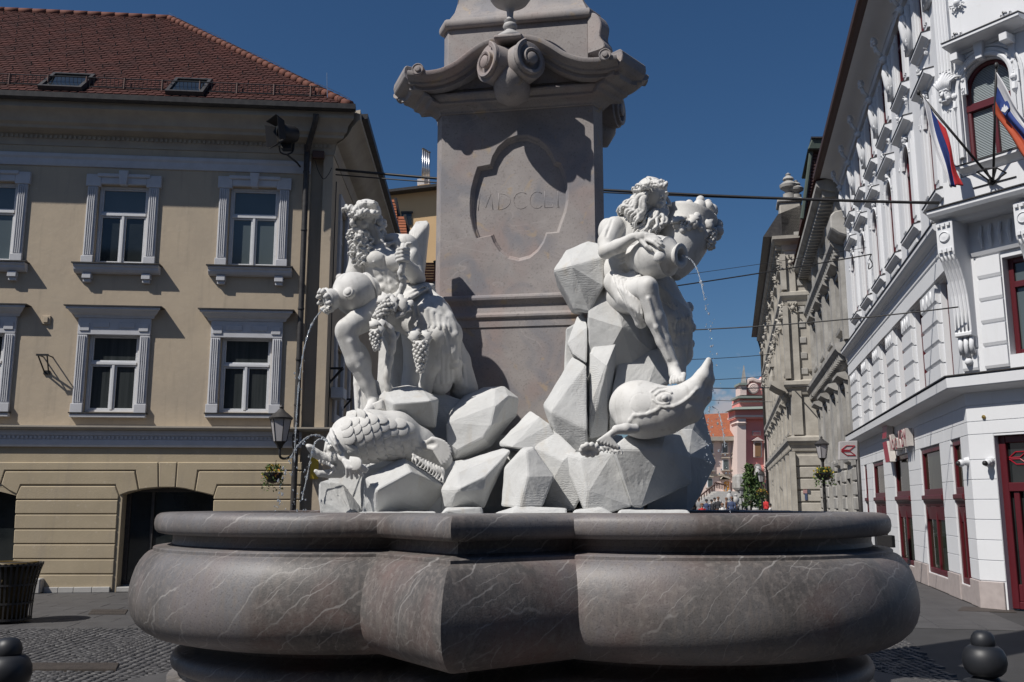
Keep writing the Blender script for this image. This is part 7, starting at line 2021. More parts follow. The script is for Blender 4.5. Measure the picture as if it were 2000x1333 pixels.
mb = MB(); mb.prism([mp_(1585, 270, -.5), mp_(1665, 270, -.5), mp_(1665, 267, -.5), mp_(1584, 267, -.5)], FA.U * 4.2); mb.build('top_edge', M['darkmetal'], mz)

bg = thing('beige_palace', 'ornate beige stone palace with corner attic urns where the street narrows', 'building', FA.p(G1 + 4, 1.4, 0))
DP = 1.15
ce = FA.p(G1, DP, 0)
FG = Fac((ce.x, ce.y), R(77) - PI / 2)                     # end wall facing down the street towards us
FP = Fac((ce.x, ce.y), R(77), -1)                          # street wall
PW = DP + .3
PT = FG.z(1572, 462, 0); P2 = FP.u(1507, 984)
pz1, pz2, pz3 = FG.z(1580, 862), FG.z(1580, 752), FG.z(1580, 578)
fw1 = (FG.u(1586, 530), FG.u(1599, 530), FG.z(1596, 560), FG.z(1596, 490)); fw2 = (FG.u(1588, 680), FG.u(1602, 680), FG.z(1602, 716), FG.z(1602, 638))
wall('end_wall', FG, 0, PW, 0, PT, [fw1, fw2], M['beigestone'], bg, 0, .3)
for w_ in (fw1, fw2): street_window(FG, *w_, bg, M['beigestone'], .2, False)
hs = []; n2 = 8; b2 = (P2 - 0) / n2
for i in range(n2):
    uc = (i + .5) * b2
    hs += [(uc - .6, uc + .6, .5, pz1 - 1.2), (uc - .6, uc + .6, pz2 + .9, pz3 - 1.0), (uc - .6, uc + .6, pz3 + .9, PT - 1.8)]
    if pz2 - pz1 > 2.2: hs.append((uc - .6, uc + .6, pz1 + .6, pz2 - .8))
wall('street_wall', FP, 0, P2, 0, PT, hs, M['beigestone'], bg, 0, .3)
for h in hs: street_window(FP, *h, bg, M['beigestone'], .3, h[2] > 3)
for z_, d_, nm in ((pz1, .32, 'string_cornice'), (pz2, .32, 'string_cornice'), (pz3, .3, 'string_cornice'), (PT - .2, .55, 'eaves_cornice')):
    pf = [(-.02, z_ - .5), (.08, z_ - .45), (.14, z_ - .2), (d_ * .8, z_ - .1), (d_, z_), (d_, z_ + .16), (-.02, z_ + .28)]
    part(nm, lambda mb: mb.fprofile(FP, pf, 0, P2, 1, 0), M['beigestone'], bg); part(nm, lambda mb: mb.fprofile(FG, pf, 0, PW, 1, 0), M['beigestone'], bg)
    mb = MB(); u = .1
    while u < P2: mb.fbox(FP, u, u + .2, .1, d_ * .7, z_ - .36, z_ - .1); u += .55
    tag(mb.build('cornice_brackets', M['beigestone'], bg), kind='stuff')
for i in range(n2 + 1):
    u = i * b2
    [part('pilaster', lambda mb: mb.fbox(FP, u - .3, u + .3, -.02, .22, q0, q1), M['beigestone'], bg) for q0, q1 in ((pz2 + .3, pz3 - .5), (pz3 + .3, PT - .9), (0, pz1 - .5))]
    m_ = MB(); ornament(m_, FP, u, pz3 - .8, .9, 1.0, .4, 200 + i, 9); ornament(m_, FP, u, PT - 1.2, .9, .9, .4, 220 + i, 8); tag(m_.build('carved_capital', M['beigestone'], bg, smooth=True), kind='stuff')
part('pilaster', lambda mb: mb.fbox(FG, .02, .45, -.02, .14, pz1 + .3, PT - .9), M['beigestone'], bg)
for r_ in range(7): part('rusticated_block', lambda mb: mb.fbox(FG, .0, PW - .02, -.02, .1, .2 + r_ * (pz1 - .8) / 7, .2 + (r_ + .9) * (pz1 - .8) / 7), M['beigestone'], bg, .03)
for r_ in range(5):
    z_ = pz2 + .5 + r_ * .75; part('quoin_block', lambda mb: mb.fbox(FG, .5, .82, -.02, .06, z_, z_ + .3), M['greystone'], bg, .02)
    z_ = pz3 + .5 + r_ * .6; part('quoin_block', lambda mb: mb.fbox(FG, .5, .8, -.02, .06, z_, z_ + .3), M['greystone'], bg, .02)
m_ = MB(); ornament(m_, FG, .25, pz3 - .6, .6, .9, .3, 250, 9); ornament(m_, FG, .25, PT - 1.3, .5, .8, .3, 251, 9); tag(m_.build('carved_capital', M['beigestone'], bg, smooth=True), kind='stuff')
part('balcony', lambda mb: mb.fprofile(FP, [(-.02, pz2 - .4), (.6, pz2 - .1), (.9, pz2 + .1), (.9, pz2 + .25), (-.02, pz2 + .3)], .2, 2.6), M['beigestone'], bg)
mb = MB()
for i in range(9): mb.lathe([(.05, 0), (.09, .25), (.05, .55), (.06, .7)], FP.p(.35 + i * .27, .8, pz2 + .25), (0, 0, 1), 6)
mb.fbox(FP, .2, 2.65, .7, .9, pz2 + .95, pz2 + 1.1); tag(mb.build('balusters', M['beigestone'], bg), kind='stuff')
# attic with urns, roof, finials
az0, az1 = PT + .1, FG.z(1545, 395, 0)
part('attic', lambda mb: mb.fbox(FG, -.1, PW * .62, -1.2, .0, az0, az1), M['beigestone'], bg, .05)
part('attic_cap', lambda mb: mb.fbox(FG, -.2, PW * .68, -1.3, .1, az1, az1 + .2), M['greystone'], bg, .05)
for px, top, s_ in ((1541, 338, 1.0), (1555, 352, .85)):
    b_ = FG.p(FG.u(px, 380, -.3), -.3, az1 + .25); h = FG.z(px, top, -.3) - az1 - .25
    mb = MB(); mb.lathe([(.3 * s_, 0), (.3 * s_, h * .18), (.16 * s_, h * .22), (.2 * s_, h * .3), (.42 * s_, h * .42), (.45 * s_, h * .52), (.3 * s_, h * .62), (.18 * s_, h * .68), (.28 * s_, h * .74), (.22 * s_, h * .82), (.1 * s_, h * .88), (.14 * s_, h * .94), (.02, h)], b_, (0, 0, 1), 12); smooth_angle(mb.build('urn', M['greystone'], bg), 40)
mb = MB(); b_ = FP.p(P2 - 1.2, .1, PT + .9); h = 2.4; mb.lathe([(.35, -1.0), (.35, h * .2), (.2, h * .3), (.45, h * .5), (.4, h * .6), (.15, h * .72), (.25, h * .82), (.05, h)], b_, (0, 0, 1), 10); smooth_angle(mb.build('urn', M['greystone'], bg), 40)
part('roof', lambda mb: mb.fprofile(FP, [(.95, PT + .1), (.2, PT + 1.2), (-5, PT + 3), (-5, PT - .2)], 0, P2), M['darkmetal'], bg)
mb = MB(); mb.tube([FP.p(P2 - .3, .4, PT - .3), FP.p(P2 - .3, .25, PT - 1.0), FP.p(P2 - .3, .25, 0.2)], .09, 8); mb.build('downpipe', M['darkmetal'], bg, smooth=True)
for q, (l, r, t, b_) in enumerate(((1568, 1576, 957, 964), (1577, 1582, 957, 964), (1571, 1576, 964, 977))):
    mb = MB(); mb.fbox(FG, FG.u(l, 960), FG.u(r, 960), .11, .14, FG.z(1575, b_), FG.z(1575, t)); lab(mb.build('wall_plaque', mat('plaque_%d' % q, ((.35, .2, .2), (.06, .07, .1), (.05, .07, .14))[q], .5), bg), ('pale red wall plaque', 'dark wall plaque', 'blue wall plaque')[q])

# ================================================================== church and convent at the end of the street
YC = 118.0
def cp(px, py, d=0.0): return at(px, py, YC + d)
def crect(mb, l, r, t, b_, d0, d1): 
    p = [cp(l, b_, d0), cp(r, b_, d0), cp(r, t, d0), cp(l, t, d0)]; mb.prism(p, (0, d1 - d0, 0))
def cpart(name, rects, m, par, bevel=0):
    mb = MB()
    for q in rects: crect(mb, *q)
    return mb.build(name, m, par, bevel=bevel)
ch = thing('red_church', 'salmon-red baroque church front with pale pilasters at the street\'s end', 'church', tuple(cp(1500, 990)))
cpart('wall', [(1456, 1570, 798, 1000, 0, 8)], M['pink'], ch)
cpart('pilaster', [(1440, 1457, 818, 962, -1.0, 3)], M['palepink'], ch); cpart('pilaster', [(1494, 1502, 818, 962, -.6, 3)], M['palepink'], ch)
cpart('capital', [(1438, 1460, 822, 830, -1.4, 2)], M['palepink'], ch, .3)
cpart('pedestal', [(1437, 1460, 962, 1000, -1.4, 2)], M['greystone'], ch)
cpart('entablature', [(1436, 1570, 800, 818, -1.0, 3)], M['pink'], ch); cpart('entablature_band', [(1436, 1570, 811, 815, -1.3, 3)], M['palepink'], ch)
mb = MB(); mb.prism([cp(1429, 800, -2.0), cp(1570, 797, -2.0), cp(1570, 792, -1.0), cp(1437, 795.5, -1.0)], (0, 4, 0)); mb.build('copper_cornice', M['copper'], ch)
cpart('attic_wall', [(1444, 1570, 778, 795, 0, 4)], M['pink'], ch); cpart('attic_band', [(1444, 1570, 783, 786, -.3, 4)], M['palepink'], ch)
cpart('attic_cornice', [(1441, 1570, 773.5, 777.5, -.9, 3)], M['copper'], ch)
mb = MB(); pts = [(1458, 772), (1458, 752), (1462, 744), (1470, 742), (1477, 745), (1484, 746), (1490, 741), (1495, 733), (1499, 729), (1515, 722), (1540, 700), (1570, 690), (1570, 772)]
mb.prism([cp(x, y, .5) for x, y in pts], (0, 3, 0)); mb.build('gable', M['pink'], ch)
mb = MB(); mb.tube([cp(x, y - .5, .4) for x, y in pts[1:12]], .28, 6); mb.build('gable_moulding', M['palepink'], ch)
mb = MB()
for rr_ in (8, 5, 2.5): mb.tube([cp(1471 + rr_ * math.cos(t), 759 + rr_ * math.sin(t), .3) for t in np.linspace(0, 6.28, 20)], .2, 6)
mb.build('gable_scroll', M['palepink'], ch)
cpart('obelisk_block', [(1446, 1458, 752, 772, -.5, 2)], M['palepink'], ch); cpart('obelisk_cap', [(1444, 1459, 748, 752, -.8, 2)], M['copper'], ch)
mb = MB(); b4 = [cp(1447, 748, 0), cp(1458, 748, 0), cp(1458, 748, .8), cp(1447, 748, .8)]; t4 = [cp(1452, 714, .3), cp(1453.5, 714, .3), cp(1453.5, 714, .5), cp(1452, 714, .5)]; mb.hexa(b4 + t4); mb.build('obelisk_needle', M['greystone'], ch)
w_ = cpart('window', [(1472, 1489, 862, 894, -.4, .5)], M['palepink'], ch, .05); cpart('shutter', [(1475, 1486, 865, 892, -.5, 0)], mat('brown_board', (.22, .12, .06), .8), w_)
mb = MB(); mb.prism([cp(1469, 861, -.8), cp(1492, 861, -.8), cp(1480.5, 854, -.8)], (0, 1, 0)); mb.build('pediment', M['palepink'], w_)
w_ = cpart('window', [(1470, 1486, 842, 851, -.3, .5)], M['palepink'], ch); cpart('pane', [(1472, 1484, 844, 849, -.4, 0)], M['pink'], w_)
mb = MB(); n_ = [(1474, 940), (1487, 940)] + [(1480.5 + 6.5 * math.cos(t), 914 - 8 * math.sin(t)) for t in np.linspace(0, PI, 9)]; mb.prism([cp(x, y, -.4) for x, y in n_], (0, .5, 0)); nic = mb.build('niche', M['greystone'], ch)
mb = MB(); mb.tube([cp(1480.5, 938, -.9), cp(1480.5, 925, -.9), cp(1480.5, 917, -.9), cp(1480.5, 911, -.9)], [.35, .42, .3, .2], 8); mb.build('niche_figure', M['vase'], nic, smooth=True)
cv = thing('pink_convent', 'pale pink convent building with orange tiled roof beside the church', 'building', tuple(cp(1390, 990)))
cpart('wall', [(1300, 1441, 855, 1000, 2, 12)], M['palepink'], cv)
mb = MB(); mb.prism([cp(1290, 858, .8), cp(1441, 852, .8), cp(1441, 806, 9), cp(1290, 814, 9)], (0, .4, 0)); mb.build('roof', M['tile2'], cv)
cpart('eaves', [(1290, 1441, 853, 861, .8, 3)], M['greytrim'], cv); cpart('string_course', [(1300, 1441, 926, 930, 1.7, 3)], M['greytrim'], cv)
for l, r, t, b_ in ((1412, 1421, 867, 884), (1440, 1449, 866, 883), (1413, 1423, 899, 917), (1441, 1449, 898, 916), (1383, 1391, 936, 951), (1385, 1393, 868, 885), (1386, 1394, 900, 918), (1358, 1366, 870, 886), (1358, 1366, 901, 918)):
    if r > 1441: r = 1440; l = 1432
    w_ = cpart('window', [(l - 1.5, r + 1.5, t - 1.5, b_ + 1.5, 1.8, 2.2)], M['frame'], cv); cpart('pane', [(l, r, t, b_, 1.7, 2)], M['blind'], w_); cpart('sill', [(l - 3, r + 3, b_ + 1.5, b_ + 3, 1.4, 2.1)], M['greytrim'], w_)
    cpart('hood', [(l - 3, r + 3, t - 6, t - 3.5, 1.5, 2.1)], M['greytrim'], w_)
d_ = cpart('door', [(1411, 1426, 938, 963, 1.6, 2.3)], M['palepink'], cv); cpart('door_leaf', [(1414, 1424, 941, 963, 1.5, 2)], mat('orange_door', (.45, .22, .05), .6), d_)
mb = MB(); mb.prism([cp(1408, 937, 1)] + [cp(1418 + 9 * math.cos(t), 936 - 6 * math.sin(t), 1) for t in np.linspace(0, PI, 8)] + [cp(1428, 937, 1)], (0, 1, 0)); mb.build('door_hood', M['greytrim'], d_)
st = thing('church_steps', 'double stone stairway with railings below the church', 'stairway', tuple(cp(1430, 1000, -6)))
for i in range(10): cpart('step', [(1345 + i * 6, 1500, 996 - i * 3.6 - 3.6, 996 - i * 3.6, -7 + i * .6, -6 + i * .6 + 5)], M['plinth'], st)
mb = MB()
for (x0, y0), (x1, y1) in (((1360, 985), (1396, 957)), ((1396, 953), (1418, 958))):
    for k in range(8): x = x0 + (x1 - x0) * k / 7; y = y0 + (y1 - y0) * k / 7; mb.tube([cp(x, y, -6), cp(x, y - 10, -6)], .06, 5)
    mb.tube([cp(x0, y0 - 10, -6), cp(x1, y1 - 10, -6)], .1, 5)
tag(mb.build('railing', M['brownmetal'], st), kind='stuff')
arch_ = cpart('portal_arch', [(1440, 1462, 926, 958, -3, 0)], M['greystone'], st, .3)
# white balustrade statues
for k, (x, t, b_) in enumerate(((1426, 957, 998), (1438, 965, 998), (1476, 955, 998))):
    o = thing('lamp_statue', ('pale stone balustrade figure left of the church tree', 'smaller pale stone figure beside the flower lamp', 'tall pale stone figure right of the small green tree')[k], 'statue', tuple(at(x, b_, 100)), 'pale figures before the church')
    mb = MB(); h = at(x, t, 100).z - at(x, b_, 100).z; mb.lathe([(.5, 0), (.5, h * .08), (.3, h * .12), (.42, h * .3), (.25, h * .45), (.3, h * .5), (.38, h * .62), (.28, h * .78), (.14, h * .84), (.2, h * .92), (.03, h)], at(x, b_, 100), (0, 0, 1), 10); smooth_angle(mb.build('figure', M['plinth'], o), 50)
# ------------------------------------------------------------------ trees
leafm = [mat('leaf_green', (.075, .12, .03), .7, .6, 3, (.04, .075, .02)), mat('leaf_dark', (.05, .085, .025), .7, .6, 3, (.03, .05, .018))]
bark = mat('bark', (.08, .06, .045), .9)
def small_tree(base, h, r, label, seed, n=420, ls=.16, red=None):
    rr = np.random.RandomState(seed)
    o = thing('small_tree', label, 'tree', tuple(base))
    base = Vector(base)
    mb = MB(); mb.tube([base, base + Vector((.05, 0, h * .3)), base + Vector((0, .05, h * .85))], [h * .022, h * .016, h * .004], 6)
    tips = []
    for i in range(12):
        z0_ = h * (.2 + .06 * i); a = rr.rand() * 6.28; q = base + Vector((0, 0, z0_)); e_ = q + Vector((math.cos(a) * r * .7, math.sin(a) * r * .7, h * .14)); mb.tube([q, (q + e_) / 2 + Vector((0, 0, .1)), e_], [h * .009, h * .006, h * .002], 5); tips.append(e_)
    mb.build('trunk', bark, o)
    V = []; F_ = []; mi = []
    for i in range(n):
        f = rr.rand() ** .8; z_ = h * (.12 + .88 * f); rad = r * (1 - .75 * f) * math.sqrt(rr.rand()) * (.75 + .5 * math.sin(i * .37) ** 2); a = rr.rand() * 6.28
        c = base + Vector((math.cos(a) * rad, math.sin(a) * rad, z_)); d1 = Vector(rr.randn(3)).normalized() * ls; d2 = Vector(rr.randn(3)).normalized() * ls * .6
        k = len(V); V += [c - d1, c + d2, c + d1, c - d2]; F_.append((k, k + 1, k + 2, k + 3)); mi.append(rr.randint(2))
    tag(mk('crown', V, F_, leafm if red is None else red, o, fix=False, mi=mi), kind='stuff')
small_tree(at(1467, 1004, 80), at(1467, 908, 80).z - at(1467, 1004, 80).z, 1.0, 'slim light green young tree in front of the church', 1, 520, .22)
small_tree(at(1484, 1004, 84), at(1484, 925, 84).z - at(1484, 1004, 84).z, .8, 'green bushy sapling behind the far street lamp', 4, 320, .22)
small_tree(at(1497, 1004, 95), at(1497, 912, 95).z - at(1497, 1004, 95).z, 1.6, 'thin bare-twigged reddish tree beside the beige palace', 2, 120, .12, [mat('red_bud', (.22, .07, .06), .8), bark])

# ------------------------------------------------------------------ street lamps with flower baskets
flower_y, flower_o = mat('yellow_petals', (.55, .40, .03), .7), mat('orange_petals', (.5, .18, .04), .7)
milk = mat('milky_lantern_glass', (.36, .35, .36), .35, .2, 6, None, 0, 1, .5)
def lantern(o, c, s=1.0):
    """six-sided street lantern standing on c"""
    mb = MB(); mb.lathe([(.05 * s, -.12 * s), (.07 * s, -.06 * s), (.12 * s, 0), (.14 * s, .015 * s)], c, (0, 0, 1), 6); mb.build('lantern_seat', M['iron'], o)
    mb = MB(); mb.lathe([(.13 * s, .015 * s), (.21 * s, .46 * s)], c, (0, 0, 1), 6); mb.build('lantern_glass', milk, o)
    mb = MB()
    for i in range(6): a = 2 * PI * i / 6; mb.tube([c + Vector((.133 * s * math.cos(a), .133 * s * math.sin(a), .015 * s)), c + Vector((.213 * s * math.cos(a), .213 * s * math.sin(a), .46 * s))], .009 * s, 5)
    tag(mb.build('lantern_ribs', M['iron'], o), kind='stuff')
    mb = MB(); mb.lathe([(.24 * s, .46 * s), (.25 * s, .49 * s), (.17 * s, .56 * s), (.09 * s, .62 * s), (.06 * s, .66 * s), (.03 * s, .68 * s), (.045 * s, .71 * s), (.01, .76 * s)], c, (0, 0, 1), 12); smooth_angle(mb.build('lantern_roof', M['darkmetal'], o), 40)
def flowers(name, c, r, h, label, seed, n=150):
    rr = np.random.RandomState(seed); o = thing(name, label, 'flower basket', tuple(c), 'hanging flower baskets')
    mb = MB(); mb.lathe([(.02, -h * .5), (r * .5, -h * .42), (r * .85, -h * .1), (r * .9, 0), (.02, .02)], c, (0, 0, 1), 14); mb.build('basket', M['iron'], o)
    V = []; F_ = []; mi = []
    for i in range(n * 3):
        a = rr.rand() * 6.28; q = rr.rand(); rad = r * (.3 + .75 * rr.rand()); z_ = h * (.35 * rr.rand() - (.9 * q if rad > r * .7 else -.05))
        p = Vector(c) + Vector((math.cos(a) * rad, math.sin(a) * rad, z_)); d1 = Vector(rr.randn(3)).normalized() * r * .13; d2 = Vector(rr.randn(3)).normalized() * r * .09
        k = len(V); V += [p - d1, p + d2, p + d1, p - d2]; F_.append((k, k + 1, k + 2, k + 3)); mi.append(0 if rr.rand() < .72 or z_ < -h * .3 else (1 if rr.rand() < .7 else 2))
    tag(mk('flowers', V, F_, [leafm[0], flower_y, flower_o], o, fix=False, mi=mi), kind='stuff')
def lamp_post(px, ytop, Y, s, label, basket_y=None):
    top = at(px, ytop, Y); base = Vector((top.x, top.y, 0)); H = top.z
    o = thing('street_lamp', label, 'street lamp', tuple(base), 'street lamps')
    mb = MB(); h = H - .76 * s
    mb.lathe([(.15 * s, 0), (.15 * s, .1), (.11 * s, .14), (.10 * s, .8), (.06 * s, .9), (.055 * s, h * .6), (.07 * s, h * .62), (.05 * s, h * .66), (.045 * s, h - .12 * s)], base, (0, 0, 1), 12); smooth_angle(mb.build('post', M['iron'], o), 40)
    lantern(o, Vector((base.x, base.y, h)), s)
    if basket_y:
        z_ = at(px, basket_y, Y).z
        flowers('flower_basket', Vector((base.x - .02, base.y - .1, z_)), .34 * s, .5 * s, 'yellow flower basket ringing the post of the ' + ('nearer right street lamp' if s < 1.3 and Y < 40 else 'far street lamp by the trees'), int(px))
    return o
lamp_post(1604, 852, 25.0, .78, 'grey-glass street lamp beside the red arrow sign', 925)
lamp_post(1486, 918, 60.0, 1.0, 'distant street lamp in front of the church trees', 962)
lamp_post(1448, 952, 75.0, .8, 'small distant street lamp left of the green tree', None)
# lantern on the corner of the cream house
lc = F1.p(F1.u(547, 860, .6), .6, F1.z(547, 864, .6))
wl_ = thing('wall_lantern', 'glass street lantern bracketed to the corner of the cream house', 'street lamp', tuple(lc), 'street lamps')
lantern(wl_, lc, 1.0)
mb = MB(); mb.tube(smooth_path([lc + Vector((0, 0, -.1)), lc + Vector((.02, 0, -.3)), F1.p(F1.u(562, 892, .4), .4, F1.z(562, 895, .4)), F1.p(F1.u(578, 885, .15), .15, F1.z(578, 880, .15))], 5), .025, 7); mb.build('bracket', M['iron'], wl_)
mb = MB(); mb.tube([lc + Vector((-.06, 0, -.36)), lc + Vector((-.08, 0, -.55))], .006, 5); mb.build('hook', M['iron'], wl_)
flowers('flower_basket', lc + Vector((-.1, -.05, -.62)), .22, .42, 'green hanging basket with yellow flowers under the wall lantern', 9)

# sign on a post: red open chevrons on a pale square
YS = 22.0
so = thing('projecting_sign', 'pale square sign with red arrow emblem on a grey post', 'sign', tuple(Vector((at(1676, 984, YS).x, YS, 0))))
mb = MB(); mb.prism([at(1639, 899, YS), at(1675, 898, YS), at(1675, 861, YS), at(1640, 863, YS)], (0, .1, 0)); mb.build('panel', mat('sign_panel', (.42, .40, .40), .5), so, bevel=.01)
c0 = at(1657.5, 880.5, YS - .005); sc_ = YS / 1833.0
mb = MB(); emblem(mb, lambda x, y: c0 + Vector((x, 0, y)), 15 * sc_); mb.build('emblem', redm, so)
mb = MB(); x = at(1677, 900, YS).x; mb.tube([(x, YS + .05, 0), (x, YS + .05, at(1677, 862, YS).z)], .05, 8); mb.build('post', M['darkmetal'], so, smooth=True)

# people and café at the far end
mb = MB(); tp = [at(1340, 984, 56), at(1508, 984, 56), at(1508, 984, 100), at(1330, 984, 100)]; mb.prism([Vector((q.x, q.y, -.1)) for q in tp], (0, 0, .52)); tag(mb.build('raised_square', M['slab'], None), kind='structure')
skin = mat('skin', (.30, .20, .155), .6)
cloth = [mat('cloth_%s' % n_, c_, .85) for n_, c_ in (('dark', (.03, .03, .035)), ('red', (.45, .03, .03)), ('white', (.6, .6, .6)), ('blue', (.05, .07, .14)), ('brown', (.16, .09, .06)), ('grey', (.2, .2, .2)))]
def person_mesh():
    s = Sculpt((-.35, -.25, -.02), (.35, .25, 1.85), .022)
    s.ell((0, 0, 1.62), (.085, .10, .125), None, .03).cap((0, .01, 1.42), (0, 0, 1.54), .055, .05, .03)
    s.ell((0, 0, 1.25), (.19, .115, .22), None, .05).ell((0, 0, 1.0), (.165, .12, .16), None, .05)
    for k in (-1, 1):
        s.tube([(k * .2, 0, 1.36), (k * .245, .02, 1.1), (k * .24, -.06, .86)], [.06, .05, .036], .03); s.ell((k * .24, -.08, .79), (.03, .035, .06), None, .02)
        s.tube([(k * .09, 0, .95), (k * .1, -.02, .52), (k * .1, .02, .09)], [.095, .065, .045], .03); s.ell((k * .1, -.05, .04), (.045, .12, .04), None, .02)
    s.cap((0, -.11, 1.6), (0, -.12, 1.575), .014, .018, .01)
    return s.mesh()
PV, PF = person_mesh()
def person(px, Y, rot, label, shirt, trousers, seated=False):
    x = at(px, 984, Y).x; zt_ = .42
    c_, s_ = math.cos(rot), math.sin(rot)
    V = PV.copy() * (.93 + .12 * ((px * 7.3) % 1))
    V[:, 2] -= .35 * ((px * 3.7) % 1 > .55)
    if seated:
        m_ = V[:, 2] < .95; V[:, 2] -= .42; 
        low = m_ & (V[:, 2] < .1); 
    W = np.stack([V[:, 0] * c_ - V[:, 1] * s_ + x, V[:, 0] * s_ + V[:, 1] * c_ + Y, np.maximum(V[:, 2], 0.0) + zt_], 1)
    zc_ = PV[PF].mean(1); mi = np.where(zc_[:, 2] > 1.47, 0, np.where(zc_[:, 2] > .92, 1, 2)); mi = np.where((zc_[:, 2] < .86) & (np.abs(zc_[:, 0]) > .2), 0, mi)
    root = thing('person', label, 'person', (x, Y, zt_), 'people in the far square')
    mk('body', W, PF, [skin, shirt, trousers], root, smooth=True, mi=mi.astype(np.int32))
    hp = [(x, Y + .02, zt_ + 1.66 * (.93 + .12 * ((px * 7.3) % 1)) - .35 * ((px * 3.7) % 1 > .55))]
    mb = MB(); mb.ball(Vector(hp[0]) + Vector((0, -.01, .02)), .125, 8, 6, (.95, 1.05, .8)); mb.build('hair', cloth[4] if int(px) % 2 else cloth[0], root, smooth=True)
ppl = [(1352, 62, .4, 'person in dark clothes at the left end of the far crowd', 0, 0), (1358, 66, 1.2, 'person in brown top near the left end of the crowd', 4, 0), (1365, 64, 2.2, 'person in grey beside the one in red', 5, 3), (1371, 60, .2, 'person in a red top in the far crowd', 1, 0), (1380, 68, 3.0, 'person in blue right of the red top', 3, 3), (1390, 74, 1.9, 'person in dark jacket standing clear in the far square', 0, 0), (1396, 76, .8, 'person in grey jacket next to a dark-clad one', 5, 0), (1403, 70, 2.6, 'person in black in front of the café parasol', 0, 4), (1411, 66, .1, 'person in white shirt under the café parasol', 2, 0), (1419, 72, 1.2, 'person in brown under the right side of the parasol', 4, 3), (1429, 64, 2.9, 'person in dark blue left of the small lamp', 3, 0), (1438, 70, .5, 'person in black next to the small lamp', 0, 0), (1456, 82, .9, 'person in grey left of the young tree', 5, 3), (1496, 70, 2.0, 'person in red close to the beige palace', 1, 0), (1504, 66, 1.0, 'person in white close to the beige palace', 2, 3)]
for px, Y, rot, label, a, b_ in ppl: person(px, Y, rot, label, cloth[a], cloth[b_])
pr = thing('cafe_parasol', 'wide pale café parasol in the far square', 'parasol', (at(1405, 984, 80).x, 80, 0))
t_ = at(1402, 974, 80); base = Vector((t_.x, 80, 0)); rr_ = (at(1434, 990, 80).x - at(1372, 990, 80).x) / 2
mb = MB(); mb.lathe([(rr_, at(1400, 992, 80).z), (rr_ * .98, at(1400, 991, 80).z), (.05, t_.z), (.03, t_.z - .1), (rr_ * .95, at(1400, 993, 80).z - .05)], base, (0, 0, 1), 8); mb.build('canopy', mat('parasol_canvas', (.36, .34, .32), .9), pr)
mb = MB(); mb.tube([base, base + Vector((0, 0, t_.z - .05))], .04, 6); mb.build('pole', M['darkmetal'], pr)
# ================================================================== ground
mb = MB(); mb.add([(-400, -60, -.12), (400, -60, -.12), (400, 900, -.12), (-400, 900, -.12)], [(0, 1, 2, 3)])
gr = mb.build('ground', M['asphalt'], None, fix=False); tag(gr, kind='structure')
# paving field of flat slabs everywhere around, a sheet that the laid stones stand on
def sheet(name, pts, z, m):
    mb = MB(); mb.add([(x, y, z) for x, y in pts], [tuple(range(len(pts)))]); o = mb.build(name, m, None, fix=False); tag(o, kind='structure'); return o
sq = sheet('square_paving', [(-60, -20), (60, -20), (60, 160), (-60, 160)], -.008, M['asphalt'])
# slab strips along the two fronts
def slabs(name, F, u0, u1, d0, d1, su, sd, seed):
    rr = np.random.RandomState(seed)
    root = sheet(name, [tuple(F.p(u, d, 0))[:2] for u, d in ((u0, d0), (u1, d0), (u1, d1), (u0, d1))], -.005, M['asphalt'])
    d = d0; r_ = 0
    while d < d1 - .05:
        u = u0 - (su / 2 if r_ % 2 else 0)
        while u < u1:
            a, b_ = max(u, u0), min(u + su * (1), u1); e_ = min(d + sd, d1)
            if b_ - a > .1:
                h = rr.rand() * .003
                mb = MB(); mb.fbox(F, a + .004, b_ - .004, d + .004, e_ - .004, -.05, .0 + h); mb.build('paving_slab', M['slab'], root, bevel=.004)
            u += su
        d += sd; r_ += 1
    return root
d_line = (F1.O - ground(100, 1229)).dot(-F1.N) * 1
dl_ = (ground(100, 1229) - F1.O).dot(F1.N)
slabs('pavement_left', F1, F1.u(-60, 1150), F1.u(620, 1150), .02, dl_, .85, .55, 1)
dr_ = (ground(1900, 1228) - FA.O).dot(FA.N)
FBd = (ground(1960, 1232) - FB.O).dot(FB.N)
slabs('pavement_right', FA, -3.0, 9.0, .05, 1.9, .9, .6, 2)
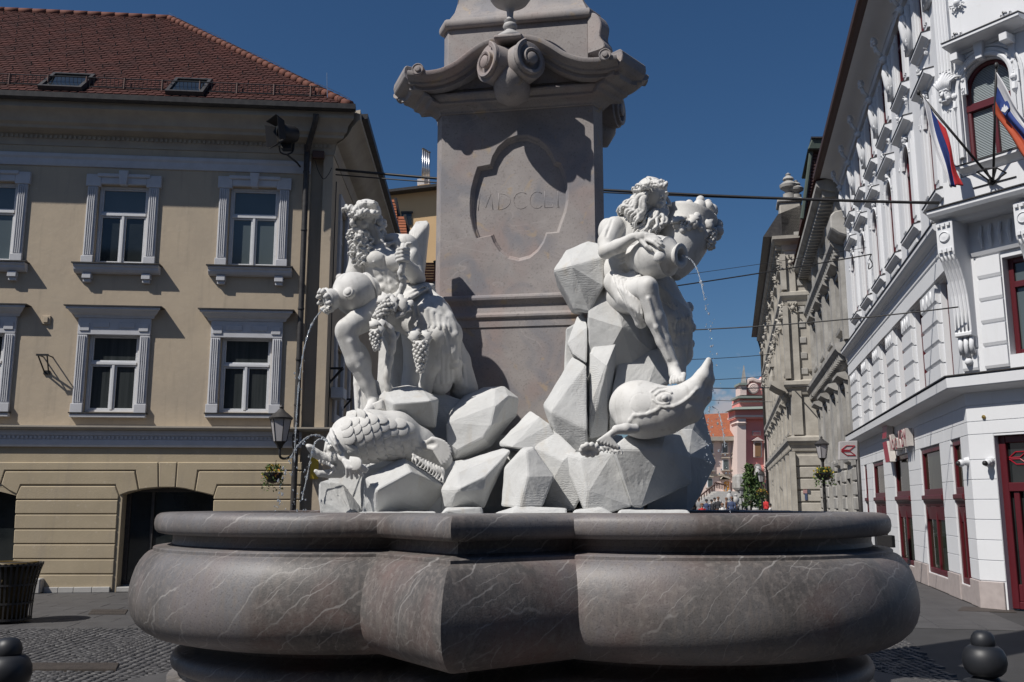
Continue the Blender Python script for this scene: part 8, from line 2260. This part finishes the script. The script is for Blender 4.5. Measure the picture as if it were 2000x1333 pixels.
# granite setts laid in fans
def setts(name, x0, x1, y0, y1, seed, test):
    rr = np.random.RandomState(seed); V = []; F_ = []
    P = 1.3; s = .092; row = 0; y = y0 - .8
    while y < y1 + .2:
        nseg = int((x1 - x0) / P) + 2
        for k in range(nseg):
            cx = x0 + (k + (.0 if True else 0)) * P
            n = 14; Rr = P * .62
            for i in range(n):
                a = R(-54) + R(108) * (i + .5) / n
                px = cx + Rr * math.sin(a) * (P / (2 * Rr * math.sin(R(54)))); py = y + Rr * (math.cos(a) - math.cos(R(54)))
                if not (x0 < px < x1 and y0 < py < y1) or not test(px, py): continue
                w = s * .47 * (.9 + .15 * rr.rand()); l = s * .46 * (.9 + .15 * rr.rand()); ca, sa = math.cos(-a * .8), math.sin(-a * .8); h = .004 + rr.rand() * .006; t1, t2 = rr.randn() * .0025, rr.randn() * .0025
                q = []
                for sx, sy in ((-1, -1), (1, -1), (1, 1), (-1, 1)): q.append((px + sx * w * ca - sy * l * sa, py + sx * w * sa + sy * l * ca, -.03))
                for sx, sy in ((-1, -1), (1, -1), (1, 1), (-1, 1)): q.append((px + .88 * (sx * w * ca - sy * l * sa), py + .88 * (sx * w * sa + sy * l * ca), h + sx * t1 + sy * t2))
                b = len(V); V += q; F_ += [(b + 4, b + 5, b + 6, b + 7), (b, b + 1, b + 5, b + 4), (b + 1, b + 2, b + 6, b + 5), (b + 2, b + 3, b + 7, b + 6), (b + 3, b, b + 4, b + 7)]
        y += s
    o = mk(name, V, np.array(F_), M['sett'], None); tag(o, kind='stuff'); return o
def t_left(x, y):
    return (Vector((x, y, 0)) - F1.O).dot(F1.N) > dl_ + .03 and (x - C.x) ** 2 + (y - C.y) ** 2 > 4.3 ** 2
def t_right(x, y):
    p = Vector((x, y, 0)); return (p - FA.O).dot(FA.N) > 1.95 and (p - FB.O).dot(FB.N) > 1.5 and (x - C.x) ** 2 + (y - C.y) ** 2 > 4.3 ** 2
o = setts('granite_setts', -9.5, -2.0, 5.5, 18, 1, t_left); tag(o, 'fan-laid dark granite setts left of the fountain', 'cobbles')
o = setts('granite_setts', 2.2, 12, 5.5, 24, 2, t_right); tag(o, 'fan-laid dark granite setts right of the fountain', 'cobbles')
# round stone apron of the fountain
mb = MB(); mb.lathe([(.01, -.02), (4.25, -.02), (4.25, .018), (4.22, .022), (.01, .022)], (C.x, C.y, 0), (0, 0, 1), 96); tag(mb.build('fountain_apron', M['slab'], None), kind='structure')
# step ring under the basin
mb = MB(); rings = [[Vector((C.x + p.x, C.y + p.y, z)) for p in outline(s_)] for s_, z in ((.05, .02), (.05, .13), (.07, .145), (.4, .15))]; mb.loft(rings, False, False); mb.build('step', M['obelisk'], basin)
# iron covers
for k, (l, r, t, b_, label) in enumerate(((172, 250, 1192, 1201, 'rusty rectangular iron cover in the pavement by the cream house'), (52, 232, 1299, 1312, 'rusty patterned iron grate among the setts at lower left'))):
    p = [ground(l + 8, t), ground(r, t), ground(r - 6, b_), ground(l, b_)]
    o = thing('iron_cover', label, 'manhole cover', tuple(sum(p, Vector()) / 4), 'iron covers')
    z_ = .010 if k == 0 else .022
    mb = MB(); mb.prism([Vector((q.x, q.y, z_ - .03)) for q in p[::-1]], (0, 0, .032)); mb.build('plate', M['rust'], o)
    mb = MB()
    for i in range(26 if k else 12):
        for j in range(5 if k else 3):
            f, g_ = (i + .5) / (26 if k else 12), (j + .5) / (5 if k else 3); c = p[0].lerp(p[1], f).lerp(p[3].lerp(p[2], f), g_); mb.box(c.x - .018, c.x + .018, c.y - .018, c.y + .018, z_, z_ + .006)
    tag(mb.build('studs', M['rust'], o), kind='stuff')
mb = MB(); c = ground(1925, 1190); p = [ground(1880, 1186), ground(1975, 1188), ground(1985, 1197), ground(1870, 1194)]
mb.prism([Vector((q.x, q.y, -.02)) for q in p[::-1]], (0, 0, .028)); tag(mb.build('iron_cover', M['rust'], None), 'rusty drain plate in front of the white corner building', 'manhole cover', 'iron covers')

# ------------------------------------------------------------------ bollards
bm_ = mat('black_bollard_paint', (.012, .014, .018), .5, .3, 12, (.03, .03, .035), spec=.5)
def bollard(px, ytop, Y, label):
    top = at(px, ytop, Y); b_ = Vector((top.x, top.y, 0)); H = top.z
    o = thing('bollard', label, 'bollard', tuple(b_), 'black ball-topped bollards')
    mb = MB(); mb.lathe([(.15, 0), (.15, .06), (.12, .09), (.115, H - .39), (.118, H - .33)], b_, (0, 0, 1), 24); smooth_angle(mb.build('shaft', bm_, o), 40)
    mb = MB(); mb.lathe([(.10, H - .34), (.12, H - .33), (.126, H - .305), (.12, H - .28), (.08, H - .27), (.065, H - .255), (.062, H - .24)], b_, (0, 0, 1), 24); smooth_angle(mb.build('collar', bm_, o), 40)
    mb = MB(); mb.lathe([(.06, H - .255), (.085, H - .245), (.108, H - .22), (.119, H - .18), (.116, H - .14), (.10, H - .105), (.08, H - .088), (.06, H - .083)], b_, (0, 0, 1), 28); mb.build('bulb', bm_, o, smooth=True)
    mb = MB(); mb.lathe([(.052, H - .10), (.064, H - .08), (.066, H - .058), (.061, H - .034), (.048, H - .014), (.03, H - .003), (.001, H)], b_, (0, 0, 1), 28); mb.build('knob', bm_, o, smooth=True)
bollard(1918, 1231, 5.6, 'black ball-topped bollard at the lower right in front of the setts')
bollard(18, 1245, 4.9, 'black ball-topped bollard cut by the left edge near the grate')
# ------------------------------------------------------------------ litter bin
bb = ground(14, 1216); bb.z = 0
lb = thing('litter_bin', 'dark slatted metal litter bin with flared rim and yellow liner', 'litter bin', tuple(bb))
Hb = at(14, 1099, bb.y).z; k_ = bb.y / 1833 * 1.0
rb0, rb1 = 40 * k_, 54 * k_
def rad(f): return rb0 + (rb1 - rb0) * f ** 2.6
mb = MB()
N_ = 34
for i in range(N_):
    a = 2 * PI * i / N_; s = MB(); rings = []
    for j in range(8):
        f = j / 7; r_ = rad(f); d = Vector((math.cos(a), math.sin(a), 0)); t = Vector((-d.y, d.x, 0)); c = bb + d * r_ + Vector((0, 0, .04 + (Hb - .04) * f)); w = .012 + .006 * f
        rings.append([c - t * w, c + t * w, c + t * w + d * .008, c - t * w + d * .008])
    s.loft(rings); s.build('slat', M['iron'], lb)
for f in (.02, .3, .62, .97):
    s = MB(); z_ = .04 + (Hb - .04) * f; s.lathe([(rad(f) - .012, -.014), (rad(f) + .012, -.014), (rad(f) + .012, .014), (rad(f) - .012, .014)], bb + Vector((0, 0, z_)), (0, 0, 1), 32); s.build('hoop', M['iron'], lb)
s = MB(); s.lathe([(rb0 * .8, .05), (rad(.5) * .9, Hb * .5), (rad(1) * .86, Hb + .012), (rad(1) * .80, Hb + .008), (rb0 * .7, .08)], bb, (0, 0, 1), 24); s.build('liner', mat('yellow_bin_liner', (.09, .058, .012), .5, .5, 6, (.03, .02, .008)), lb, smooth=True)
s = MB(); s.lathe([(.05, 0), (.2, 0), (.2, .04), (.05, .05)], bb, (0, 0, 1), 20); s.build('foot', M['iron'], lb)
# ------------------------------------------------------------------ bicycle behind the basin
bo = ground(1772, 1150); bo = FA.p(FA.u(1772, 1130), .55, 0)
bk = thing('bicycle', 'dark bicycle parked along the white front, mostly hidden by the basin', 'bicycle', tuple(bo))
dirb = FA.U
def bp2(u, z, n=0.0): return bo + dirb * u + FA.N * n + Vector((0, 0, z))
for u in (-.52, .52):
    mb = MB(); mb.tube([bp2(u + .33 * math.cos(t), .34 + .33 * math.sin(t)) for t in np.linspace(0, 6.283, 28)], .018, 6); w_ = mb.build('wheel', M['iron'], bk, smooth=True)
    mb = MB()
    for i in range(12): a = i * PI / 6; mb.tube([bp2(u, .34), bp2(u + .32 * math.cos(a), .34 + .32 * math.sin(a))], .003, 4)
    tag(mb.build('spokes', M['steel'], w_), kind='stuff')
mb = MB()
for a, b_ in (((-.52, .34), (-.1, .32)), ((-.52, .34), (-.2, .78)), ((-.2, .82), (-.1, .32)), ((-.2, .74), (.36, .80)), ((-.1, .32), (.38, .74)), ((.34, .98), (.52, .34))): mb.tube([bp2(*a), bp2(*b_)], .018, 6)
mb.build('frame', M['iron'], bk)
mb = MB(); mb.tube(smooth_path([bp2(.2, 1.04, .26), bp2(.34, 1.06, .2), bp2(.36, 1.0, 0), bp2(.34, 1.06, -.2), bp2(.2, 1.04, -.26)], 4), .014, 6); mb.build('handlebar', M['steel'], bk, smooth=True)
mb = MB(); mb.tube([bp2(-.36, .94), bp2(-.2, .93), bp2(-.05, .92)], [.09, .06, .025], 8); mb.tube([bp2(-.2, .8), bp2(-.22, .92)], .014, 6); mb.build('saddle', M['iron'], bk, smooth=True)
mb = MB(); p0 = [bp2(-.85, .72, -.2), bp2(-.4, .72, -.2), bp2(-.4, .72, .2), bp2(-.85, .72, .2)]; mb.prism(p0, (0, 0, .28)); mb.build('rear_crate', M['iron'], bk, bevel=.01)

# ------------------------------------------------------------------ overhead wires
def wire(a, b_, r, label, sag=.1, group='overhead wires'):
    a, b_ = Vector(a), Vector(b_); n = 24
    mb = MB(); mb.tube([a.lerp(b_, i / n) - Vector((0, 0, sag * 4 * (i / n) * (1 - i / n))) for i in range(n + 1)], r, 6)
    tag(mb.build('overhead_wire', M['iron'], None, smooth=True), label, 'wire', group)
hc = F1s.p(.1, .05, F1.z(640, 328))
def wend(px, py, d=.1): u, z = FA.uz(px, py, d); return FA.p(u, d, z)
wA = wend(1835, 397)
wire(hc, wA, .028, 'thick black span wire crossing behind the obelisk to the white building', .12)
wire(hc + Vector((0, 0, -.12)), wA + Vector((0, 0, .02)), .014, 'thinner wire slung just below the thick span wire', .12)
wire(at(900, 612, 24), wend(1702, 497), .017, 'black wire rising to a hook on the second floor of the white front', .1)
wire(at(900, 590, 24), wend(1692, 484), .007, 'thin wire just above the hooked wire, ending at the white front', .08)
wire(at(900, 640, 22), wend(1872, 600), .012, 'sagging wire ending at the corner console of the white building', .25)
wire(at(1330, 703, 60), at(1500, 693, 60), .02, 'highest of the thin far wires above the church', .05)
wire(at(1330, 744, 62), at(1500, 735, 62), .02, 'thin far wire crossing the church spire', .05)
wire(at(1330, 757, 58), at(1640, 752, 40), .028, 'darkest far wire crossing below the spire tip', .1)
wire(at(1330, 779, 64), at(1560, 786, 60), .018, 'lower thin far wire in front of the church attic', .05)
mb = MB(); p0 = wend(1702, 497); mb.tube(smooth_path([p0, p0 + Vector((-.05, 0, -.12)), p0 + Vector((.02, 0, -.3)), p0 + Vector((-.1, 0, -.42)), p0 + Vector((-.08, 0, -.25))], 5), .015, 6)
tag(mb.build('wire_hook', M['iron'], None), 'looped iron hook holding a wire on the white front', 'hook')

# ------------------------------------------------------------------ plain unseen fronts added behind the camera for ambient light and reflections
mb = MB()
for x0, x1, y0, zt in ((-60, -18, -17, 14), (-18, 2, -15, 16), (2, 24, -16, 14), (24, 60, -12, 15)):
    mb.box(x0, x1, y0 - 10, y0, -.1, zt)
mb.cur = 1
for x0, x1, y0, zt in ((-60, -18, -17, 14), (-18, 2, -15, 16), (2, 24, -16, 14), (24, 60, -12, 15)):
    x = x0 + 1.2
    while x < x1 - 1.5:
        for z_ in (1.0, 4.8, 8.2, 11.2): mb.box(x, x + 1.2, y0 - .1, y0 + .03, z_, z_ + 1.9)
        x += 2.6
tag(mb.build('unseen_ambient_fronts', [M['greystone'], M['glass']], None), kind='structure')
